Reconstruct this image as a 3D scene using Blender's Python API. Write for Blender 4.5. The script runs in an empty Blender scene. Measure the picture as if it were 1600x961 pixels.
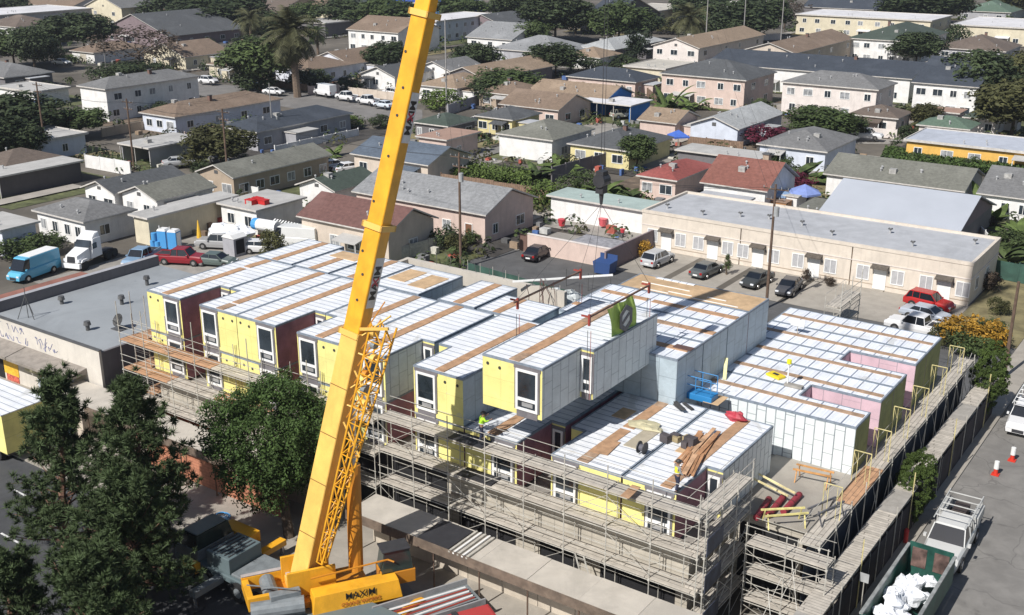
import bpy, math, random
from mathutils import Vector, Matrix
R = math.radians
S = bpy.context.scene
COL = S.collection
# ---------------------------------------------------------------- camera, sky, sun
CAMH = 36.0
cam_d = bpy.data.cameras.new('camera'); cam = bpy.data.objects.new('camera', cam_d); COL.objects.link(cam)
FPX = 1751.0; PITCH = math.atan(615 / 1751.0); YAW = R(35)
cam.location = (0, 0, CAMH); cam.rotation_euler = (R(90) - PITCH, 0, YAW)
cam_d.sensor_width = 36; cam_d.lens = FPX / 1600 * 36; cam_d.clip_start = 0.5; cam_d.clip_end = 3000
S.camera = cam
SUN = Vector((0.13, 1.0, -1.0)).normalized()
w = bpy.data.worlds.new('World'); S.world = w; w.use_nodes = True
nt = w.node_tree; bg = nt.nodes['Background']
sky = nt.nodes.new('ShaderNodeTexSky'); sky.sky_type = 'NISHITA'; sky.sun_disc = False
sky.sun_elevation = math.asin(-SUN.z); sky.sun_rotation = R(180) + math.atan2(0.13, 1.0)
nt.links.new(sky.outputs[0], bg.inputs[0]); bg.inputs[1].default_value = 0.070
sl = bpy.data.lights.new('sun', 'SUN'); so = bpy.data.objects.new('sun', sl); COL.objects.link(so)
sl.energy = 5.0; sl.angle = R(0.53); sl.color = (1.0, 0.965, 0.92)
so.rotation_euler = SUN.to_track_quat('-Z', 'Y').to_euler()
S.view_settings.view_transform = 'Standard'; S.view_settings.look = 'None'
S.view_settings.exposure = 0.12; S.view_settings.gamma = 1.0; S.view_settings.use_curve_mapping = False
rnd = random.Random(7)
HAZE = 0.00016

# ---------------------------------------------------------------- survey helpers (photo pixel + height -> point in the place)
_cp, _sp, _cy, _sy = math.cos(PITCH), math.sin(PITCH), math.cos(YAW), math.sin(YAW)
def ray(u, v):
    x = u - 800; y = v - 480.5; F = FPX * _cp - y * _sp; D = FPX * _sp + y * _cp
    return (-_sy * F + _cy * x, _cy * F + _sy * x, -D)
def un(u, v, z=0.0):
    d = ray(u, v); t = (CAMH - z) / -d[2]
    return (d[0] * t, d[1] * t)
def unXY(u, v, X=None, Y=None):
    d = ray(u, v); t = X / d[0] if X is not None else Y / d[1]
    return (d[0] * t, d[1] * t, CAMH + d[2] * t)

# ---------------------------------------------------------------- materials
MATS = {}
def mat(name, col, rough=0.8, var=0.12, scale=1.5, metal=0.0, bump=0.0, kind=None, p=None, var2=0.0, spec=None):
    if name in MATS: return MATS[name]
    m = bpy.data.materials.new(name); m.use_nodes = True; MATS[name] = m
    t = m.node_tree; N = t.nodes; L = t.links
    b = N['Principled BSDF']; b.inputs['Roughness'].default_value = rough; b.inputs['Metallic'].default_value = metal
    if spec is not None: b.inputs['Specular IOR Level'].default_value = spec
    tc = N.new('ShaderNodeTexCoord'); oi = N.new('ShaderNodeObjectInfo')
    def math_(op, a, bb=None, c=None):
        n = N.new('ShaderNodeMath'); n.operation = op
        for i, x in enumerate((a, bb, c)):
            if x is None: continue
            if isinstance(x, (int, float)): n.inputs[i].default_value = x
            else: L.new(x, n.inputs[i])
        return n.outputs[0]
    def noise(sc, det=4, dist=0.0, vec=None, rg=0.6):
        n = N.new('ShaderNodeTexNoise'); n.inputs['Scale'].default_value = sc; n.inputs['Detail'].default_value = det
        n.inputs['Distortion'].default_value = dist; n.inputs['Roughness'].default_value = rg
        L.new(vec if vec is not None else tc.outputs['Object'], n.inputs['Vector']); return n.outputs[0]
    def mix(f, a, bcol, mode='MIX'):
        n = N.new('ShaderNodeMix'); n.data_type = 'RGBA'; n.blend_type = mode
        if isinstance(f, (int, float)): n.inputs[0].default_value = f
        else: L.new(f, n.inputs[0])
        for i, x in ((6, a), (7, bcol)):
            if isinstance(x, (tuple, list)): n.inputs[i].default_value = (*x[:3], 1)
            else: L.new(x, n.inputs[i])
        return n.outputs[2]
    # offset the pattern per object so that copies differ
    off = N.new('ShaderNodeVectorMath'); off.operation = 'ADD'
    L.new(tc.outputs['Object'], off.inputs[0])
    cx = N.new('ShaderNodeCombineXYZ'); rr = math_('MULTIPLY', oi.outputs['Random'], 37.0); L.new(rr, cx.inputs[0]); L.new(rr, cx.inputs[1])
    L.new(cx.outputs[0], off.inputs[1]); ov = off.outputs[0]
    n1 = noise(scale, 6, 0.3, ov)
    lo = tuple(max(0, c * (1 - var * 1.6)) for c in col); hi = tuple(min(1, c * (1 + var * 1.2)) for c in col)
    ramp = N.new('ShaderNodeMapRange'); ramp.inputs[1].default_value = 0.34; ramp.inputs[2].default_value = 0.66; L.new(n1, ramp.inputs[0])
    c = mix(ramp.outputs[0], lo, hi)
    sep = N.new('ShaderNodeSeparateXYZ'); L.new(tc.outputs['Object'], sep.inputs[0])
    X, Y, Z = sep.outputs
    def line(axis, period, width, offs=0.0):       # 1 on a thin seam line
        a = math_('ADD', axis, offs + 1000 * period); f = math_('PINGPONG', a, period / 2)
        return math_('LESS_THAN', f, width / 2)
    if kind == 'shingle':
        row = line(Y, 0.45, 0.07); row2 = line(X, 0.45, 0.07)
        c = mix(math_('MULTIPLY', row, 0.12), c, (0.02, 0.02, 0.02)); c = mix(math_('MULTIPLY', row2, 0.06), c, (0.02, 0.02, 0.02))
        fine = noise(9, 3, 0, ov); c = mix(math_('MULTIPLY', math_('SUBTRACT', fine, 0.3), 0.25), c, tuple(x * 0.6 for x in col))
        big = noise(0.18, 3, 0, ov); mr = N.new('ShaderNodeMapRange'); mr.inputs[1].default_value = 0.5; mr.inputs[2].default_value = 0.75; L.new(big, mr.inputs[0])
        c = mix(math_('MULTIPLY', mr.outputs[0], 0.45), c, tuple(min(1, x * 1.5 + 0.03) for x in col)); big = noise(0.35, 5, 1.5, ov, .7); mr = N.new('ShaderNodeMapRange'); mr.inputs[1].default_value = 0.55; mr.inputs[2].default_value = 0.68; L.new(big, mr.inputs[0]); c = mix(math_('MULTIPLY', mr.outputs[0], 0.35), c, tuple(x * .6 for x in col))
    if kind == 'stucco':
        st = N.new('ShaderNodeVectorMath'); st.operation = 'MULTIPLY'; L.new(ov, st.inputs[0]); st.inputs[1].default_value = (1.6, 1.6, 0.18)
        s = noise(1.6, 5, 0, st.outputs[0]); mr = N.new('ShaderNodeMapRange'); mr.inputs[1].default_value = 0.52; mr.inputs[2].default_value = 0.78; L.new(s, mr.inputs[0])
        c = mix(math_('MULTIPLY', mr.outputs[0], 0.35), c, tuple(x * 0.55 for x in col))
    if kind == 'patch':      # big irregular stains (flat roofs, roads)
        s = noise(0.12, 5, 1.0, ov, 0.7); mr = N.new('ShaderNodeMapRange'); mr.inputs[1].default_value = 0.48; mr.inputs[2].default_value = 0.62; L.new(s, mr.inputs[0])
        c = mix(math_('MULTIPLY', mr.outputs[0], 0.45), c, tuple(x * 0.66 for x in col))
        s = noise(0.9, 5, 0.5, ov, 0.7); mr = N.new('ShaderNodeMapRange'); mr.inputs[1].default_value = 0.62; mr.inputs[2].default_value = 0.7; L.new(s, mr.inputs[0])
        c = mix(math_('MULTIPLY', mr.outputs[0], 0.25), c, tuple(x * 0.5 for x in col))
    if kind == 'crack':
        s = noise(0.12, 5, 1.0, ov, 0.7); mr = N.new('ShaderNodeMapRange'); mr.inputs[1].default_value = 0.48; mr.inputs[2].default_value = 0.62; L.new(s, mr.inputs[0])
        c = mix(math_('MULTIPLY', mr.outputs[0], 0.35), c, tuple(x * 0.7 for x in col))
        vo = N.new('ShaderNodeTexVoronoi'); vo.feature = 'DISTANCE_TO_EDGE'; vo.inputs['Scale'].default_value = 0.22
        dn = N.new('ShaderNodeTexNoise'); dn.inputs['Scale'].default_value = 0.8; L.new(tc.outputs['Object'], dn.inputs['Vector']); dv = N.new('ShaderNodeVectorMath'); dv.operation = 'SCALE'; dv.inputs['Scale'].default_value = 1.6; L.new(dn.outputs[1], dv.inputs[0])
        av = N.new('ShaderNodeVectorMath'); av.operation = 'ADD'; L.new(tc.outputs['Object'], av.inputs[0]); L.new(dv.outputs[0], av.inputs[1]); L.new(av.outputs[0], vo.inputs['Vector'])
        c = mix(math_('MULTIPLY', math_('LESS_THAN', vo.outputs[0], 0.009), 0.3), c, (0.03, 0.03, 0.03))
        s = noise(0.5, 4, 0.8, ov, 0.6); mr = N.new('ShaderNodeMapRange'); mr.inputs[1].default_value = 0.64; mr.inputs[2].default_value = 0.7; L.new(s, mr.inputs[0])
        c = mix(math_('MULTIPLY', mr.outputs[0], 0.5), c, tuple(x * 0.4 for x in col))
    if kind == 'membrane':   # reflective roof wrap laid in strips across the module, seams, creases, dirty patches
        per, wd, strength = p
        s1 = line(Y, per, wd); c = mix(math_('MULTIPLY', s1, strength), c, (0.15, 0.18, 0.24))
        s2 = line(Y, per / 2, wd * 0.6, per * 0.21); c = mix(math_('MULTIPLY', s2, strength * 0.25), c, (0.3, 0.36, 0.45))
        st = N.new('ShaderNodeVectorMath'); st.operation = 'MULTIPLY'; L.new(ov, st.inputs[0]); st.inputs[1].default_value = (0.25, 3.0, 1)
        s = noise(1.3, 5, 0.4, st.outputs[0]); mr = N.new('ShaderNodeMapRange'); mr.inputs[1].default_value = 0.45; mr.inputs[2].default_value = 0.72; L.new(s, mr.inputs[0])
        c = mix(math_('MULTIPLY', mr.outputs[0], 0.6), c, (0.58, 0.62, 0.69))
        s = noise(0.35, 4, 1.2, ov); mr = N.new('ShaderNodeMapRange'); mr.inputs[1].default_value = 0.60; mr.inputs[2].default_value = 0.67; L.new(s, mr.inputs[0])
        c = mix(math_('MULTIPLY', mr.outputs[0], 0.5), c, (0.47, 0.46, 0.42))
    if kind == 'wrap':       # wall wrap: vertical studs telegraphing, staggered horizontal seams
        per, wd, strength = p
        a = math_('ADD', X, Y); s1 = line(a, per, wd); c = mix(math_('MULTIPLY', s1, strength), c, (0.10, 0.13, 0.16))
        cell = math_('FLOOR', math_('DIVIDE', a, per)); h = math_('FRACT', math_('MULTIPLY', cell, 0.371))
        zz = math_('ADD', Z, math_('MULTIPLY', h, 1.1)); s2 = line(zz, 1.25, wd * 0.8); c = mix(math_('MULTIPLY', s2, strength * 0.7), c, (0.10, 0.13, 0.16))
        s = noise(0.8, 5, 0.6, ov); mr = N.new('ShaderNodeMapRange'); mr.inputs[1].default_value = 0.45; mr.inputs[2].default_value = 0.7; L.new(s, mr.inputs[0])
        c = mix(math_('MULTIPLY', mr.outputs[0], 0.4), c, tuple(x * 0.72 for x in col))
    if kind == 'sheath':     # gypsum sheathing, faint joints and tape
        s1 = line(math_('ADD', X, Y), 1.22, 0.05); s2 = line(Z, 1.22, 0.05)
        c = mix(math_('MULTIPLY', math_('MAXIMUM', s1, s2), 0.22), c, tuple(x * 0.4 for x in col))
        s = noise(1.4, 4, 0.2, ov); mr = N.new('ShaderNodeMapRange'); mr.inputs[1].default_value = 0.66; mr.inputs[2].default_value = 0.7; L.new(s, mr.inputs[0])
        c = mix(math_('MULTIPLY', mr.outputs[0], 0.35), c, (0.55, 0.53, 0.42))
    if kind == 'planks':
        per, = p or (0.25,)
        s1 = line(Y, per, 0.03); s2 = line(math_('ADD', X, math_('MULTIPLY', math_('FLOOR', math_('DIVIDE', Y, per)), 1.37)), 2.6, 0.05)
        cell = N.new('ShaderNodeTexWhiteNoise'); cc = N.new('ShaderNodeCombineXYZ')
        L.new(math_('FLOOR', math_('DIVIDE', Y, per)), cc.inputs[0]); L.new(math_('FLOOR', math_('DIVIDE', X, 2.6)), cc.inputs[1]); L.new(cc.outputs[0], cell.inputs[0])
        c = mix(math_('MULTIPLY', cell.outputs[0], 0.45), c, tuple(x * 0.55 for x in col))
        c = mix(math_('MULTIPLY', math_('MAXIMUM', s1, s2), 0.7), c, (0.04, 0.035, 0.03))
    if kind == 'brick':
        bt = N.new('ShaderNodeTexBrick'); bt.inputs['Scale'].default_value = 1.0; bt.inputs['Brick Width'].default_value = 0.6; bt.inputs['Row Height'].default_value = 0.22; bt.inputs['Mortar Size'].default_value = 0.02
        cc = N.new('ShaderNodeCombineXYZ'); L.new(math_('ADD', X, Y), cc.inputs[0]); L.new(Z, cc.inputs[1]); L.new(cc.outputs[0], bt.inputs[0])
        c = mix(math_('MULTIPLY', bt.outputs['Fac'], 0.5), c, tuple(x * 0.45 for x in col))
    if kind == 'corrug':
        s1 = line(math_('ADD', X, Y), 0.3, 0.11); c = mix(math_('MULTIPLY', s1, 0.45), c, tuple(x * 0.4 for x in col))
    if kind == 'siding':
        s1 = line(Z, 0.3, 0.05); c = mix(math_('MULTIPLY', s1, 0.45), c, tuple(x * 0.35 for x in col))
        s2 = line(math_('ADD', X, Y), 2.44, 0.05); c = mix(math_('MULTIPLY', s2, 0.5), c, tuple(x * 0.35 for x in col))
    if kind == 'leaf':
        per = math_('MULTIPLY', oi.outputs['Random'], 0.35); c = mix(per, c, tuple(x * 0.6 for x in col))
        g = N.new('ShaderNodeNewGeometry'); rn = math_('MULTIPLY', g.outputs['Random Per Island'], 0.65); c = mix(rn, c, (col[0] * 0.45, col[1] * 0.5, col[2] * 0.5))
        b.inputs['Specular IOR Level'].default_value = 0.25
    L.new(c, b.inputs['Base Color'])
    if bump:
        bn = N.new('ShaderNodeBump'); bn.inputs['Strength'].default_value = bump; bn.inputs['Distance'].default_value = 0.05
        L.new(noise(scale * 6, 4, 0, ov), bn.inputs['Height']); L.new(bn.outputs[0], b.inputs['Normal'])
    return m
def shingle(n, c): return mat('shingle_' + n, c, 0.9, 0.14, 2.5, kind='shingle', bump=0.3)
def stucco(n, c): return mat('stucco_' + n, c, 0.85, 0.06, 0.8, kind='stucco', bump=0.15)
def flatroof(n, c): return mat('flatroof_' + n, c, 0.8, 0.06, 0.7, kind='patch', bump=0.1)
def paint(n, c, r=0.28, m=0.0): return mat('paint_' + n, c, r, 0.03, 0.6, metal=m)
def plain(n, c, r=0.7, v=0.1, s=2.0, m=0.0): return mat('plain_' + n, c, r, v, s, metal=m)
GLASS = mat('dark_glass', (0.03, 0.04, 0.05), 0.08, 0.3, 0.7, spec=0.8)
GLASS2 = mat('curtained_glass', (0.30, 0.31, 0.32), 0.15, 0.3, 1.2, spec=0.7)
WHITE = plain('white_frame', (0.78, 0.78, 0.76), 0.5, 0.03)
DGREY = plain('dark_trim', (0.10, 0.10, 0.10), 0.6, 0.1)
RUBBER = plain('rubber', (0.02, 0.02, 0.02), 0.8)
CHROME = plain('chrome', (0.55, 0.55, 0.56), 0.25, 0.02, m=0.9)
WOODP = mat('timber_pole', (0.13, 0.085, 0.06), 0.9, 0.2, 2.0)
SH = {k: shingle(k, v) for k, v in dict(
    brown=(0.20, 0.145, 0.105), tan=(0.27, 0.20, 0.14), dbrown=(0.135, 0.105, 0.085), grey=(0.165, 0.165, 0.165), dgrey=(0.085, 0.09, 0.095),
    slate=(0.045, 0.055, 0.072), olive=(0.165, 0.165, 0.14), green=(0.10, 0.15, 0.11), dgreen=(0.055, 0.075, 0.06), red=(0.26, 0.07, 0.06), rbrown=(0.21, 0.085, 0.065),
    maroon=(0.15, 0.075, 0.065), lgrey=(0.36, 0.37, 0.37), blue=(0.09, 0.115, 0.15), mgrey=(0.24, 0.245, 0.25)).items()}
SH.update({k: flatroof(k, v) for k, v in dict(white=(0.66, 0.65, 0.66), pale=(0.44, 0.43, 0.41), pblue=(0.44, 0.47, 0.53), mint=(0.36, 0.44, 0.41),
    pinktan=(0.36, 0.235, 0.18), cream_r=(0.5, 0.47, 0.41), metal=(0.46, 0.48, 0.52), bblue=(0.04, 0.10, 0.42), greyflat=(0.42, 0.43, 0.45)).items()})
ST = {k: stucco(k, v) for k, v in dict(
    white=(0.74, 0.73, 0.71), cream=(0.62, 0.56, 0.42), pink=(0.60, 0.47, 0.41), beige=(0.56, 0.48, 0.40), tan=(0.40, 0.32, 0.24), grey=(0.36, 0.36, 0.38),
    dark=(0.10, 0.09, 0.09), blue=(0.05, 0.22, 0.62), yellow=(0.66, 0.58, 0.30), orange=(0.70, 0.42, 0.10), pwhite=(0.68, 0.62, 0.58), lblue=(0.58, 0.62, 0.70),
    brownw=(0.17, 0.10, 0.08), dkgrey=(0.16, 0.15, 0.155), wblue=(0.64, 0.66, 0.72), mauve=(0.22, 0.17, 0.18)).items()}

# ---------------------------------------------------------------- object helpers
def tag(o, label=None, cat=None, group=None, kind=None):
    if label: o['label'] = label
    if cat: o['category'] = cat
    if group: o['group'] = group
    if kind: o['kind'] = kind
    return o
def thing(name, label, cat, loc=(0, 0, 0), rz=0.0, group=None):
    o = bpy.data.objects.new(name, None); COL.objects.link(o); o.location = loc; o.rotation_euler = (0, 0, rz)
    o.empty_display_size = 0.5
    return tag(o, label, cat, group)
def dup(o, loc=None, rz=None, label=None, group=None, parent=None):
    c = o.copy(); COL.objects.link(c)
    if parent: c.parent = parent
    for ch in o.children: dup(ch, parent=c)
    if loc is not None: c.location = loc
    if rz is not None: c.rotation_euler = (0, 0, rz)
    if label: c['label'] = label
    if group: c['group'] = group
    return c
class MB:
    def __init__(s): s.v = []; s.f = []; s.m = []; s.mats = []
    def mi(s, m):
        if m not in s.mats: s.mats.append(m)
        return s.mats.index(m)
    def face(s, pts, m):
        i = len(s.v); s.v.extend([tuple(p) for p in pts]); s.f.append(tuple(range(i, i + len(pts)))); s.m.append(s.mi(m))
    def box(s, x0, x1, y0, y1, z0, z1, m, top=None):
        k = s.mi(m); i = len(s.v)
        s.v += [(x0, y0, z0), (x1, y0, z0), (x1, y1, z0), (x0, y1, z0), (x0, y0, z1), (x1, y0, z1), (x1, y1, z1), (x0, y1, z1)]
        F = [(0, 3, 2, 1), (4, 5, 6, 7), (0, 1, 5, 4), (1, 2, 6, 5), (2, 3, 7, 6), (3, 0, 4, 7)]
        for j, f in enumerate(F):
            s.f.append(tuple(i + q for q in f)); s.m.append(s.mi(top) if (top and j == 1) else k)
        return s
    def hexa(s, b, t, m):         # bottom quad (ccw from above) and top quad
        k = s.mi(m); i = len(s.v); s.v += [tuple(p) for p in b] + [tuple(p) for p in t]
        for f in [(0, 3, 2, 1), (4, 5, 6, 7), (0, 1, 5, 4), (1, 2, 6, 5), (2, 3, 7, 6), (3, 0, 4, 7)]:
            s.f.append(tuple(i + q for q in f)); s.m.append(k)
    def prism(s, poly, z0, z1, m, top=None):
        n = len(poly); k = s.mi(m); i = len(s.v)
        s.v += [(p[0], p[1], z0) for p in poly] + [(p[0], p[1], z1) for p in poly]
        s.f.append(tuple(i + q for q in range(n))[::-1]); s.m.append(k)
        s.f.append(tuple(i + n + q for q in range(n))); s.m.append(s.mi(top) if top else k)
        for q in range(n):
            r = (q + 1) % n; s.f.append((i + q, i + r, i + n + r, i + n + q)); s.m.append(k)
    def tube(s, a, b, r0, r1=None, m=None, n=6, cap=True):
        a = Vector(a); b = Vector(b); r1 = r0 if r1 is None else r1; d = b - a
        if d.length < 1e-6: return
        d.normalize(); u = d.orthogonal().normalized(); w_ = d.cross(u); k = s.mi(m); i = len(s.v)
        for (c, r) in ((a, r0), (b, r1)):
            for q in range(n):
                t = 2 * math.pi * q / n; s.v.append(tuple(c + u * math.cos(t) * r + w_ * math.sin(t) * r))
        for q in range(n):
            e = (q + 1) % n; s.f.append((i + q, i + e, i + n + e, i + n + q)); s.m.append(k)
        if cap: s.f.append(tuple(i + q for q in range(n))[::-1]); s.m.append(k); s.f.append(tuple(i + n + q for q in range(n))); s.m.append(k)
    def path(s, pts, r, m, n=5):
        for a, b in zip(pts, pts[1:]): s.tube(a, b, r, r, m, n)
    def bar(s, a, b, wx, wz, m):   # rectangular bar from a to b
        a = Vector(a); b = Vector(b); d = (b - a).normalized(); up = Vector((0, 0, 1))
        if abs(d.z) > 0.95: up = Vector((0, 1, 0))
        sd = d.cross(up).normalized() * wx / 2; uu = sd.cross(d).normalized() * wz / 2
        k = s.mi(m); i = len(s.v)
        for c in (a, b): s.v += [tuple(c - sd - uu), tuple(c + sd - uu), tuple(c + sd + uu), tuple(c - sd + uu)]
        for f in [(0, 1, 2, 3), (7, 6, 5, 4), (0, 4, 5, 1), (1, 5, 6, 2), (2, 6, 7, 3), (3, 7, 4, 0)]: s.f.append(tuple(i + q for q in f)); s.m.append(k)
    def build(s, name, parent=None, origin=(0, 0, 0), smooth=False, bevel=0.0):
        me = bpy.data.meshes.new(name); ox, oy, oz = origin
        me.from_pydata([(x - ox, y - oy, z - oz) for x, y, z in s.v], [], s.f)
        for m in s.mats: me.materials.append(m)
        me.polygons.foreach_set('material_index', s.m)
        if smooth: me.polygons.foreach_set('use_smooth', [True] * len(me.polygons))
        me.update()
        o = bpy.data.objects.new(name, me); COL.objects.link(o)
        if parent: o.parent = parent
        else: o.location = origin
        if bevel:
            bv = o.modifiers.new('b', 'BEVEL'); bv.width = bevel; bv.segments = 2; bv.limit_method = 'ANGLE'
        return o
def bx(name, parent, x0, x1, y0, y1, z0, z1, m, top=None, bevel=0.0):
    b = MB(); b.box(x0, x1, y0, y1, z0, z1, m, top); return b.build(name, parent, bevel=bevel)
def text_mesh(name, body, size, m, parent, M4, bold=0.0):
    cu = bpy.data.curves.new(name, 'FONT'); cu.body = body; cu.size = size; cu.align_x = 'CENTER'; cu.align_y = 'CENTER'; cu.extrude = 0.006; cu.offset = bold
    tmp = bpy.data.objects.new(name, cu); COL.objects.link(tmp)
    dg = bpy.context.evaluated_depsgraph_get(); dg.update()
    me = bpy.data.meshes.new_from_object(tmp.evaluated_get(dg)); bpy.data.objects.remove(tmp)
    me.materials.clear(); me.materials.append(m); me.name = name
    o = bpy.data.objects.new(name, me); COL.objects.link(o); o.parent = parent; o.matrix_local = M4; return o

# ================================================================ GROUND
g = MB(); g.face([(-900, -200, 0), (400, -200, 0), (400, 1300, 0), (-900, 1300, 0)], mat('ground_earth', (0.125, 0.11, 0.09), 0.95, 0.3, 0.06, kind='patch'))
tag(g.build('ground'), kind='structure')
ASPH = mat('asphalt', (0.062, 0.064, 0.068), 0.9, 0.12, 0.8, kind='patch', bump=0.2)
ASPHL = mat('worn_asphalt', (0.21, 0.20, 0.185), 0.9, 0.10, 0.8, kind='crack', bump=0.2)
CONC = mat('concrete_paving', (0.35, 0.32, 0.275), 0.85, 0.07, 0.9, kind='patch', bump=0.15)
CONCD = mat('old_concrete_paving', (0.30, 0.28, 0.25), 0.85, 0.1, 0.9, kind='patch', bump=0.15)
LAWN = mat('dry_grass', (0.20, 0.17, 0.085), 0.95, 0.25, 0.6, bump=0.5)
GRASS = mat('green_grass', (0.075, 0.11, 0.035), 0.95, 0.3, 0.8, bump=0.5)
def sheet(name, poly, z, m, kind='structure'):
    b = MB(); b.face([(x, y, z) for x, y in poly], m); o = b.build(name); return tag(o, kind=kind)
def rect(x0, x1, y0, y1): return [(x0, y0), (x1, y0), (x1, y1), (x0, y1)]
sheet('road', rect(-14.05, -3.0, -20, 330), 0.012, ASPHL)
sheet('road', rect(-130, -14.06, -20, 38.0), 0.008, ASPH)
def kerbed(name, x0, x1, y0, y1, m, h=0.13):
    b = MB(); b.box(x0, x1, y0, y1, -0.05, h, m); return tag(b.build(name), kind='structure')
kerbed('pavement', -130, -16.2, 38.0, 46.5, CONC)
kerbed('pavement', -16.2, -14.05, 38.0, 230, CONC)
kerbed('pavement', -3.0, 1.0, 20, 330, CONC)
sheet('driveway', rect(-80, -16.25, 82, 100.2), 0.02, mat('dark_drive_asphalt', (0.10, 0.10, 0.10), 0.9, 0.1, 0.7, kind='patch'))
for x0, x1 in ((-57, -51.2), (-50.4, -45.2), (-44.4, -38.4), (-37.8, -22.6)):
    sheet('parking_bay', rect(x0, x1, 100.3, 109.6), 0.024, CONC)
sheet('yard', rect(-104, -80, 62, 90), 0.02, CONCD)
sheet('yard', rect(-80.2, -64.6, 66, 81.9), 0.016, CONCD)
sheet('lawn', rect(-22.5, -16.3, 100.5, 150), 0.026, LAWN)
sheet('yard', rect(-80, -58.5, 100.3, 109.5), 0.02, CONCD)
for (a, b_, c_, d_) in ((-71.0, 33.6, -66.9, 33.2), ):
    pass
# far streets
def px_quad(pts): return [un(u, v, 0) for u, v in pts]
sheet('road', px_quad([(300, 128), (430, 140), (660, 172), (660, 196), (560, 186), (400, 160), (250, 142), (230, 128)]), 0.03, mat('far_asphalt', (0.19, 0.18, 0.17), 0.9, 0.1, 0.3, kind='patch'))
sheet('driveway', px_quad([(380, 300), (470, 275), (560, 262), (600, 300), (470, 330)]), 0.034, CONCD)
sheet('driveway', px_quad([(905, 190), (1000, 195), (985, 215), (890, 208)]), 0.03, CONCD)
sheet('driveway', px_quad([(1330, 205), (1400, 205), (1390, 225), (1320, 225)]), 0.03, CONCD)
sheet('driveway', px_quad([(1536, 395), (1600, 400), (1640, 455), (1545, 425)]), 0.035, ASPHL)
for k, (u0, v0, u1, v1) in enumerate(((20, 766, 66, 790), (0, 834, 34, 853), (140, 905, 166, 922))):
    a = un(u0, v0); b_ = un(u1, v1); m = MB(); m.face([(a[0], a[1], .016), (b_[0], b_[1], .016), (b_[0], b_[1] + .14, .016), (a[0], a[1] + .14, .016)], plain('road_paint', (0.7, 0.7, 0.68), 0.7, 0.2))
    tag(m.build('bay_line'), kind='structure')
# ================================================================ HOUSES
_wc = {}
def window(parent, x, y, z, face, w_, h, glass=None, frame=None, name='window'):
    """face: 'f' looks to -Y, 's' looks to +X; x,y,z = centre of the sill line"""
    glass = glass or GLASS; frame = frame or WHITE
    key = (round(w_, 2), round(h, 2), glass.name, frame.name)
    if key not in _wc:
        t = 0.09; a = MB()
        a.box(-w_/2 - t, w_/2 + t, -0.07, 0.0, -t, 0, frame); a.box(-w_/2 - t, w_/2 + t, -0.07, 0.0, h, h + t, frame)
        a.box(-w_/2 - t, -w_/2, -0.07, 0, 0, h, frame); a.box(w_/2, w_/2 + t, -0.07, 0, 0, h, frame)
        if w_ > 0.8: a.box(-0.03, 0.03, -0.06, -0.01, 0, h, frame)
        b = MB(); b.box(-w_/2, w_/2, -0.035, -0.02, 0, h, glass)
        _wc[key] = [a, b, None, None]
    e = _wc[key]
    if e[2] is None:
        o = e[0].build(name, parent); p = e[1].build('pane', o); e[2] = o.data; e[3] = p.data
    else:
        o = bpy.data.objects.new(name, e[2]); COL.objects.link(o); o.parent = parent
        p = bpy.data.objects.new('pane', e[3]); COL.objects.link(p); p.parent = o
    o.location = (x, y, z); o.rotation_euler = (0, 0, 0 if face == 'f' else R(90))
    return o
def door(parent, x, y, z, face, w_=0.95, h=2.05, m=None, name='door'):
    a = MB(); m = m or WHITE
    a.box(-w_/2, w_/2, -0.05, 0, 0, h, m); a.box(-w_/2 - .08, -w_/2, -.07, 0, 0, h + .08, WHITE); a.box(w_/2, w_/2 + .08, -.07, 0, 0, h + .08, WHITE); a.box(-w_/2, w_/2, -.07, 0, h, h + .08, WHITE)
    o = a.build(name, parent); o.location = (x, y, z); o.rotation_euler = (0, 0, 0 if face == 'f' else R(90)); return o
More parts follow.
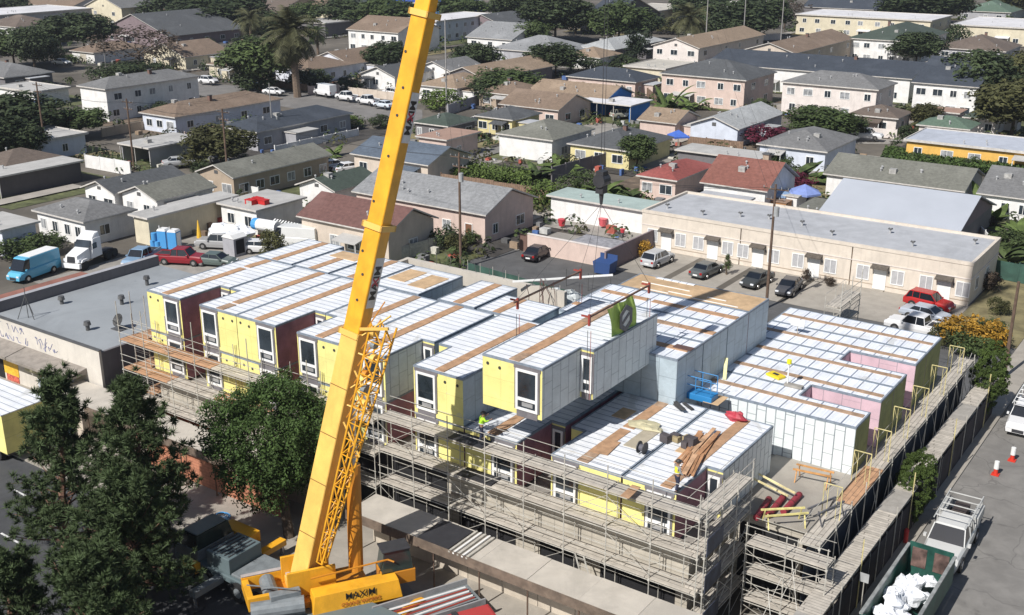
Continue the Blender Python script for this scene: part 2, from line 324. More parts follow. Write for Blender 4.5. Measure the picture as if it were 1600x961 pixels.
def house(name, label, L, N, Rr, z, kind, roofm, wallm, wf=3, ws=2, dr=0, pitch=0.34, oh=0.45, storeys=None, glass=None, wmax=46, dmax=46, fascia=None, gar=0, chim=0, vents=2, open_front=0, cat='house', dims=None, dmin=5):
    x1, y0 = un(N[0], N[1], z); x0 = un(L[0], L[1], z)[0]; y1 = un(Rr[0], Rr[1], z)[1]
    if dims: x0 = x1 - dims[0]; y1 = y0 + dims[1]
    W = min(max(x1 - x0, 3.5), wmax); D = min(max(y1 - y0, dmin), dmax); x0 = x1 - W
    rr = random.Random(name + label)
    t = thing(name, label, cat, (x0, y0, 0)); o = oh
    wx0, wx1, wy0, wy1 = o, W - o, o, D - o
    wm = ST[wallm] if isinstance(wallm, str) else wallm; rm = SH[roofm] if isinstance(roofm, str) else roofm
    fa = fascia or plain('fascia', (0.55, 0.52, 0.48), 0.7)
    b = MB()
    zt = z if kind == 'flat' else z - 0.02
    if open_front:    # carport: posts in front, dark back
        b.box(wx0, wx1, wy1 - .15, wy1, 0, zt, wm); b.box(wx0, wx0 + .15, wy0, wy1 - .15, 0, zt, wm); b.box(wx1 - .15, wx1, wy0, wy1 - .15, 0, zt, wm)
    else: b.box(wx0, wx1, wy0, wy1, -0.05, zt, wm)
    ty = (wy0 + wy1) / 2; tx = (wx0 + wx1) / 2
    if kind == 'gx':      # ridge along X, gable ends +-X
        hr = pitch * (ty - wy0); i = MB()
        for X in (wx0, wx1): b.face([(X, wy0, zt), (X, wy1, zt), (X, ty, zt + hr + .02)][::(1 if X == wx1 else -1)], wm)
    if kind == 'gy':
        hr = pitch * (tx - wx0)
        for Yy in (wy0, wy1): b.face([(wx0, Yy, zt), (wx1, Yy, zt), (tx, Yy, zt + hr + .02)][::(1 if Yy == wy0 else -1)], wm)
    b.build('wall', t)
    r = MB(); th = 0.16
    def slab(q):           # roof plane with thickness; top in shingle, rim in fascia
        r.face(q, rm)
        lo = [(p[0], p[1], p[2] - th) for p in q]; r.face(lo[::-1], fa)
        for a_ in range(len(q)):
            c_ = (a_ + 1) % len(q); r.face([lo[a_], lo[c_], q[c_], q[a_]], fa)
    cyy = D / 2; cxx = W / 2
    if kind == 'gx':
        h = z + pitch * cyy + .12; e = z - 0.0
        slab([(0, 0, e + .05), (W, 0, e + .05), (W, cyy, h), (0, cyy, h)]); slab([(0, cyy + .002, h), (W, cyy + .002, h), (W, D, e + .05), (0, D, e + .05)])
    elif kind == 'gy':
        h = z + pitch * cxx + .12; e = z + .05
        slab([(0, 0, e), (cxx, 0, h), (cxx, D, h), (0, D, e)]); slab([(cxx + .002, 0, h), (W, 0, e), (W, D, e), (cxx + .002, D, h)])
    elif kind == 'hip':
        e = z + .05; m_ = min(cxx, cyy); h = z + pitch * m_ + .1
        A, B, C, Dd = (0, 0, e), (W, 0, e), (W, D, e), (0, D, e)
        if W >= D: p, q = (m_, cyy, h), (W - m_, cyy, h); fs = [[A, B, q, p], [B, C, q], [C, Dd, p, q], [Dd, A, p]]
        else: p, q = (cxx, m_, h), (cxx, D - m_, h); fs = [[A, B, p], [B, C, q, p], [C, Dd, q], [Dd, A, p, q]]
        for f_ in fs: r.face(f_, rm)
        r.box(0, W, 0, D, e - .2, e - 0.001, fa)
    elif kind == 'flat':
        r.box(0, W, 0, D, z, z + .22, fa, rm)
        if not open_front and min(W, D) > 8:
            for (a0, a1, c0, c1) in ((0, W, 0, .18), (0, W, D - .18, D), (0, .18, .18, D - .18), (W - .18, W, .18, D - .18)): r.box(a0, a1, c0, c1, z + .222, z + .36, fa)
    elif kind == 'shed':
        slab([(0, 0, z + .05), (W, 0, z + .05), (W, D, z + pitch * D), (0, D, z + pitch * D)])
    ro = r.build('roof', t)
    if chim:
        c = MB(); cx, cy_ = W * .7, D * .55; c.box(cx - .4, cx + .4, cy_ - .4, cy_ + .4, z, z + pitch * min(cxx, cyy) + 1.1, ST['tan']); c.box(cx - .5, cx + .5, cy_ - .5, cy_ + .5, z + pitch * min(cxx, cyy) + 1.1, z + pitch * min(cxx, cyy) + 1.25, DGREY); c.build('chimney', ro)
    for k in range(vents + (2 if W * D > 150 else 0)):
        vx, vy = W * rr.uniform(.2, .85), D * rr.uniform(.12, .4)
        if kind == 'gx': zb = z + pitch * vy
        elif kind == 'gy': zb = z + pitch * min(vx, W - vx)
        elif kind == 'hip': zb = z + pitch * min(vx, W - vx, vy)
        elif kind == 'shed': zb = z + pitch * vy
        else: zb = z + .2
        c = MB(); c.tube((vx, vy, zb - .1), (vx, vy, zb + .45), .09, .09, plain('vent_metal', (.4, .4, .4), .5), 6); c.tube((vx, vy, zb + .4), (vx, vy, zb + .55), .17, .12, plain('vent_metal', (.4, .4, .4), .5), 6); c.build('vent_pipe', ro)
    if rr.random() < .45 and min(W, D) > 6 and kind != 'shed':
        vx, vy = W * rr.uniform(.3, .7), D * rr.uniform(.15, .35); zb = z + pitch * (vy if kind == 'gx' else min(vx, W - vx) if kind == 'gy' else min(vx, W - vx, vy) if kind == 'hip' else .6)
        c = MB(); c.box(vx - .45, vx + .45, vy - .4, vy + .4, zb - .3, zb + .55, plain('ac_metal', (.38, .37, .35), .5, .2)); c.build('roof_unit', ro)
    if rr.random() < .25 and kind in ('gx', 'gy', 'hip'):
        cx, cy_ = W * rr.uniform(.3, .7), D * rr.uniform(.4, .6); c = MB(); hh = z + pitch * min(cxx, cyy) + .5; c.box(cx - .3, cx + .3, cy_ - .3, cy_ + .3, z, hh, ST['brownw']); c.box(cx - .36, cx + .36, cy_ - .36, cy_ + .36, hh + .001, hh + .1, DGREY); c.build('chimney', ro)
    if kind in ('gy',):
        c = MB(); c.box(cxx - .35, cxx + .35, wy0 - .04, wy0, z + .1, z + .1 + min(.6, hr * .4), DGREY); c.build('gable_vent', t)
    ns = storeys or (2 if z > 5 else 1)
    gl = [GLASS, GLASS, GLASS2] if glass is None else [glass]
    if not open_front:
        for s_ in range(ns):
            zb = (0.95 if ns == 1 else 0.95 + s_ * 2.9)
            if zb + 1.2 > z: zb = z - 1.35
            if wf:
                for k in range(wf):
                    px = wx0 + (k + .5 + rr.uniform(-.12, .12)) * (wx1 - wx0) / wf
                    if dr and s_ == 0 and k == dr - 1: door(t, px, wy0, 0.05, 'f', m=rr.choice([WHITE, DGREY, plain('door_brown', (.2, .1, .06), .5)]))
                    else: window(t, px, wy0, zb, 'f', rr.choice([1.1, 1.4, 1.7]) if (wx1 - wx0) / wf > 2.4 else .9, 1.15, rr.choice(gl))
            for k in range(ws):
                py = wy0 + (k + .5 + rr.uniform(-.12, .12)) * (wy1 - wy0) / ws
                window(t, wx1, py, zb, 's', rr.choice([.9, 1.3, 1.6]), 1.1, rr.choice(gl))
        if wf and W > 8 and rr.random() < .4:      # porch on the lit side
            pw_ = rr.uniform(2.4, 4.5); px0 = wx0 + rr.uniform(0, wx1 - wx0 - pw_); a = MB()
            a.hexa([(px0, wy0 - 1.9, 2.15), (px0 + pw_, wy0 - 1.9, 2.15), (px0 + pw_, wy0 - .01, 2.5), (px0, wy0 - .01, 2.5)], [(px0, wy0 - 1.9, 2.27), (px0 + pw_, wy0 - 1.9, 2.27), (px0 + pw_, wy0 - .01, 2.64), (px0, wy0 - .01, 2.64)], rr.choice([rm, SH['pale'], SH['grey']])); p_ = a.build('porch', t)
            for q_ in (px0 + .15, px0 + pw_ - .15): a = MB(); a.tube((q_, wy0 - 1.75, 0), (q_, wy0 - 1.75, 2.2), .06, .06, WHITE, 5); a.build('porch_post', p_)
        if ws and D > 9 and rr.random() < .45:     # rear addition on the shaded side
            aw, ad = rr.uniform(2, 3.5), rr.uniform(3, 5); ay = wy0 + rr.uniform(1, max(1.2, D - ad - 2)); a = MB(); a.box(wx1 + .01, wx1 + aw, ay, ay + ad, 0, 2.35, wm); a.box(wx1 + .005, wx1 + aw + .25, ay - .2, ay + ad + .2, 2.36, 2.5, fa, rr.choice([rm, SH['pale'], SH['greyflat']])); a.build('addition', t)
        for k in range(gar):
            px = wx0 + (k + .5) * (wx1 - wx0) / max(gar, 1); a = MB(); a.box(px - 1.25, px + 1.25, wy0 - .05, wy0 - .004, 0.02, 2.15, plain('garage_door', (.5, .46, .38), .6)); a.build('garage_door', t)
    else:
        npost = max(2, int(W / 3.2))
        for k in range(npost + 1):
            px = .25 + k * (W - .5) / npost; a = MB(); a.tube((px, .3, 0), (px, .3, z), .07, .07, plain('post', (.5, .48, .45), .6), 5); a.build('post', t)
    return t, W, D
HS = [
 # name, label, L, N, R, z, kind, roof, wall, opts
 ('apartment_building','long pale flat-roofed block with blue shaded wall at the top left corner',(-60,18),(-12,26),(160,15),6,'flat','white','grey',dict(ws=9)),
 ('house','white two-storey house with dark hipped roof at the left edge below the long flat-roofed block',(-30,38),(24,43),(76,35),6,'hip','dbrown','white',dict(wf=3)),
 ('house','pale yellow two-storey gabled house with green shaded side at the top left',(155,7),(189,13),(236,5),6.5,'gy','grey','cream',dict(wf=2)),
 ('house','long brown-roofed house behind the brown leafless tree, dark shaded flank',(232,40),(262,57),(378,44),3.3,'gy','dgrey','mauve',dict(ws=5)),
 ('house','low brown hipped roof between the yellow gabled house and the dark row of trees',(228,30),(258,38),(300,29),3.2,'hip','brown','tan',{}),
 ('garage','white garage with brown hipped roof beside the white parked car',(116,78),(146,83),(178,68),2.8,'hip','brown','white',dict(wf=0,ws=0,gar=1,cat='garage')),
 ('house','cream gabled bungalow with brown roof and dark shaded porch side',(262,78),(289,90),(352,80),3,'gy','brown','cream',dict(wf=2,dr=1)),
 ('house','small cream house with brown hipped roof left of the round green tree',(338,98),(367,105),(402,94),3,'hip','brown','cream',dict(wf=1,vents=1)),
 ('apartment_building','two-storey white apartment house with long grey hipped roof and shaded flank of windows',(103,136),(164,140),(316,119),6,'hip','grey','white',dict(wf=0,ws=5)),
 ('house','wide brown hipped roof house with pale blue shaded walls above the utility pole',(207,177),(273,184),(392,148),3.1,'hip','brown','lblue',dict(wf=3,ws=4)),  # bluish tint of the shaded walls is put into the wall colour
 ('house','grey-tan hipped roof at the far left edge over the dark round trees',(-40,108),(6,122),(68,110),3,'hip','grey','dkgrey',{}),
 ('carport','small pale flat carport roof left of the white two-storey apartments',(28,131),(52,146),(84,134),2.8,'flat','pale','white',dict(wf=0,ws=0,vents=0,cat='carport')),
 ('shed','small flat-roofed pale outbuilding with blue shaded side at the left under the dark trees',(34,206),(62,223),(130,208),3,'flat','pale','lblue',dict(wf=0,ws=1,cat='shed')),  # blue shade of the side is painted in as wall colour
 ('carport','flat grey roof over open car bays with two utility poles in front',(147,232),(232,234),(293,212),3,'flat','pale','grey',dict(open_front=1,cat='carport')),
 ('house','slate-blue hipped roof house with shaded grey flank above the white picket fence',(352,196),(401,207),(541,175),3.2,'hip','slate','grey',dict(wf=2,ws=5)),
 ('house','low olive-grey gabled apartment row behind the car under the tree',(308,267),(364,279),(533,244),3.2,'gy','olive','tan',dict(wf=2,ws=6)),
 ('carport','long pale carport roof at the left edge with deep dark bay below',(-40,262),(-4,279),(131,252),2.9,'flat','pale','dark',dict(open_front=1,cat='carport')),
 ('house','left one of the two joined white gables with dark grey roof',(118,294),(177,304),(250,268),3,'gy','dgrey','white',dict(wf=2,ws=0)),
 ('house','right one of the two joined white gables with olive-grey roof',(177,303),(244,315),(340,292),3,'gy','olive','white',dict(wf=2,ws=3)),
 ('house','cream house with grey hipped roof and satellite dish behind the white semi truck',(40,330),(130,348),(215,327),3,'hip','grey','white',dict(wf=4,ws=1)),
 ('shed','pale flat shed roof at the far left edge over the hedge bushes',(-50,345),(0,363),(42,350),3,'flat','pale','wblue',dict(wf=0,ws=0,cat='shed')),
 ('lean_to','long thin pale lean-to roof with corrugated cream front beside the blue portable toilet',(206,338),(230,344),(368,306),3.2,'flat','pale','cream',dict(wf=0,ws=0,vents=1,cat='lean-to')),
 ('storage_building','white flat-roofed storage block carrying red items beyond the trucks',(340,318),(400,332),(470,308),3,'flat','pale','white',dict(wf=2,ws=0,vents=3,cat='storage building')),
 ('house','cream two-window house with maroon gabled roof directly left of the crane boom',(467,336),(607,367),(662,336),3.6,'gx','maroon','beige',dict(wf=4,ws=1,pitch=.45,chim=0)),
 ('house','pink-walled house with big pale grey gabled roof right of the crane boom',(545,300),(759,337),(828,306),3.6,'gx','mgrey','pink',dict(wf=5,dr=5,ws=2,pitch=.38)),
 ('house','small dark green gabled roof with white gable front behind the maroon roof',(462,288),(523,300),(575,276),3,'gy','dgreen','white',dict(wf=0,ws=0)),
 ('house','slate-blue gabled roof crossed by the boom above the small white awning',(533,243),(669,259),(712,236),3.2,'gx','blue','beige',dict(wf=3,ws=0)),
 ('storage_building','flat pinkish-tan roofed block just right of the boom',(640,216),(698,221),(743,206),3.4,'flat','pinktan','pink',dict(wf=1,ws=1,cat='storage building')),
 ('house','grey-green low roof just right of the boom above the pinkish-tan flat roof',(646,190),(700,198),(750,187),3,'hip','dgreen','dkgrey',{}),
 ('house','white two-storey house with brown roof and dark garage bays left of the boom top',(539,46),(622,52),(640,40),6,'gx','brown','white',dict(wf=5,ws=1)),
 ('storage_building','grey-walled flat block right of the tall palm tree top',(478,32),(508,38),(548,25),4,'flat','pale','dkgrey',dict(wf=0,ws=0,cat='storage building')),
 ('house','cream building with arched openings at the top edge left of the boom',(446,4),(522,10),(545,-2),6,'gx','brown','cream',dict(wf=4)),
 ('house','brown-roofed house with small cream gable between the palm and the boom',(495,92),(547,101),(577,86),3,'gy','brown','wblue',dict(ws=2)),  # blue-grey shade on the walls is put into their colour
 ('house','brown hipped bungalow right behind the tall palm trunk',(440,103),(482,111),(548,99),3.2,'hip','brown','wblue',dict(wf=1,ws=3)),
 ('house','dark grey-roofed house with white gable front touching the boom left edge',(560,115),(617,121),(650,104),3,'gy','dgrey','white',dict(wf=1,ws=0)),
 ('apartment_building','long white flat-roofed two-storey block with a row of windows right of the boom top',(655,27),(682,35),(767,22),6,'flat','white','wblue',dict(wf=1,ws=8)),  # white walls tinted bluish: their shade sits in the colour
 ('warehouse','bright blue roofed warehouse at the top edge right of the boom',(655,-4),(690,8),(766,2),6,'flat','bblue','blue',dict(wf=0,ws=0,cat='warehouse')),
 ('house','dark gabled house behind the end of the long white two-storey block',(762,30),(785,40),(800,30),4,'gy','dgrey','mauve',{}),
 ('house','grey-green roofed white bungalow right of the long white two-storey block',(752,54),(800,63),(850,52),3,'gx','mgrey','white',dict(wf=3)),
 ('house','tan hipped roof with white garage wall above the leafy hedge right of the boom',(655,131),(714,139),(764,124),3,'hip','tan','white',dict(wf=2)),
 ('house','grey roof with a small white gable next to the round dark tree',(672,103),(708,114),(732,102),3,'gy','grey','white',dict(wf=0)),
 ('house','long low tan roof running right behind the round dark tree',(712,113),(757,124),(835,100),3,'gy','tan','dkgrey',{}),
 ('house','brown gabled roof house with pink walls left of the bright blue wall',(757,167),(873,173),(907,157),3.1,'gx','brown','pink',dict(wf=4)),
 ('house','dark hipped roof house with yellow walls above the row of banana plants',(735,182),(801,188),(845,176),3,'hip','dgrey','yellow',dict(wf=3)),
 ('house','olive-grey hipped roof over a blank white wall',(775,208),(864,220),(931,201),3.6,'hip','olive','white',dict(wf=0,ws=2)),
 ('house','small tan gabled cottage with porch at the top between two dark trees',(804,26),(832,30),(852,24),3.5,'gy','tan','tan',dict(wf=2)),
 ('house','black-roofed gabled house at the top beside the round green tree',(913,29),(950,33),(985,18),4,'gx','slate','dark',{}),
 ('apartment_building','long cream flat block at the top edge with a dark roof rim',(985,10),(1025,19),(1078,9),4.5,'flat','cream_r','cream',dict(wf=2,ws=3)),
 ('house','light grey hipped roof house with black shaded wall left of the cypress',(909,72),(961,78),(1000,60),3.3,'hip','lgrey','dkgrey',{}),  # dark wall colour stands in for shade on the wall
 ('garage','small tan roofed garage in front of the light grey hipped roof',(896,83),(938,91),(962,83),2.8,'hip','tan','white',dict(wf=0,ws=0,vents=0,cat='garage')),
 ('house','two-storey craftsman house with brown gable, white trim and a round gable window',(1020,70),(1093,76),(1160,52),5.8,'gy','tan','pwhite',dict(wf=3,ws=4,pitch=.3)),
 ('house','brown gabled two-storey house with cream front right of the two thin poles',(1160,78),(1243,84),(1304,58),5.8,'gy','brown','beige',dict(wf=3,ws=4,pitch=.3)),
 ('apartment_building','two-storey pink apartment house with dark hipped roof above garage doors and spiky plants',(1022,116),(1166,126),(1210,112),6,'hip','dgrey','pink',dict(wf=5,ws=2,storeys=2)),
 ('garage','small flat cream roof left of the pink two-storey apartment house',(1003,98),(1040,110),(1056,96),3,'flat','cream_r','cream',dict(wf=0,ws=0,cat='garage')),
 ('house','long pink bungalow row with dark slate hipped roof',(873,121),(994,129),(1012,118),3.2,'hip','slate','pink',dict(wf=5,dr=3)),
 ('house','brown gabled roof house whose yard side is a bright blue wall',(818,144),(948,156),(973,143),3.1,'gx','tan','blue',dict(wf=0,ws=0)),
 ('carport','white flat carport roof joined to the bright blue wall with cars below',(905,158),(986,167),(1015,157),3.0,'flat','white','blue',dict(open_front=1,vents=0,cat='carport')),
 ('house','tan gabled cottage with pale pink wall left of the white gabled house',(991,188),(1057,194),(1087,181),3,'gx','tan','pink',dict(wf=0,ws=1)),
 ('house','house with light grey roof and wide pale blue-white gable front',(1070,195),(1155,203),(1235,178),3.2,'gy','lgrey','lblue',dict(wf=0,ws=2)),
 ('house','dark olive hipped roof with yellow wall left of the blue canopy tent',(885,224),(985,237),(1043,213),3,'hip','dgrey','yellow',dict(wf=3,ws=0)),
 ('shed','low pale flat roof between the red roofs and the blue canopy tent',(1046,238),(1185,252),(1200,240),3,'flat','pale','dkgrey',dict(wf=0,ws=0,cat='shed')),
 ('house','dark red hipped roof house with pink wall behind the banana clump',(979,279),(1058,283),(1094,255),3,'hip','red','pink',dict(wf=2,ws=0)),
 ('house','house with large reddish-brown gabled roof and white front wall',(1095,284),(1199,300),(1222,272),3.6,'gx','rbrown','white',dict(wf=0,ws=1,pitch=.5,chim=1)),
 ('house','white box house with light grey flat roof in front of the reddish-brown roof',(1065,316),(1146,328),(1172,310),3,'flat','greyflat','white',dict(wf=0,ws=1)),
 ('shed','long mint green flat roof over a cluttered patio and white wall',(861,304),(1008,332),(1034,320),2.9,'flat','mint','white',dict(wf=0,ws=0,cat='shed')),
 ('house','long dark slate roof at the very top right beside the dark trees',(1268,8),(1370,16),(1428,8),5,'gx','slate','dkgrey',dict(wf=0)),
 ('apartment_building','cream two-storey row with white flat roof and recessed dark entries, upper right',(1232,25),(1456,34),(1484,25),6,'flat','white','cream',dict(wf=9,ws=3)),
 ('apartment_building','cream flat-roofed row cut off by the right edge near the top',(1490,38),(1650,48),(1690,35),5,'flat','white','cream',dict(wf=7,ws=0)),
 ('house','grey-green hipped roof at the top right corner above the cream row',(1500,15),(1580,20),(1605,10),3.2,'hip','green','grey',{}),
 ('apartment_building','white two-storey house with dark green-grey hipped roof left of the dark round tree',(1320,60),(1432,66),(1470,50),6,'hip','dgreen','white',dict(wf=5)),
 ('house','grey house with brown-grey hipped roof at the upper right',(1465,73),(1572,81),(1592,70),3,'hip','dbrown','grey',dict(wf=5)),
 ('house','pale grey-green roofed white house above the black roof end',(1440,101),(1528,107),(1560,95),3,'flat','pale','white',dict(wf=3)),
 ('warehouse','very long black roofed building running across the upper right',(1095,100),(1425,124),(1442,104),5,'gx','slate','white',dict(wf=8,ws=0,cat='long building',pitch=.2)),
 ('house','tall white house with black roof beside the big dark tree',(1420,130),(1530,137),(1550,112),6,'gx','slate','white',dict(wf=4,pitch=.3)),
 ('apartment_building','two-storey pinkish-white apartment house with grey hipped roof above the leafy green tree',(1208,131),(1373,141),(1409,130),6,'hip','grey','pwhite',dict(wf=5,ws=2)),
 ('house','low dark mauve-brown hipped roof house with single grey window',(1320,180),(1404,186),(1424,175),3,'hip','dbrown','pwhite',dict(wf=2,ws=1)),
 ('house','small moss green hipped roof house',(1428,196),(1516,203),(1530,192),3,'hip','green','pwhite',dict(wf=0)),
 ('house','dark green hipped roof house partly under the olive tree at the right',(1508,180),(1560,188),(1600,172),3,'hip','dgreen','pwhite',dict(wf=2)),
 ('house','narrow tan flat roof between the moss green roof and the tall white house',(1425,172),(1500,179),(1510,172),3,'flat','pinktan','white',dict(wf=1)),
 ('house','orange-walled house with wide pale blue flat roof behind the green hedge',(1400,226),(1650,246),(1670,225),3,'flat','pblue','orange',dict(wf=5,ws=0)),
 ('house','white house with dark grey hipped roof above the big banana plant',(1186,223),(1293,238),(1340,214),3.2,'hip','grey','lblue',dict(wf=2,ws=0)),
 ('house','wide dark olive-grey gabled roof behind the metal roof',(1300,264),(1508,300),(1542,275),3,'gx','olive','white',dict(wf=0)),
 ('house','white house with grey roof at the right edge among banana plants',(1530,298),(1620,314),(1655,282),3,'gx','grey','white',dict(wf=3)),
 ('house','low grey-brown flat roof with a bright blue rim beside the metal roof',(1226,336),(1276,342),(1295,314),2.9,'flat','olive','white',dict(wf=0,ws=0,fascia=plain('blue_fascia',(.07,.2,.5)))),
 ('house','maroon-brown hipped roof at the left edge below the flat outbuilding',(-40,250),(8,262),(60,236),3,'hip','dbrown','beige',dict(wf=2,ws=2)),
 ('house','tan-roofed shed tucked behind the white fence in the middle distance',(745,175),(760,185),(800,160),2.8,'hip','tan','tan',dict(wf=0,ws=0,vents=0)),
 ('house','small brown roof with white end behind the bright blue wall',(757,140),(812,150),(850,138),3,'hip','brown','tan',dict(wf=2)),
 ('house','pale grey roof between the two dark bushes upper middle',(800,70),(870,84),(910,72),3,'hip','mgrey','grey',dict(wf=3)),
 ('house','brown bungalow roof at the top edge between the yellow house and palms',(560,-6),(610,-1),(640,-8),4,'hip','dbrown','cream',{}),
 ('house','long light roof at the top edge above the cream flat block',(1080,-6),(1160,0),(1200,-10),4,'hip','mgrey','white',{}),
 ('house','white and grey house row at the top left edge beyond the flat-roofed block',(20,6),(110,12),(150,0),4,'gx','brown','pwhite',dict(wf=4)),
 ('house','brown roofed house half hidden by the trees at the top centre-left',(385,14),(430,22),(470,10),4,'gx','dbrown','tan',dict(wf=3)),
 ('house','grey roof seen between the tall palm and the slate-blue hipped roof',(560,150),(598,158),(640,146),3,'gx','grey','white',{}) ,
]
HOUSES = {}
for h in HS:
    if h[1].startswith('grey roof seen between'): continue
    if h[1].startswith('tan-roofed shed tucked'): continue
    t_, W_, D_ = house(*h[:9], **h[9]); HOUSES[h[1]] = (t_, W_, D_)
_yr = random.Random(99); DIRT = mat('yard_dirt', (0.16, 0.12, 0.085), .95, .3, .4, kind='patch'); GRA2 = mat('tired_grass', (0.10, 0.11, 0.045), .95, .35, .5, bump=.5); PALE_C = mat('pale_drive', (0.36, 0.33, 0.29), .9, .1, .3, kind='patch'); DKY = mat('dark_yard', (0.055, 0.05, 0.045), .95, .3, .5, kind='patch')
for i_, (l_, (t_, W_, D_)) in enumerate(HOUSES.items()):
    X_, Y_ = t_.location.x, t_.location.y
    if Y_ > 78:
        a_ = _yr.uniform(2, 6); b_ = _yr.uniform(2, 7); sheet('yard', rect(X_ - a_, X_ + W_ + b_, Y_ - _yr.uniform(1.5, 4), Y_ + D_ + _yr.uniform(2, 6)), .030 + .0015 * i_, _yr.choice([DIRT, GRA2, GRA2, DKY, DKY, CONCD, LAWN]))
        if i_ % 2 == 0: dx_ = _yr.choice([-3.2, W_ + .5]); sheet('driveway', rect(X_ + dx_, X_ + dx_ + 2.8, Y_ - 5, Y_ + D_ * .8), .20 + .0015 * i_, _yr.choice([PALE_C, PALE_C, ASPHL]))
for l_, (t_, W_, D_) in HOUSES.items(): print('H %5.1f %5.1f at %6.1f %6.1f %s' % (W_, D_, t_.location.x, t_.location.y, l_[:60]))
# ================================================================ APARTMENT STRIP BEHIND THE PARKING BAYS
BEIGE = stucco('strip_cream', (0.63, 0.56, 0.475))
ap = thing('apartment_building', 'long single-storey beige stucco apartment strip with awning-covered doors facing the parking bays', 'apartment building', (-58.7, 109.6, 0))
AW = 36.0
b = MB()
for (a0, a1, zt) in ((0, 12.0, 4.1), (12.0, 24.2, 4.1), (24.2, AW, 4.1)):
    b.box(a0 + (.12 if a0 else 0), a1, 0, 11, -.05, zt, BEIGE)
for q in (12.0, 24.2): b.box(q - .13, q + .13, .25, 11, 0, 4.09, ST['tan'])
b.build('wall', ap)
b = MB(); b.box(.25, AW - .25, .25, 10.8, 3.9, 4.16, BEIGE, SH['greyflat'])
for (a0, a1, c0, c1) in ((-.05, AW + .05, -.06, .25), (-.05, AW + .05, 10.8, 11.05), (-.05, .25, .25, 10.8), (AW - .25, AW + .05, .25, 10.8)): b.box(a0, a1, c0, c1, 4.1, 4.42, BEIGE)
ro = b.build('roof', ap)
b = MB(); b.box(-.04, AW + .04, -.05, -.003, 2.72, 2.8, ST['pwhite']); b.box(AW + .003, AW + .05, -.03, 11, 2.72, 2.8, ST['pwhite']); b.box(-.04, AW + .04, -.04, -.003, .5, .56, ST['tan']); b.build('trim', ap)
for k in range(9):
    vx, vy = 2 + k * 4 + rnd.uniform(-1, 1), rnd.uniform(2, 8); c = MB(); c.tube((vx, vy, 4.1), (vx, vy, 4.75), .1, .1, plain('vent_metal', (.4, .4, .4)), 6); c.box(vx - .2, vx + .2, vy - .2, vy + .2, 4.6, 4.72, DGREY); c.build('vent_pipe', ro)
AWN = mat('awning_tile', (0.10, 0.085, 0.07), 0.8, 0.2, 4)
GREYBLIND = mat('window_blinds', (0.42, 0.42, 0.43), 0.25, 0.08, 3)
for dx in (3.2, 8.9, 14.2, 20.4, 27.3, 33.6):
    door(ap, dx, 0, .1, 'f', 1.1, 2.15)
    a = MB(); a.hexa([(dx - .85, -.75, 2.35), (dx + .85, -.75, 2.35), (dx + .85, -.01, 2.45), (dx - .85, -.01, 2.45)], [(dx - .85, -.75, 2.45), (dx + .85, -.75, 2.45), (dx + .85, -.01, 2.7), (dx - .85, -.01, 2.7)], AWN); a.build('awning', ap)
    for s_ in (-1.75, 1.75):
        window(ap, dx + s_, 0, .95, 'f', 1.15, 1.35, GREYBLIND)
    a = MB(); a.box(dx - .6, dx + .6, -.45, -.01, 0.0, .12, CONC); a.build('doorstep', ap)
    a = MB(); a.box(dx + .8, dx + .95, -.12, -.01, 1.9, 2.15, DGREY); a.build('wall_lamp', ap)
for y_ in (2.5, 6.5): window(ap, AW, y_, 1.2, 's', 1.0, 1.1)
# metal-roofed hall behind
mx1, my0 = un(1495, 373, 3.2); mx0 = un(1274, 338, 3.2)[0]
mt = thing('house', 'large plain blue-grey metal roof sloping toward the beige apartment strip', 'hall', (mx0, my0, 0)); W_ = mx1 - mx0
METAL = mat('metal_roof', (0.40, 0.425, 0.47), 0.5, 0.03, 0.3, kind='corrug')
ridge = unXY(1518, 304, X=mx1); hy = 9.0; hz = CAMH + ray(1518, 304)[2] * ((my0 + hy) / ray(1518, 304)[1])
b = MB(); b.box(.4, W_ - .4, .4, 2 * hy - .4, 0, 3.15, ST['dkgrey'])
for X_ in (.4, W_ - .4): b.face([(X_, .4, 3.15), (X_, 2 * hy - .4, 3.15), (X_, hy, hz - .25)][::(1 if X_ > 1 else -1)], ST['mauve'])
b.build('wall', mt)
b = MB()
b.hexa([(0, 0, 3.1), (W_, 0, 3.1), (W_, hy, hz - .12), (0, hy, hz - .12)], [(0, 0, 3.25), (W_, 0, 3.25), (W_, hy, hz), (0, hy, hz)], mat('metal_roof_plain', (0.41, 0.435, 0.48), 0.5, 0.03, 0.25))
b.hexa([(0, hy + .01, hz - .12), (W_, hy + .01, hz - .12), (W_, 2 * hy, 3.1), (0, 2 * hy, 3.1)], [(0, hy + .01, hz), (W_, hy + .01, hz), (W_, 2 * hy, 3.25), (0, 2 * hy, 3.25)], mat('metal_roof_plain', (0,0,0)))
b.build('roof', mt)

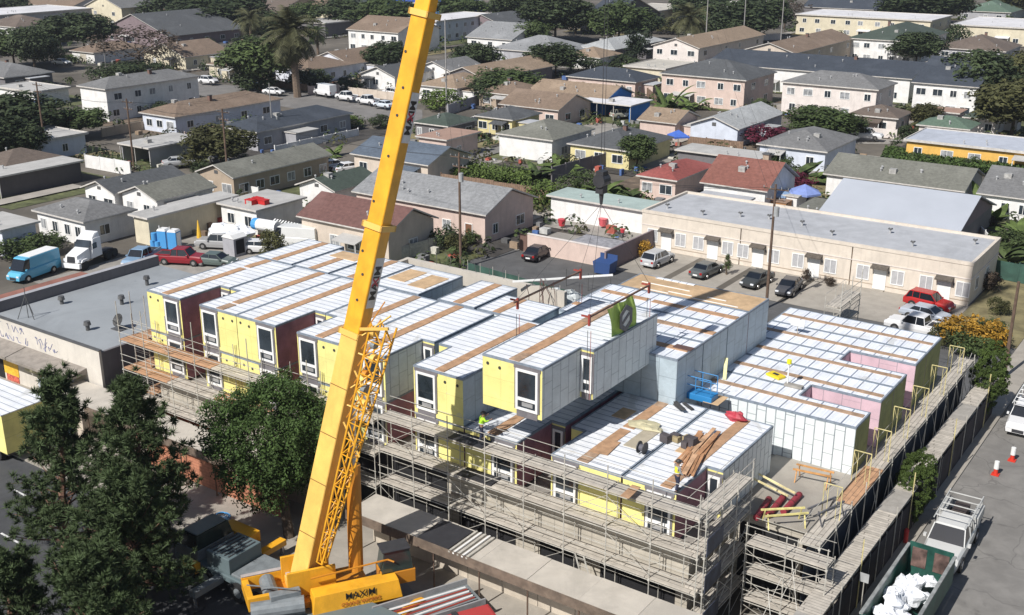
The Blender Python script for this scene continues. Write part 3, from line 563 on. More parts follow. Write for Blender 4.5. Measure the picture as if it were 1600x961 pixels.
# ================================================================ CONSTRUCTION SITE
T3, T2, T1, HM = 11.0, 8.0, 4.9, 2.96
YEL = mat('yellow_sheathing', (0.78, 0.71, 0.26), 0.8, 0.07, 0.9, kind='sheath')
MAR = mat('maroon_sheathing', (0.36, 0.17, 0.205), 0.75, 0.16, 1.0, bump=.5, kind='wrap', p=(1.22, 0.03, 0.25))
WRAPG = mat('grey_wall_wrap', (0.66, 0.71, 0.72), 0.45, 0.10, 0.8, bump=.6, kind='wrap', p=(0.82, 0.07, 0.5))
WRAPW = mat('white_wall_wrap', (0.74, 0.78, 0.78), 0.55, 0.05, 0.8, bump=.5, kind='wrap', p=(0.61, 0.075, 0.75))
WRAPB = mat('blue_grey_wall_wrap', (0.42, 0.50, 0.55), 0.5, 0.12, 0.8, bump=.5, kind='wrap', p=(1.2, 0.07, 0.45))
PINK = mat('pink_wrap', (0.64, 0.46, 0.51), 0.6, 0.08, 1.0, kind='wrap', p=(1.2, 0.05, 0.5))
OLIVE = mat('olive_sheathing', (0.27, 0.28, 0.11), 0.8, 0.12, 1.0, kind='sheath')
ROOFA = mat('silver_roof_wrap', (0.82, 0.83, 0.84), 0.5, 0.06, 0.8, kind='membrane', bump=.5, p=(0.61, 0.075, 0.8))
ROOFB = mat('white_roof_panels', (0.80, 0.82, 0.86), 0.5, 0.06, 0.5, kind='membrane', bump=.5, p=(0.95, 0.09, 0.95))
PLY = mat('plywood_strip', (0.43, 0.26, 0.15), 0.85, 0.15, 2.0)
PLY2 = mat('weathered_plywood_strip', (0.37, 0.25, 0.165), 0.85, 0.2, 2.0)
PLYL = mat('osb_roof_deck', (0.55, 0.38, 0.22), 0.85, 0.12, 1.4, kind='patch')
EDGE = plain('roof_edge_tape', (0.22, 0.26, 0.31), 0.6, 0.15, 3)
GAP = plain('gap_board', (0.17, 0.19, 0.22), 0.7, 0.15)
SOF = plain('module_underside', (0.06, 0.055, 0.05), 0.9)
def mod(label, L, fw, rw0, rw1, notch, top, loc, rz=0.0, front=None, side=None, side2=None, roof=None, win='r', notch_side=None, strip=True, group='prefabricated modules', notch_win=True, wall_back=None, strips=None, h=HM, edge_w=.09, name='housing_module', win_side=None):
    """module in its own frame: long axis +Y, front face at y=0; front section 0..fw, rear section rw0..rw1 from y=notch"""
    t = thing(name, label, 'building module', loc, rz, group)
    front = front or YEL; side = side or WRAPG; roof = roof or ROOFA; wb = wall_back or side; ns = notch_side or side
    pts = [(0, 0), (fw, 0)]; mts = [front]
    if notch > 0 and rw1 > fw + .05: pts += [(fw, notch), (rw1, notch), (rw1, L)]; mts += [ns, 'n', side]
    else: pts += [(fw, L)]; mts += [side]
    if notch > 0 and rw0 < -.05: pts += [(rw0, L), (rw0, notch), (0, notch)]; mts += [wb, side2 or side, 'n', ns]
    else: pts += [(0, L)]; mts += [wb, side2 or side]
    b = MB(); n = len(pts)
    for i in range(n):
        p, q = pts[i], pts[(i + 1) % n]; m = mts[i]
        if m == 'n': m = front if ns is not PINK else PINK
        b.face([(p[0], p[1], -h), (q[0], q[1], -h), (q[0], q[1], 0), (p[0], p[1], 0)], m)
    b.face([(p[0], p[1], -h) for p in pts][::-1], SOF)
    for i in range(n):   # base rail and corner posts give relief
        p, q = Vector((*pts[i], 0)), Vector((*pts[(i + 1) % n], 0)); d = (q - p).normalized(); o = Vector((d.y, -d.x, 0)) * .012
    b.build('wall', t)
    r = MB(); r.face([(p[0], p[1], .012) for p in pts], roof); r.face([(p[0], p[1], 0) for p in pts][::-1], roof)
    ro = r.build('roof', t)
    e = MB()
    for i in range(n):
        p, q = Vector((pts[i][0], pts[i][1], 0)), Vector((pts[(i + 1) % n][0], pts[(i + 1) % n][1], 0)); d = (q - p).normalized(); nin = Vector((-d.y, d.x, 0))
        a0, a1 = p - nin * .012, q - nin * .012; b0, b1 = p + nin * edge_w, q + nin * edge_w
        e.hexa([(a0.x, a0.y, -.1), (a1.x, a1.y, -.1), (b1.x, b1.y, -.1), (b0.x, b0.y, -.1)], [(a0.x, a0.y, .03 + .001 * i), (a1.x, a1.y, .03 + .001 * i), (b1.x, b1.y, .03 + .001 * i), (b0.x, b0.y, .03 + .001 * i)], EDGE)
    e.build('edge_flashing', ro)
    if strip:
        for (s0, s1, y0, y1, m_) in (strips or [(fw * .5 - .33, fw * .5 + .33, .15, L - .1, PLY)]):
            if m_ is PLY and y1 - y0 > 6:
                q = random.Random(label + str(s0)); yy = y0
                while yy < y1 - .3:
                    e_ = min(y1, yy + q.choice([1.2, 2.4, 2.4, 3.6])); w0 = q.uniform(-.02, .02); s = MB(); s.box(s0 + w0, s1 + w0 + q.uniform(-.03, .02), yy + .01, e_, .013, .05 + q.uniform(0, .02), q.choice([PLY, PLY, PLY, PLY2])); s.build('plywood_strip', ro); yy = e_ + (q.uniform(.1, .5) if q.random() < .15 else 0)
            else:
                s = MB(); s.box(s0, s1, y0, y1, .013, .055, m_); s.build('plywood_strip', ro)
    def mwin(x, y, w_=1.15, hh=2.1, zb=-2.5, face='f'):
        f = MB(); t_ = .14
        f.box(-w_/2 - t_, w_/2 + t_, -.10, -.003, hh - .0, hh + t_, WHITE); f.box(-w_/2 - t_, w_/2 + t_, -.10, -.003, -t_, 0, WHITE)
        f.box(-w_/2 - t_, -w_/2, -.10, -.003, 0, hh, WHITE); f.box(w_/2, w_/2 + t_, -.10, -.003, 0, hh, WHITE); f.box(-w_/2, w_/2, -.09, -.003, .42, .6, WHITE)
        u_ = t_ + .1; TR = plain('window_flashing', (.17, .16, .17), .7)
        f.box(-w_/2 - u_ - .05, w_/2 + u_ + .05, -.05, -.002, hh + t_, hh + t_ + .2, TR); f.box(-w_/2 - u_, -w_/2 - t_, -.05, -.002, -t_, hh + t_, TR); f.box(w_/2 + t_, w_/2 + u_, -.05, -.002, -t_, hh + t_, TR)
        f.box(-w_/2 - .1, w_/2 + .1, -.04, -.002, -t_ - .42, -t_, TR)
        o = f.build('window', t); p = MB(); p.box(-w_/2, w_/2, -.045, -.03, 0, hh, GLASS); p.build('pane', o)
        s = MB(); s.box(-w_/2 + .25, w_/2 - .2, -.052, -.047, .1, .34, plain('sill_vent', (.3, .3, .3), .5)); s.build('lower_sash', o)
        o.location = (x, y, zb); o.rotation_euler = (0, 0, 0 if face == 'f' else R(90)); return o
    if win == 'r': mwin(fw - .95, 0)
    elif win == 'l': mwin(.95, 0)
    if notch > 0 and notch_win:
        if rw1 > fw + .5: mwin((fw + rw1) / 2, notch, .42, 1.9, -2.45)
    if front is YEL:
        for q in ((.35, -.45), (1.15, -.55)) if win == 'r' else ((fw - 1.3, -.5), (fw - .4, -.5)) if win == 'l' else ():
            c = MB(); c.tube((q[0], -.02, q[1]), (q[0], .02, q[1]), .1, .1, plain('duct_hole', (.05, .05, .04), .8), 8); c.build('vent_hole', t)
    return t
YF = 46.6
# upper row, street front:  x0, width, notch side, window side, rear extension
ups = [(-64.06, 3.56, 'r', 'r', 'leftmost upper module beside the grey commercial roof', 10.0, MAR),
       (-58.5, 3.6, 'l', 'l', 'upper module right of the first maroon recess', 10.0, MAR),
       (-54.85, 3.65, 'r', 'r', 'upper module left of the second maroon recess, grey stain on its roof', 10.0, MAR),
       (-49.27, 3.6, 'l', 'l', 'upper module directly left of the crane boom', 9.9, MAR),
       (-45.6, 3.65, 'r', 'r', 'upper module directly behind the lattice jib of the crane', 9.9, WRAPG),
       (-39.7, 3.65, 'l', 'l', 'upper module next to the empty slot of the hoisted module', 10.1, WRAPB)]
for i, (x0, wd, ns_, ws_, lb, ln, sm) in enumerate(ups):
    r0, r1 = (0, wd + .93) if ns_ == 'r' else (-.95, wd)
    if x0 == -39.7: r1 = wd
    mod('yellow-fronted ' + lb, ln, wd, r0, r1, 3.6, T3, (x0, YF, T3), win=ws_, side=sm, notch_side=sm, side2=sm, notch_win=True)
# upper rear row
rears = [(-64.0, 3.9, 10.4 - 4.6), (-59.9, 3.6, 5.0), (-56.1, 3.75, 5.2), (-52.2, 4.5, 5.1), (-46.0, 3.15, 5.1), (-42.6, 4.4, 3.4)]
rl = ['rear upper module behind the leftmost front module', 'rear upper module left of the boom with a bare plywood corner', 'rear upper module hidden mostly behind the boom',
      'rear upper module with two large plywood patches right of the boom', 'rear upper module with a blue corrugated end right of the recess', 'short rear upper module in front of the folded tarpaulins']
for (x0, wd, ln), lb in zip(rears, rl):
    st = None
    if 'plywood patches' in lb: st = [(.3, 1.9, 1.6, 4.2, PLYL), (2.5, 4.1, 1.2, 4.0, PLYL)]
    if 'bare plywood' in lb: st = [(1.5, 2.15, .1, 3.2, PLY), (.6, 3.2, 3.3, 4.8, PLYL)]
    if x0 == -42.6: st = [(1.2, 1.8, .1, 3.3, PLY)]
    mod('silver-roofed ' + lb, ln, wd, 0, wd, 0, T3, (x0, 56.75, T3), front=WRAPG, side=WRAPB, win=None, strips=st)
# gap boards between modules
for (x, y0, y1) in ((-59.05, 50.3, 56.6), (-54.9 + .04, 46.7, 56.6), (-50.25, 50.3, 56.6), (-45.64, 46.7, 56.5), (-40.98, 50.3, 56.5), (-56.2, 56.8, 61.7), (-60.0, 56.8, 61.7), (-52.27, 56.8, 62)):
    pass
# transverse group in the middle of the block (their long axis runs along X)
for k, (y0, wd, x0, x1, lb, rf) in enumerate(((56.2, 3.45, -36.0, -27.35, 'mid-block module nearest the hoisted module, lit in part by its shadow edge', ROOFB), (59.75, 3.45, -38.0, -27.35, 'mid-block module crossed by the boom shadow', ROOFB),
        (63.3, 3.2, -38.0, -27.35, 'mid-block module just in front of the bare orange deck', ROOFB), (66.6, 3.3, -37.4, -27.35, 'bare orange plywood roof deck at the rear of the block', PLYL))):
    L_ = x1 - x0
    st = [(wd * .5 - .28, wd * .5 + .28, .1, L_ - .1, PLY)]
    if rf is PLYL: st = [(.35, .42, 1.0, 4.4, WHITE), (.7, .77, 4.6, 6.4, WHITE), (1.1, 1.18, 2.2, 3.6, WHITE), (.3, .38, 6.2, 8.4, WHITE), (1.6, 1.67, 5.2, 9, WHITE), (2.9, 3.2, 5.5, 8.6, ROOFA)]
    mod(('silver-roofed ' if rf is ROOFB else '') + lb, L_, wd, 0, wd, 0, T3, (x1, y0, T3), R(90), front=WRAPB, side=WRAPB, side2=WRAPB if rf is not PLYL else PINK, win=None, roof=rf, strips=st, group='prefabricated modules')
# lower row, street front (level two) -- all along the front under the upper row
lows = [(-64.06, 3.56, 'r', 'r'), (-58.5, 3.6, 'l', 'l'), (-54.85, 3.65, 'r', 'r'), (-49.27, 3.6, 'l', 'l'), (-45.6, 3.65, 'r', 'r'), (-39.7, 3.65, 'l', 'l'), (-35.95, 3.65, 'r', 'r'), (-30.0, 4.4, 'l', 'l'), (-25.5, 3.15, 'r', 'r')]
ll = ['leftmost lower module with a yellow wall above the orange scaffold boards', 'lower module under the first maroon recess, partly behind the round tree', 'lower module hidden behind the round tree', 'lower module left of the boom behind the tree',
      'lower module right of the boom, second window row', 'lower module with patchy shadow below the empty slot edge', 'lower module whose open roof waits for the hoisted module', 'lower roof module with the worker side plywood strip and loose boards', 'lower corner module with plywood roof piles and the worker']
LOWM = []
for (x0, wd, ns_, ws_), lb in zip(lows, ll):
    r0, r1 = (0, wd + .93) if ns_ == 'r' else (-.95, wd)
    st = None
    if x0 == -25.5: st = [(2.1, 2.75, .2, 10.2, PLY), (.9, 2.0, 4.2, 6.6, PLYL)]
    if x0 == -30.0: st = [(1.5, 2.2, .2, 10.2, PLY), (2.7, 3.6, 3.2, 5.8, plain('loose_board', (.42, .37, .28), .8)), (.2, 1.1, 6.2, 7.6, PLYL)]
    LOWM.append(mod('yellow-fronted ' + lb, 10.4, wd, r0, r1, 3.6, T2, (x0, YF, T2), win=ws_, side=MAR if x0 < -26 else WRAPW, side2=MAR, notch_side=MAR, strips=st))
# right wing: modules across, right end faces the street
rwl = ['right-wing module nearest the camera with the tall white ribbed wall', 'second right-wing module, front edge of the first pink recess', 'third right-wing module carrying the yellow tray', 'fourth right-wing module, front edge of the second pink recess', 'rearmost right-wing module beside the parked white pickup']
for k in range(5):
    wd = 3.5; y0 = 59.5 + k * 3.58
    # module frame: y=0 is the street end (x=-17.4), running to -X ; local x -> world +Y
    near = (k % 2 == 0)
    # notches near the street end between modules 0|1 and 2|3
    fw = wd; r0 = 0; loc_y = y0; n = 0
    if k in (0, 2): fw, r0, r1, n, loc_y = wd - .95, 0, wd, 4.4, y0
    elif k in (1, 3): fw, r0, r1, n, loc_y = wd - .95, -.95, wd - .95, 4.4, y0 + .95
    else: r1 = wd
    st = [((r0 + r1) / 2 - .22, (r0 + r1) / 2 + .22, .15, 11.0, PLY2)]
    mod('silver-panelled ' + rwl[k], 11.15, fw, r0, r1, n, T2, (-17.4, loc_y, T2), R(90), front=OLIVE, side=PINK if k in (0, 2) else WRAPW, side2=WRAPW if k == 0 else PINK, notch_side=PINK, roof=ROOFB, win=None, notch_win=False, strips=st, h=3.08)
# the hoisted module
fl = mod('grey-wrapped yellow-fronted module hanging from the crane in mid-air', 11.3, 3.92, 0, 4.75, 3.9, 13.3, (-34.0, 45.75, 13.3), win='r', side=WRAPG, notch_side=WRAPG, side2=WRAPG, group=None, name='hoisted_module')
fl['category'] = 'hoisted module'
# podium (ground floor) and its deck
BLK = mat('podium_block', (0.46, 0.42, 0.35), 0.85, 0.08, 0.7, kind='siding')
PLW = mat('beige_boards', (0.50, 0.44, 0.36), 0.85, 0.1, 0.7, kind='stucco')
pod = thing('podium', 'beige boarded ground floor podium under the stacked modules with dark openings', 'building podium', (-64, 46.8, 0))
b = MB(); b.box(0, 42.5, 0, 15, 0, T1, BLK, CONCD); b.box(42.51, 46.6, 5.3, 30.5, 0, T1, BLK, CONC); b.box(24, 42.5, 15.01, 30.5, 0, T1, BLK, CONCD); b.build('wall', pod)
b = MB(); b.box(42.0, 46.9, 5.0, 12.6, T1, T1 + .12, CONC); b.box(35, 46.9, 12.61, 31.2, T1 - .35, T1 + .001, CONC); b.build('deck_slab', pod)
b = MB(); b.box(.1, 21.2, 10.35, 14.9, T1 + .01, 7.98, WRAPB); b.build('rear_storey', pod); b = MB(); b.box(26.1, 36.6, 10.3, 23.0, T1 + .01, 7.98, WRAPB); b.build('rear_storey', pod)
OPN = plain('dark_opening', (0.012, 0.012, 0.014), 0.9)  # near-black panels: unlit depth of the openings is put into the colour
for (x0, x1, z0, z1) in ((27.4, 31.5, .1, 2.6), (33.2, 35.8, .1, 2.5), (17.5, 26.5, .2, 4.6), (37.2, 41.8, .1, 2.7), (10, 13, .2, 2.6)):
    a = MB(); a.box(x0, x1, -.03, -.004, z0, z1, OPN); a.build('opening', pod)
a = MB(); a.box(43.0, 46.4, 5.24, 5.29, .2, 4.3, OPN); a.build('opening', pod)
a = MB(); a.box(0, 14, -.05, -.005, .1, 2.2, mat('orange_brick', (0.46, 0.19, 0.11), 0.85, 0.15, 2, kind='brick')); a.build('brick_panel', pod)
# rear parapet wall
pw = thing('concrete_wall', 'raw beige concrete parapet wall behind the roofs, top bare with sprouting rebar', 'wall', (-54.3, 63.1, 0))
CW = mat('cast_concrete', (0.50, 0.46, 0.40), 0.9, 0.05, 0.5, kind='stucco')
bx('wall', pw, 0, 14.6, 0, .35, 0, 10.95, CW); bx('return_wall', pw, 0, .35, -2.2, -.01, 0, 10.93, CW)
for k in range(9):
    x = 3 + k * 1.25; c = MB(); c.path([(x, .18, 10.9), (x + rnd.uniform(-.2, .2), .2, 11.6), (x + rnd.uniform(-.5, .5), .2, 11.9)], .02, DGREY, 4); c.build('rebar', pw)

# ================================================================ SCAFFOLDING
SCF = mat('galvanised_tube', (0.47, 0.45, 0.40), 0.5, 0.15, 3.0, metal=0.0)
SCY = mat('yellow_frame', (0.62, 0.54, 0.26), 0.55, 0.15, 3.0)
PLK = mat('scaffold_planks', (0.52, 0.475, 0.41), 0.85, 0.12, 2.0, kind='planks')
PLKO = mat('new_scaffold_planks', (0.52, 0.30, 0.17), 0.85, 0.12, 2.0, kind='planks')
def scaffold(name, label, x0, x1, yo, yi, decks, ztop, bay, brace=True, guard_top=1.1, rails=True, deckm=None, tubem=None, cat='scaffold', deck_gap=None, rz=0, loc=None, skipbays=()):
    """runs along local X from 0..L; outer row at y=0, inner row at y=dp (towards the wall)"""
    L = x1 - x0; dp = yi - yo; t = thing(name, label, cat, loc or (x0, yo, 0), rz); n = max(1, round(L / bay)); st = L / n; tm = tubem or SCF; r_ = random.Random(name + label)
    for i in range(n + 1):
        x = i * st; s = MB(); zt = ztop + guard_top * r_.uniform(.75, 1.15)
        s.tube((x, 0, 0), (x, 0, zt), .034, .034, tm, 5); s.tube((x, dp, 0), (x, dp, ztop - .1), .03, .03, tm, 5)
        for z in decks: s.tube((x, 0, z - .12), (x, dp, z - .12), .026, .026, tm, 4); s.box(x - .06, x + .06, -.06, .06, z - .2, z - .1, tm)
        s.build('standard', t)
    for z in decks:
        dmx = deckm or PLK; segs = max(1, round(L / (bay * 2)))
        for k in range(segs):
            a0 = L * k / segs + .02; a1 = L * (k + 1) / segs - .02; zz = z + r_.uniform(-.03, .03)
            d = MB(); m_ = dmx if not callable(dmx) else dmx(k, segs, z)
            if m_ is None: continue
            d.box(a0, a1, .02, dp - .05, zz - .09, zz, m_); d.build('deck', t)
    if rails:
        for z in decks:
            rl = MB(); rl.tube((-.1, -.03, z + .55), (L + .1, -.03, z + .55), .022, .022, tm, 4); rl.tube((-.1, -.03, z + 1.05), (L + .1, -.03, z + 1.05), .022, .022, tm, 4); rl.build('guard_rail', t)
    for z in decks:
        if dp > 1:
            rl = MB(); rl.tube((0, dp, z + .9), (L, dp, z + .9), .018, .018, tm, 4); rl.build('ledger', t)
            rl = MB(); rl.tube((0, .0, z - .16), (L, .0, z - .16), .028, .028, tm, 4); rl.build('ledger', t)
    if brace:
        zs = [0] + list(sorted(decks))
        for i in range(n):
            if i in skipbays: continue
            for z0, z1 in zip(zs, zs[1:] + [ztop]):
                if z1 - z0 < 1 or r_.random() < .25: continue
                br = MB(); x = i * st
                br.tube((x, -.05, z0 + .2), (x + st, -.05, z1 - .3), .016, .016, tm, 4)
                if r_.random() < .6: br.tube((x, -.07, z1 - .3), (x + st, -.07, z0 + .2), .016, .016, tm, 4)
                br.build('brace', t)
    return t
YO, YI = 45.3, 46.45
scaffold('scaffold', 'right front scaffold run below the yellow-fronted modules with pale plank decks', -41.5, -20.4, YO, YI, [1.3, 3.45, 5.6, 7.75], 7.9, 2.62)
scaffold('scaffold', 'left front scaffold run with orange and grey plank decks by the round tree', -66.0, -41.9, YO, YI, [2.9, 5.1, 7.3], 9.0, 2.6, deckm=lambda k, n, z: PLKO if (z > 6 and k < 2) or (z < 6 and z > 4 and k in (0, 2)) else PLK)
# scaffold returns on the right end of the lower front block
scaffold('scaffold', 'short scaffold return at the right end of the yellow-fronted block with dark toe boards', 0, 5.6, 0, 1.1, [1.4, 3.5, 5.6, 7.6], 7.8, 2.0, rz=R(90), loc=(-20.15, 45.6, 0), brace=True)
tb = thing('edge_screen', 'dark blue edge boards hanging at the right end of the front scaffold', 'screen', (-19.95, 45.4, 0))
NAVY = plain('navy_board', (0.05, 0.06, 0.09), 0.6, 0.3)
for z in (2.2, 4.4, 6.5): bx('board', tb, -.02, .02, 0, 1.9, z - .8, z + .2, NAVY)
# scaffold across the notch between the front block and the right wing
scaffold('scaffold', 'front scaffold of the notch before the concrete deck with crossed braces', -19.6, -15.2, 49.6, 50.8, [1.2, 2.9, 4.6], 4.8, 2.2)
# right-wing street-side scaffold (runs along Y)
scaffold('scaffold', 'long street-side scaffold walkway along the right wing', 0, 31.5, 0, 1.15, [T1 + .05], T1 + .2, 2.45, rz=R(90), loc=(-16.05, 50.8, 0), brace=True, rails=False, guard_top=.4, deckm=lambda k, n, z: PLKO if k in (1,) else PLK)
sh = thing('street_shed', 'narrow plank-roofed pedestrian canopy along the street side fence', 'canopy', (-16.0, 44.5, 0))
for k in range(13):
    y0 = k * 3.1
    d = MB(); d.box(.15, 1.35, y0 + .02, y0 + 3.08, 2.9, 3.0, PLK if k % 5 else plain('weathered_ply', (.33, .31, .28), .9)); d.build('deck', sh)
    if k % 1 == 0:
        s = MB(); s.tube((1.35, y0, 0), (1.35, y0, 3.5 + .9 * (k % 3 == 0)), .035, .035, SCY if k % 3 == 0 else SCF, 5); s.build('post', sh); s = MB(); s.tube((.15, y0, 0), (.15, y0, 3.0), .03, .03, SCF, 5); s.build('post', sh)
        s = MB(); s.tube((.15, y0, 2.9), (-.9, y0 + 1.6, 4.7), .02, .02, SCF, 4); s.tube((.15, y0, .3), (1.3, y0 + 2.9, 2.7), .02, .02, SCF, 4); s.build('brace', sh)
        s = MB(); s.path([(.1, y0, .6), (.1, y0 + 3.1, 2.6)], .02, SCF, 4); s.path([(-.75, y0, 3.2), (-.75, y0 + 3.0, 4.6)], .02, SCF, 4); s.path([(-.72, y0 + 3, 1.2), (-.72, y0, 4.5)], .02, SCF, 4); s.build('brace', sh)
NETM = mat('dark_debris_net', (0.025, 0.035, 0.055), 0.85, 0.3, 0.8)
nf = thing('debris_netting', 'dark blue debris netting hung under the street-side scaffold walkway', 'netting', (-16.7, 50.4, 0))
for k in range(8): bx('net_panel', nf, rnd.uniform(-.05, .05), .02 + rnd.uniform(0, .05), k * 4 + .03, k * 4 + 3.97, 0.02, 4.7, NETM)
ff = thing('site_fence', 'black screened fence along the street pavement edge', 'fence', (-14.72, 44.0, 0))
for k in range(14):
    bx('screen', ff, -.02, .02, k * 2.9 + .04, k * 2.9 + 2.86, .15, 2.45, plain('black_screen', (0.03, 0.025, 0.03), .9, .3, .8)); c = MB(); c.tube((0, k * 2.9, .1), (0, k * 2.9, 2.6), .03, .03, SCF, 5); c.build('post', ff)
# guard frames standing on the upper walkway
gf0 = thing('guard_frame', 'yellow tube guard frame on the street-side walkway, nearest the camera', 'guard frame', (-16.15, 54.0, T1 + .06), 0, 'yellow guard frames on the street-side walkway')
s = MB(); s.tube((0, 0, 0), (0, 0, 2.0), .03, .03, SCY, 5); s.tube((-1.0, 0, 0), (-1.0, 0, 2.0), .03, .03, SCY, 5); s.tube((0, 0, 2), (-1.0, 0, 2), .03, .03, SCY, 5); s.build('hoop', gf0)
s = MB(); s.tube((-.25, 0, 0), (-.25, 0, 1.9), .018, .018, SCY, 4); s.tube((-.75, 0, 0), (-.75, 0, 1.9), .018, .018, SCY, 4); s.tube((-.25, 0, 1.2), (0, 0, 1.9), .015, .015, SCY, 4); s.tube((-.75, 0, 1.2), (-1.0, 0, 1.9), .015, .015, SCY, 4); s.build('inner_frame', gf0)
for k, (y, lb) in enumerate(((58.8, 'yellow tube guard frame beside the corner of the tall white ribbed wall'), (62.4, 'yellow tube guard frame beside the first pink recess'), (66.2, 'yellow tube guard frame on the middle of the walkway by the third right-wing module'), (70.2, 'yellow tube guard frame beside the second pink recess'), (74.5, 'yellow tube guard frame near the far end of the walkway'), (79.0, 'yellow tube guard frame at the far end of the walkway by the orange bush'))):
    dup(gf0, (-16.15, y, T1 + .06), None, lb)
# front pedestrian canopy
SHD = mat('canopy_boards', (0.50, 0.46, 0.40), 0.85, 0.06, 0.8, kind='patch')
for (lb, x0, x1, y0, y1) in (('broad beige sidewalk canopy in front of the building, right of the crane', -41.2, -19.0, 41.9, 44.5), ('beige sidewalk canopy behind the round tree, left of the crane', -66.5, -46.5, 42.1, 44.6)):
    cn = thing('sidewalk_canopy', lb, 'canopy', (x0, y0, 0)); L = x1 - x0; nseg = int(L / 3.0)
    for k in range(nseg):
        z = 3.0 + rnd.uniform(-.015, .015); bx('roof_board', cn, k * L / nseg + .01, (k + 1) * L / nseg - .01, 0, y1 - y0, z - .1, z, SHD)
        s = MB(); q = k * L / nseg + .1; s.tube((q, .1, 0), (q, .1, 2.9), .05, .05, WOODP, 5); s.build('post', cn); s = MB(); s.tube((q, y1 - y0 - .1, 0), (q, y1 - y0 - .1, 2.9), .05, .05, WOODP, 5); s.build('post', cn)
    bx('fascia_beam', cn, 0, L, -.08, -.01, 2.55, 3.12, plain('brown_beam', (.16, .12, .09), .8, .2)); bx('wall_board', cn, 0, L, y1 - y0 - .06, y1 - y0 - .01, .05, 2.9, PLW)
hd2 = thing('hoarding', 'orange brick-patterned hoarding under the left sidewalk canopy', 'hoarding', (-60.5, 42.6, .13)); bx('board', hd2, 0, 13, 0, .12, 0, 2.3, mat('orange_brick', (0, 0, 0)))
hd3 = thing('hoarding', 'beige board hoarding under the right sidewalk canopy', 'hoarding', (-41.0, 43.9, .13))
for k in range(9): bx('board', hd3, k * 2.4, k * 2.4 + 2.36, 0, .06, 0, 2.6, PLW)
mb = thing('rubber_mat', 'black mat and pale timbers laid across the front sidewalk canopy', 'mat', (-33.6, 41.9, 3.02)); bx('mat', mb, -2.3, -.1, .1, 2.4, 0, .05, plain('black_mat', (.03, .03, .035), .7))
for k in range(5): c = MB(); c.box(.05 + k * .3, .16 + k * .3, -.1, 2.5, .0, .09, WHITE if k % 2 else SCF); c.build('timber', mb)
for (x, z, lb) in ((-34.6, 7.78, 'dark mat on the topmost front scaffold deck below the empty slot'), (-34.0, 5.63, 'dark mat on the middle front scaffold deck')):
    m_ = thing('rubber_mat', lb, 'mat', (x, 45.25, z)); bx('mat', m_, -1.6, .8, .05, 1.1, 0, .05, plain('black_mat', (0, 0, 0)))
ld = thing('ladder', 'aluminium ladder leaning down from the lowest front scaffold deck', 'ladder', (-27.5, 45.2, 0))
b = MB(); b.bar((0, 0, 3.4), (1.9, -1.0, .1), .05, .09, SCF); b.build('rail', ld); b = MB(); b.bar((.55, 0, 3.4), (2.45, -1.0, .1), .05, .09, SCF); b.build('rail', ld)
for k in range(9): q = (k + .5) / 9; b = MB(); b.tube((1.9 * q, -q, 3.4 - 3.3 * q), (1.9 * q + .55, -q, 3.4 - 3.3 * q), .02, .02, SCF, 4); b.build('rung', ld)

# ================================================================ CRANE
CY = mat('crane_yellow', (0.78, 0.385, 0.025), 0.42, 0.10, 0.9, kind='stucco'); CO = paint('crane_orange', (0.55, 0.22, 0.02), 0.45); CG = plain('crane_grey', (0.20, 0.22, 0.23), 0.5, 0.12)
CYP = mat('crane_base_yellow', (0.80, 0.50, 0.12), 0.5, 0.10, 0.7, kind='stucco'); CY2 = paint('crane_pale_yellow', (0.80, 0.50, 0.12), 0.45); DARK = plain('crane_dark', (0.04, 0.04, 0.045), 0.5)
B0 = Vector((*un(478, 884, 3.0), 3.0)); tx_, ty_, tz_ = unXY(985, -1470, Y=50.6); TP = Vector((tx_, ty_, tz_))
ax = (TP - B0).normalized(); LEN = (TP - B0).length
ed = Vector((1, .06, 0)); ed = (ed - ax * ed.dot(ax)).normalized(); up_ = ed.cross(ax).normalized()   # up_ points away from the street side / -Y
if up_.y > 0: up_ = -up_
CRG = None
crane = thing('mobile_crane', 'yellow telescopic mobile crane with raised boom lettered MAXIM and folded lattice jib', 'crane', tuple(B0 - Vector((0, 0, 3))))
O_ = tuple(crane.location)
def P_(t, a, b): return B0 + ax * (LEN * t) + ed * a + up_ * b
def boxsec(name, t0, t1, w0, h0, m, taper=1.0, side=None):
    b = MB(); k = 1
    def ring(t, w_, h_): c = .18; return [P_(t, -w_/2, h_/2 - c), P_(t, -w_/2, -h_/2 + c), P_(t, -w_/2 + c, -h_/2), P_(t, w_/2 - c, -h_/2), P_(t, w_/2, -h_/2 + c), P_(t, w_/2, h_/2 - .04), P_(t, w_/2 - .04, h_/2), P_(t, -w_/2 + .04, h_/2)]
    a, c = ring(t0, w0, h0), ring(t1, w0 * taper, h0 * taper); n = len(a)
    for i in range(n):
        j = (i + 1) % n; b.face([a[i], a[j], c[j], c[i]][::-1], m if not (side and i in (3, 4)) else side)
    b.face(a, m); b.face(c[::-1], m)
    return b.build(name, crane, O_)
bm_ = boxsec('boom_section', -.01, .198, 1.12, 1.05, CYP)  # base section in a paler yellow than the sections above it
s2_ = boxsec('boom_section', .198, .282, 1.04, .98, CY); boxsec('boom_section', .282, .438, .96, .9, CY); boxsec('boom_section', .438, .60, .88, .82, CY)
boxsec('boom_section', .60, .78, .80, .72, CY); boxsec('boom_section', .78, 1.0, .72, .62, CY)
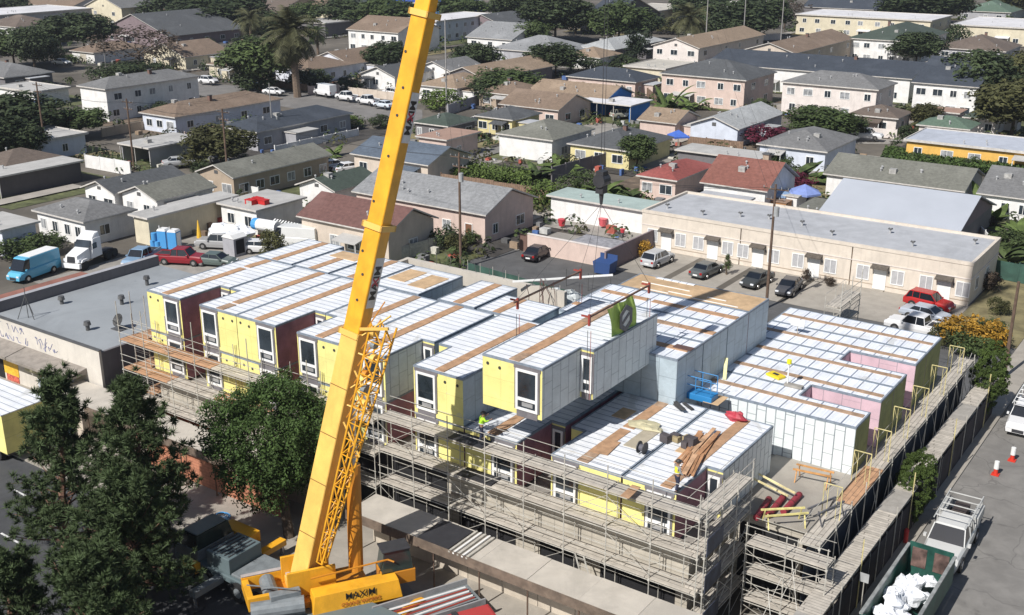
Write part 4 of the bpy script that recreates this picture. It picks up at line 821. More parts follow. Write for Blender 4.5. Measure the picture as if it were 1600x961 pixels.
for t_, w_ in ((.196, 1.34), (.28, 1.26), (.436, 1.16), (.6, 1.05), (.78, .95)):
    b = MB(); h_ = w_ * .95
    for (a0, a1, c0, c1) in ((-w_/2, w_/2, h_/2 - .1, h_/2), (-w_/2, w_/2, -h_/2, -h_/2 + .1), (-w_/2, -w_/2 + .1, -h_/2, h_/2), (w_/2 - .1, w_/2, -h_/2, h_/2)):
        t1_ = t_ + .0045; q = [P_(t_, a0, c0), P_(t_, a1, c0), P_(t_, a1, c1), P_(t_, a0, c1)]; r = [P_(t1_, a0, c0), P_(t1_, a1, c0), P_(t1_, a1, c1), P_(t1_, a0, c1)]; b.hexa(q, r, CY2)
    b.build('collar', crane, O_)
for t_ in (.225, .245, .262, .30, .335, .365, .385, .41):
    b = MB(); c = P_(t_, -.3 + .3 * ((t_ * 1000) % 2), .495 if t_ < .28 else .455); b.tube(c, c + up_ * .03, .07, .07, DARK, 8); b.build('pin_hole', crane, O_)
for t_ in (.03, .075, .115, .155):
    b = MB(); b.box(0, 0, 0, 0, 0, 0, DARK); b = MB(); q = [P_(t_, -.54, .53), P_(t_, .54, .53), P_(t_ + .0008, .54, .53), P_(t_ + .0008, -.54, .53)]; b.face(q, plain('weld_line', (.25, .14, .03))); b.face([p + up_ * .004 for p in q], plain('weld_line', (0, 0, 0))); b.build('weld_seam', crane, O_)
def boom_text(t_, a_off, size, hside, wside):
    # letters run up the boom on its right-hand side face
    xd = ax; zd = ed; yd = -up_ * -1.0
    zd_ = ed; xd_ = ax; yd_ = zd_.cross(xd_)
    c = P_(t_, wside / 2 + .008, a_off) - Vector(O_)
    M4 = Matrix(((xd_.x, yd_.x, zd_.x, c.x), (xd_.y, yd_.y, zd_.y, c.y), (xd_.z, yd_.z, zd_.z, c.z), (0, 0, 0, 1)))
    bk = MB(); L2 = size * 2.0
    pts = [P_(t_, wside / 2 + .004, a_off) + xd_ * sx * L2 + yd_ * sy * size * .52 for sx, sy in ((-1, -1), (1, -1), (1, 1), (-1, 1))]
    bk.face(pts, plain('decal_white', (.7, .7, .7), .5)); bk.build('decal', crane, O_)
    text_mesh('lettering', 'MA IM', size, plain('decal_black', (.01, .01, .01), .5), crane, M4, .02)
    c2 = c + zd_ * .002; M5 = M4.copy(); M5.translation = c2; text_mesh('lettering', 'X', size, plain('decal_red', (.5, .03, .06), .5), crane, Matrix.Translation(xd_ * size * .08) @ M5, .02)
boom_text(.365, .0, .62, .9, .96); boom_text(.240, .0, .66, .98, 1.04)
# folded lattice jib along the right side of the base section
JT0, JT1 = .012, .212; b = MB(); fr = []
def J(t, i):
    f = (t - JT0) / (JT1 - JT0); wA = .35 + .65 * f; base = .95 + .12 * f
    return P_(t, base + (wA if i in (1, 3) else 0), (.42 if i < 2 else .42 - .35 - .5 * f))
NS = 15; ts = [JT0 + (JT1 - JT0) * k / NS for k in range(NS + 1)]
jib = MB()
for i in range(4):
    jib = MB(); jib.tube(J(JT0, i), J(JT1, i), .06, .06, CY, 5); jib.build('jib_chord', crane, O_)
for k in range(NS):
    jib = MB(); a, c = ts[k], ts[k + 1]
    for (p, q) in ((0, 1), (2, 3), (0, 2), (1, 3)):
        u_, v_ = (p, q) if k % 2 else (q, p); jib.tube(J(a, u_), J(c, v_), .032, .032, CY, 4); jib.tube(J(a, p), J(a, q), .03, .03, CY, 4)
    jib.build('jib_lacing', crane, O_)
b = MB(); b.bar(P_(.205, .6, .55), P_(.214, 2.3, .6), .1, .14, CY2); b.build('jib_head', crane, O_)
for k, (t_, r_, m_) in enumerate(((.206, .28, CY2), (.196, .22, CG), (.186, .25, CY2), (.172, .2, CO), (.160, .24, CG), (.150, .18, CY2))):
    b = MB(); c = P_(t_, 1.25 + .15 * (k % 3), .2); b.tube(c - ed * .12, c + ed * .12, r_, r_, m_, 12); b.build('sheave', crane, O_)
for k in range(6):
    b = MB(); t_ = .13 + .014 * k; b.tube(P_(t_, .7, .4), P_(t_ + .022 * ((k % 3) - 1), 2.0, .2), .05, .05, CY2, 5); b.tube(P_(t_ + .005, .9, .5), P_(t_ + .03, 1.4, .1), .035, .035, CO, 5); b.build('jib_bracket', crane, O_)
# luffing cylinder
b = MB(); q0 = B0 + Vector((1.75, 2.0, -.6)); q1 = P_(.135, .15, -.75); mid = q0.lerp(q1, .66); b.tube(q0, mid, .40, .40, CO, 14); b.build('lift_cylinder', crane, O_)
b = MB(); b.tube(mid, q1, .24, .24, CHROME, 12); b.build('cylinder_rod', crane, O_)
# superstructure frame: local axes h (boom heading on plan), s (right)
hd = Vector((ax.x, ax.y, 0)).normalized(); sd = Vector((hd.y, -hd.x, 0)); G0 = Vector((B0.x, B0.y, 0))
def Q(s, h, z): v = G0 + sd * s + hd * h; return (v.x, v.y, z)
def obox(name, s0, s1, h0, h1, z0, z1, m, parent=None, cham=0.0):
    b = MB(); b.hexa([Q(s0, h0, z0), Q(s1, h0, z0), Q(s1, h1, z0), Q(s0, h1, z0)], [Q(s0 + cham, h0 + cham, z1), Q(s1 - cham, h0 + cham, z1), Q(s1 - cham, h1 - cham, z1), Q(s0 + cham, h1 - cham, z1)], m)
    return b.build(name, parent or crane, O_, bevel=.03)
obox('slew_deck', -1.1, 1.5, -2.2, 3.2, 1.35, 1.75, CO); obox('side_plate', -.95, -.8, -1.2, 1.4, 1.76, 3.3, CY); obox('side_plate', .8, .95, -1.2, 1.4, 1.76, 3.3, CY)
# counterweight box with lettering
obox('counterweight_box', .98, 2.2, -.2, 4.7, 1.25, 2.3, CY, cham=.16); obox('counterweight_foot', 1.2, 2.0, .1, 4.4, .8, 1.34, CO)
fx = Q(2.70, -.1, 1.75); xd = hd; zd = sd.copy(); yd = Vector((0, 0, 1)); tl = (sd * 1.0 + Vector((0, 0, .14))).normalized(); yd = tl.cross(xd)
def ctext(s_, h_, z_, txt, size, m): c = Vector(Q(s_, h_, z_)) - Vector(O_); text_mesh('lettering', txt, size, m, crane, Matrix(((xd.x, yd.x, tl.x, c.x), (xd.y, yd.y, tl.y, c.y), (xd.z, yd.z, tl.z, c.z), (0, 0, 0, 1))), .004)
ctext(2.165, 2.4, 1.98, 'MAXIM', .52, plain('decal_black', (0, 0, 0))); ctext(2.215, 2.4, 1.55, 'CRANE WORKS', .3, plain('decal_brown', (.42, .12, .02), .5))
# rear left frame with winch drum
for (s0, s1, h0, h1, z0, z1, m) in ((-1.4, -1.15, -3.3, -.7, 1.5, 2.3, CY), (.7, .95, -3.3, -.7, 1.5, 2.3, CY), (-1.14, .69, -3.3, -2.95, 1.5, 2.2, CY), (-1.14, .69, -1.05, -.7, 1.5, 2.2, CY2)): obox('winch_frame', s0, s1, h0, h1, z0, z1, m)
b = MB(); b.tube(Q(1.2, -3.2, 1.7), Q(1.7, -.5, 1.8), .48, .48, CG, 14); b.build('winch_drum', crane, O_)
b = MB(); b.tube(Q(-.95, -2.0, 2.0), Q(.5, -2.0, 2.0), .42, .42, CG, 14); b.build('winch_drum', crane, O_)
obox('walkway', -1.1, .6, -1.0, -.75, 2.25, 2.34, plain('pale_bar', (.45, .4, .38), .6)); obox('walkway', -1.4, -1.15, -3.3, -.7, 2.31, 2.4, plain('pale_bar', (0, 0, 0))); obox('tool_box', .98, 1.5, -2.2, -.6, 2.2, 2.5, CG)
b = MB(); b.path([Q(1.2, 0, 2.9), Q(1.2, 4.2, 3.1), Q(1.4, 4.5, 3.0)], .05, CO, 5); b.path([Q(.2, -3.2, 2.7), Q(1.6, -.8, 2.7)], .035, CG, 4); b.build('handrail', crane, O_)
# operator cab
obox('operator_cab', 0.05, 1.35, 3.80, 5.70, 1.5, 2.3, CO); obox('cab_glass', 0.10, 1.30, 3.85, 5.60, 2.31, 3.5, mat('cab_glass', (0.03, 0.045, 0.04), 0.1, .2, 1, spec=.7), cham=.15); obox('cab_roof', 0.15, 1.25, 3.90, 5.50, 3.51, 3.6, DARK)
# carrier lying along the kerb to the left
TEAL = paint('carrier_grey_green', (0.13, 0.17, 0.18), 0.4)
def cbx(name, x0, x1, y0, y1, z0, z1, m, par=None):
    b = MB(); b.box(x0, x1, y0, y1, z0, z1, m); return b.build(name, par or crane, O_, bevel=.04)
cx_, cy_ = B0.x, B0.y
cbx('carrier_deck', cx_ - 9.2, cx_ + 5.6, cy_ - 1.45, cy_ + 1.35, .95, 1.33, TEAL)
cbx('carrier_deck_plate', cx_ - 4.6, cx_ - 2.7, cy_ - 1.3, cy_ + 1.2, 1.34, 1.5, CG); cbx('engine_cover', cx_ - 6.6, cx_ - 4.7, cy_ - 1.3, cy_ + 1.1, 1.34, 2.3, TEAL); 
cbx('carrier_cab', cx_ - 9.2, cx_ - 7.2, cy_ - 1.4, cy_ + 1.3, 1.34, 2.0, CG); b = MB(); b.hexa([(cx_ - 9.15, cy_ - 1.35, 2.01), (cx_ - 7.25, cy_ - 1.35, 2.01), (cx_ - 7.25, cy_ + 1.25, 2.01), (cx_ - 9.15, cy_ + 1.25, 2.01)], [(cx_ - 8.7, cy_ - 1.2, 2.8), (cx_ - 7.4, cy_ - 1.2, 2.8), (cx_ - 7.4, cy_ + 1.1, 2.8), (cx_ - 8.7, cy_ + 1.1, 2.8)], mat('cab_glass', (0, 0, 0))); b.build('cab_window', crane, O_)
cbx('cab_roof', cx_ - 8.65, cx_ - 7.45, cy_ - 1.15, cy_ + 1.05, 2.81, 2.9, TEAL)
for k in range(6): b = MB(); b.box(cx_ - 6.5 + k * .3, cx_ - 6.4 + k * .3, cy_ - 1.1, cy_ + .9, 2.302, 2.33, DARK); b.build('vent_slat', crane, O_)
cbx('fender', cx_ - 8.0, cx_ - 6.9, cy_ - 1.9, cy_ - 1.5, .9, 1.5, CY)
cbx('front_hood', cx_ - 8.6, cx_ - 6.2, cy_ + 1.5, cy_ + 2.4, 1.2, 1.9, CY)
for k, dx in enumerate((-8.1, -6.5, -3.9, -2.4, 1.4, 3.0, 4.6)):
    for sy in (-1.35, 1.3):
        b = MB(); b.tube((cx_ + dx, cy_ + sy - .22, .62), (cx_ + dx, cy_ + sy + .22, .62), .62, .62, RUBBER, 16); b.tube((cx_ + dx, cy_ + sy - .23, .62), (cx_ + dx, cy_ + sy + .23, .62), .3, .3, CG, 12); b.build('wheel', crane, O_)
for (dx, sy) in ((-5.4, -1), (-5.4, 1), (5.2, -1), (5.2, 1)):
    b = MB(); b.box(cx_ + dx - .25, cx_ + dx + .25, min(cy_ + sy * 1.4, cy_ + sy * 3.4), max(cy_ + sy * 1.4, cy_ + sy * 3.4), .8, 1.15, CY if sy > 0 else CG); b.tube((cx_ + dx, cy_ + sy * 3.25, .1), (cx_ + dx, cy_ + sy * 3.25, .8), .12, .12, CHROME, 8); b.tube((cx_ + dx, cy_ + sy * 3.25, 0.02), (cx_ + dx, cy_ + sy * 3.25, .12), .5, .5, DARK, 12); b.build('outrigger', crane, O_)
# hoist rope, hook block
HKX, HKY = TP.x, TP.y; HZ = unXY(906, 262, Y=HKY)[2]
HK = Vector((HKX, HKY, HZ))
b = MB(); b.tube(TP, HK, .016, .016, DARK, 4); b.tube(TP + Vector((.18, 0, 0)), HK + Vector((.18, 0, 0)), .012, .012, DARK, 4); b.build('hoist_rope', crane, O_)
hb = MB(); hb.box(HK.x - .15, HK.x + .3, HK.y - .25, HK.y + .25, HK.z - 1.2, HK.z, DARK); hb.tube(HK + Vector((.08, 0, -1.2)), HK + Vector((.08, 0, -1.8)), .14, .08, DARK, 8); hb.tube((HK.x + .08, HK.y - .35, HK.z - .5), (HK.x + .08, HK.y + .35, HK.z - .5), .36, .36, DARK, 14); hb.build('hook_block', crane, O_)
# spreader rig
rig = thing('spreader_rig', 'lifting frame of rusty beams with red corner shackles above the hoisted module', 'lifting rig', (-32, 51, 15.6))
RO = (-32, 51, 15.6); REDP = paint('shackle_red', (0.30, 0.05, 0.035), .5); RUST = plain('rusty_beam', (0.20, 0.12, 0.09), 0.8, .2)
hk = HK + Vector((.08, 0, -1.8)); ZB = 15.3; XR, XL, YA, YB = -29.45, -34.2, 49.4, 56.2
b = MB(); b.bar((XR, YA, ZB), (XR, YB, ZB), .08, .1, RUST); b.build('beam', rig, RO); b = MB(); b.bar((XL, YA - .4, ZB), (XL, YB, ZB), .08, .1, RUST); b.build('beam', rig, RO)
for (x, y) in ((XR, YA), (XR, YB), (XL, YA), (XL, YB)):
    b = MB(); b.tube(hk, (x, y, ZB + .1), .011, .011, DARK, 4); b.build('sling', rig, RO)
    b = MB(); b.box(x - .5, x - .07, y - .04, y + .04, ZB - .04, ZB + .05, REDP); b.box(x - .06, x + .06, y - .06, y + .06, ZB - .5, ZB + .15, REDP); b.build('shackle', rig, RO)
    b = MB(); zb = 10.42; b.tube((x - .08, y, ZB - .8), (x - .08, y, zb), .016, .016, DARK, 4); b.tube((x + .12, y, ZB - .8), (x + .12, y, zb), .016, .016, REDP, 4); b.build('chain', rig, RO)
bn = thing('banner', 'lime green banner with a grey hexagon emblem hanging over the hoisted module', 'banner', (-29.6, 51.3, 15.2))
LIME = plain('lime_cloth', (0.50, 0.68, 0.16), .8, .12, 1.5); nx, nz = 14, 10; b = MB(); P = {}
for i in range(nx + 1):
    for j in range(nz + 1):
        y = 51.3 + 2.9 * i / nx + .75 * j / nz; z = 15.2 - 2.1 * j / nz - .25 * math.sin(i / nx * 3.1) * (j / nz); P[i, j] = (-29.45 + .10 * math.sin(i * .9 + j * .4), y, z)
for i in range(nx):
    for j in range(nz): b.face([P[i, j], P[i, j + 1], P[i + 1, j + 1], P[i + 1, j]], LIME)
b.build('cloth', bn, (-29.6, 51.3, 15.2), smooth=True)
em = MB(); EG = plain('emblem_grey', (.13, .13, .14), .6); cyb, czb = 53.2, 14.15
for k in range(6):
    a0, a1 = R(60 * k + 30), R(60 * k + 90)
    for (r0, r1) in ((.52, .84),):
        em.hexa([(-29.28, cyb + math.cos(a0) * r0, czb + math.sin(a0) * r0), (-29.28, cyb + math.cos(a0) * r1, czb + math.sin(a0) * r1), (-29.28, cyb + math.cos(a1) * r1, czb + math.sin(a1) * r1), (-29.28, cyb + math.cos(a1) * r0, czb + math.sin(a1) * r0)],
                [(-29.26, cyb + math.cos(a0) * r0, czb + math.sin(a0) * r0), (-29.26, cyb + math.cos(a0) * r1, czb + math.sin(a0) * r1), (-29.26, cyb + math.cos(a1) * r1, czb + math.sin(a1) * r1), (-29.26, cyb + math.cos(a1) * r0, czb + math.sin(a1) * r0)], EG)
em.bar((-29.27, cyb - .4, czb - .22), (-29.27, cyb + .4, czb + .22), .02, .2, EG)
em.face([(-29.285, cyb + math.cos(R(60 * k + 30)) * .52, czb + math.sin(R(60 * k + 30)) * .52) for k in range(6)], plain('emblem_white', (.7, .72, .7)))
em.build('emblem', bn, (-29.6, 51.3, 15.2))

# ================================================================ LEFT COMMERCIAL BUILDING
CX0, CX1, CY0, CY1, CZ = -84.0, -69.2, 45.6, 62.6, 5.45
cb = thing('commercial_building', 'grey flat-roofed shop building with graffiti on its pale parapet and a dark blank end wall', 'shop building', (CX0, CY0, 0))
SHOPW = mat('shop_pale_wall', (0.60, 0.56, 0.50), .85, .06, .7, kind='stucco')
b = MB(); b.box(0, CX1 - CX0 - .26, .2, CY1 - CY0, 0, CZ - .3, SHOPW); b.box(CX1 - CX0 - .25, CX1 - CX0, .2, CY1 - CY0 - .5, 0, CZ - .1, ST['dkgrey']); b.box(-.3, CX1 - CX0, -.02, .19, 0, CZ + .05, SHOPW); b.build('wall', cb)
rf_ = mat('grey_torch_roof', (0.29, 0.31, 0.325), .75, .05, .3, kind='patch', bump=.1)
b = MB(); b.face([(0.3, .2, CZ - .15), (CX1 - CX0, .2, CZ - .15), (CX1 - CX0, CY1 - CY0 - .5, CZ - .15), (8.2, CY1 - CY0, CZ - .15), (.3, CY1 - CY0, CZ - .15)], rf_); ro = b.build('roof', cb)
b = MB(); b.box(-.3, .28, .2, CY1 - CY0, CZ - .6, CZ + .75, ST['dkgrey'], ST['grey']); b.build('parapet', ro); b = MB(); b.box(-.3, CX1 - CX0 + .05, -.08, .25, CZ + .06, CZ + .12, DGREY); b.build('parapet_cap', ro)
b = MB(); b.box(-6, -.32, 3, 13, CZ - 1.2, CZ - .9, plain('red_tar_roof', (.27, .12, .09), .9, .15, .5), plain('red_tar_roof', (0, 0, 0))); b.build('red_roof', cb)
VM = plain('turbine_vent', (.10, .10, .10), .5, .2)
for (x, y, h) in ((9.8, 2.6, .5), (6.8, 8, .6), (4.3, 12.5, .7), (2.6, 5.2, .4), (9.2, 14.5, .6)):
    c = MB(); c.tube((x, y, CZ - .15), (x, y, CZ + h * .6), .16, .16, VM, 8); c.tube((x, y, CZ + h * .6), (x, y, CZ + h * .6 + .3), .3, .24, VM, 10); c.build('turbine_vent', ro)
dish = thing('satellite_dish', 'dark satellite dish lying on the grey shop roof near the scaffold', 'satellite dish', (CX0 + 11.6, CY0 + 4.2, CZ - .14)); 
def dish_mesh(par, s=1.0):
    c = MB(); pts = []
    for i in range(12):
        a = 2 * math.pi * i / 12; pts.append((.5 * s * math.cos(a), .25 * s * math.sin(a) - .1, .7 * s + .42 * s * math.sin(a)))
    cc = (0, .08, .66 * s)
    for i in range(12): c.face([cc, pts[i], pts[(i + 1) % 12]], VM); c.face([cc, pts[(i + 1) % 12], pts[i]], VM)
    c.build('reflector', par); c = MB(); c.tube((0, .05, 0), (0, .05, .6 * s), .05, .05, VM, 5); c.tube((0, -.0, .3 * s), (0, -.5 * s, .8 * s), .03, .03, VM, 4); c.build('mount', par)
    c = MB(); c.box(-.5 * s, .5 * s, -.4 * s, .5 * s, 0, .06, VM); c.build('base', par)
dish_mesh(dish, 1.1)
tri = thing('antenna_mast', 'thin tripod antenna mast standing on the left end of the grey shop roof', 'antenna', (CX0 + 3.4, CY0 + 1.6, CZ - .15)); c = MB()
for a in (0, 120, 240): c.tube((.8 * math.cos(R(a)), .8 * math.sin(R(a)), 0), (0, 0, 1.9), .03, .03, VM, 4)
c.tube((0, 0, 0), (0, 0, 2.6), .03, .03, VM, 4); c.build('mast', tri)
for k, (x0, x1) in enumerate(((-.3, 5.2), (5.3, 13.0))):
    b = MB(); b.hexa([(x0, -1.9, 3.2), (x1, -1.9, 3.2), (x1, -.03, 3.3), (x0, -.03, 3.3)], [(x0, -1.9, 3.42), (x1, -1.9, 3.42), (x1, -.03, 3.75), (x0, -.03, 3.75)], mat('awning_shingle', (.27, .24, .21), .9, .12, 2)); b.build('awning', cb)
GR = plain('graffiti_blue', (.14, .16, .32), .7, .3, 3)
gr_ = random.Random(5); x = 1.2
for k in range(16):
    x += gr_.uniform(.2, .55) if k != 10 else 1.2
    p0 = (x, -.028, 4.0 + gr_.uniform(0, .9)); pts = [p0]
    for j in range(4): pts.append((pts[-1][0] + gr_.uniform(-.3, .35), -.028, min(5.2, max(3.9, pts[-1][2] + gr_.uniform(-.6, .6)))))
    c = MB(); c.path(pts, .025, GR, 4); c.build('graffiti', cb)
# storefront pieces under the awning
for (x0, x1, z0, z1, m, n) in ((-1.5, .6, .1, 2.7, plain('poster_grey', (.33, .32, .31), .6, .3, 4), 'shutter'), (1.6, 3.6, .7, 2.9, plain('poster_yellow', (.75, .45, .04), .6, .12, 3), 'poster'), (1.8, 3.5, .1, .65, plain('poster_red', (.55, .12, .08), .6, .3, 5), 'poster'), (4.6, 6.6, 1.6, 2.8, plain('poster_pale', (.62, .58, .38), .6, .3, 5), 'poster'), (6.7, 8.0, 1.0, 2.3, plain('poster_mix', (.55, .34, .26), .6, .5, 6), 'poster'), (.7, 1.5, .05, 2.5, OPN, 'doorway'), (11.4, 12.3, .05, 2.3, OPN, 'doorway'), (12.5, 13.8, .4, 2.4, WHITE, 'sign_panel')):
    b = MB(); b.box(x0, x1, -.07, -.025, z0, z1, m); b.build(n, cb)
b = MB(); b.box(9.0, 11.2, -1.7, -.05, 0, 2.45, ST['lblue']); b.build('entry_booth', cb)
# small lean-to roof with painted wall at the building corner
lt = thing('kiosk', 'small flat pale-roofed kiosk with colourful painted side at the shop corner', 'kiosk', (-71.6, 41.8, 0)); b = MB(); b.box(0.3, 4.6, .3, 3.3, 0, 2.55, ST['beige']); b.build('wall', lt)
b = MB(); b.prism([(0, 0), (5.2, 0), (5.2, 3.6), (0, 3.6)], 2.56, 2.74, DGREY, SHD); b.build('roof', lt)
for k, (x0, m) in enumerate(((.6, plain('poster_red', (0, 0, 0))), (1.5, plain('poster_pale', (0, 0, 0))), (2.6, plain('mural_blue', (.3, .45, .5), .6, .4, 4)))): b = MB(); b.box(x0, x0 + .8, .25, .295, .3, 1.9 - .2 * k, m); b.build('mural', lt)
sb = thing('sandwich_board', 'white and green folding sign board on the pavement near the shop', 'sign board', (*un(30, 655, .13), .13)); 
b = MB(); b.hexa([(-.45, -.35, 0), (.45, -.35, 0), (.45, -.28, 0), (-.45, -.28, 0)], [(-.4, -.06, 1.25), (.4, -.06, 1.25), (.4, 0, 1.25), (-.4, 0, 1.25)], WHITE); b.build('front_panel', sb)
b = MB(); b.hexa([(-.45, .30, 0), (.45, .30, 0), (.45, .37, 0), (-.45, .37, 0)], [(-.4, .01, 1.25), (.4, .01, 1.25), (.4, .07, 1.25), (-.4, .07, 1.25)], WHITE); b.build('rear_panel', sb)
b = MB(); b.hexa([(-.36, -.352, .3), (.2, -.352, .3), (.2, -.30, .3), (-.36, -.30, .3)], [(-.3, -.15, 1.0), (.3, -.15, 1.0), (.3, -.1, 1.0), (-.3, -.1, 1.0)], plain('sign_green', (.03, .35, .2), .5)); b.build('sign_face', sb)
yb = thing('spare_module', 'olive-yellow fronted module parked on the street at the left edge', 'building module', (un(28, 735, 0)[0] - 1.0, un(28, 735, 0)[1], 0.9)); b = MB(); b.box(-12, 0, 0, 3.6, 0, 2.9, YEL); b.build('wall', yb); b = MB(); b.box(-12.05, .05, -.05, 3.65, 2.91, 2.98, ROOFA); b.build('roof', yb)
b = MB(); b.box(-12, -.4, .3, 3.3, -.35, -.01, DARK); b.build('chassis', yb)
for dx in (-1.5, -2.8): b = MB(); b.tube((dx, .1, -.4), (dx, .5, -.4), .5, .5, RUBBER, 14); b.build('wheel', yb)

# ================================================================ VEGETATION
LEAF = {k: mat('foliage_' + k, v, 0.7, 0.35, 0.9, kind='leaf') for k, v in dict(
    dark=(0.055, 0.075, 0.032), mid=(0.075, 0.105, 0.035), bright=(0.105, 0.150, 0.035), olive=(0.085, 0.085, 0.032), brown=(0.085, 0.062, 0.045), pine=(0.082, 0.118, 0.046),
    ficus=(0.066, 0.112, 0.028), banana=(0.115, 0.160, 0.045), palm=(0.105, 0.105, 0.050), maroon=(0.14, 0.022, 0.045), street=(0.085, 0.125, 0.03), gold=(0.42, 0.23, 0.03), hedge=(0.075, 0.12, 0.03), cypress=(0.03, 0.045, 0.022)).items()}
BARK = mat('bark', (0.10, 0.075, 0.055), .95, .25, 3, bump=.6); BARKR = mat('pine_bark', (0.20, 0.11, 0.075), .95, .25, 3, bump=.6)
def leafcard(b, c, n, s, m, r):
    n = n.normalized(); u = n.orthogonal().normalized(); w2 = n.cross(u); a = r.uniform(0, 6.28); p = u * math.cos(a) + w2 * math.sin(a); q = n.cross(p)
    l_ = s * r.uniform(.7, 1.3); w3 = l_ * r.uniform(.35, .6)
    b.face([c - p * l_ * .5, c + q * w3 * .5 + n * .12 * s, c + p * l_ * .5, c - q * w3 * .5 - n * .05 * s], m)
def crown_mesh(seed, n_clump, per, leaf, squash=1.0, core=.35, clump=.3, m=None, shape='round'):
    """leaf clumps spread through a unit-radius crown, centre at origin"""
    r = random.Random(seed); b = MB()
    for k in range(n_clump):
        d = Vector((r.gauss(0, 1), r.gauss(0, 1), r.gauss(0, 1))).normalized(); rad = (core + (1 - core) * r.random() ** .45)
        if shape == 'cone': z = r.random(); rr = (1 - z) * .9 + .12; c = Vector((d.x * rr * rad, d.y * rr * rad, z * 2 - 1))
        elif shape == 'column': c = Vector((d.x * rad, d.y * rad, r.uniform(-1, 1)))
        elif shape == 'weep': c = Vector((d.x * rad, d.y * rad, d.z * rad)); 
        else: c = Vector((d.x, d.y, d.z * squash)) * rad * r.uniform(.8, 1.08); c.z = max(c.z, -.65 * squash)
        cs = clump * r.uniform(.6, 1.25)
        for i in range(per):
            e = Vector((r.gauss(0, 1), r.gauss(0, 1), r.gauss(0, 1) + .35)).normalized(); off = e * cs * r.uniform(.55, 1.0)
            leafcard(b, c + off, e + Vector((r.uniform(-.5, .5), r.uniform(-.5, .5), r.uniform(-.2, .7))), leaf, m, r)
    return b
_crowns = {}
def tree(name, label, x, y, h, rx, tone='mid', kind='round', rz=None, trunk=.12, group=None, crown_h=None, cat='tree', z0=0.0):
    t = thing(name, label, cat, (x, y, z0), rnd.uniform(0, 6.28), group); r = random.Random(label)
    key = (kind, tone, r.randint(0, 2))
    if key not in _crowns:
        cfg = dict(round=(150, 40, .15, .9, .25, .30, 'round'), sparse=(70, 26, .09, .9, .4, .22, 'round'), cone=(90, 24, .13, 1, .3, .24, 'cone'), column=(80, 26, .2, 1, .2, .35, 'column'), bush=(70, 26, .16, .8, .3, .3, 'round'))[kind]
        _crowns[key] = (crown_mesh(str(key), cfg[0], cfg[1], cfg[2], cfg[3], cfg[4], cfg[5], LEAF[tone], cfg[6]), [None])
    b, cache = _crowns[key]
    if cache[0] is None: o = b.build('crown', t); cache[0] = o.data
    else: o = bpy.data.objects.new('crown', cache[0]); COL.objects.link(o); o.parent = t
    ch = crown_h or (h * .72 if kind != 'bush' else h); rx *= (1.12 if y > 110 else 1.0); o.scale = (rx, rx * r.uniform(.85, 1.1), ch / 2 * (1.0 if kind in ('cone', 'column') else 1.15)); o.location = (0, 0, h - ch / 2); o.rotation_euler = (r.uniform(-.08, .08), r.uniform(-.08, .08), 0)
    if kind != 'bush':
        m = MB(); tw = max(.12, h * .035); m.tube((0, 0, -.1), (r.uniform(-.2, .2), r.uniform(-.2, .2), h * .45), tw, tw * .65, BARK, 7)
        for k in range(5): a = 1.256 * k + r.random(); m.tube((0, 0, h * (.3 + .04 * k)), (math.cos(a) * rx * .55, math.sin(a) * rx * .55, h * (.6 + .05 * k)), tw * .5, tw * .15, BARK, 5)
        m.build('trunk', t)
    return t
def at_c(u, v, zc): return un(u, v, zc)
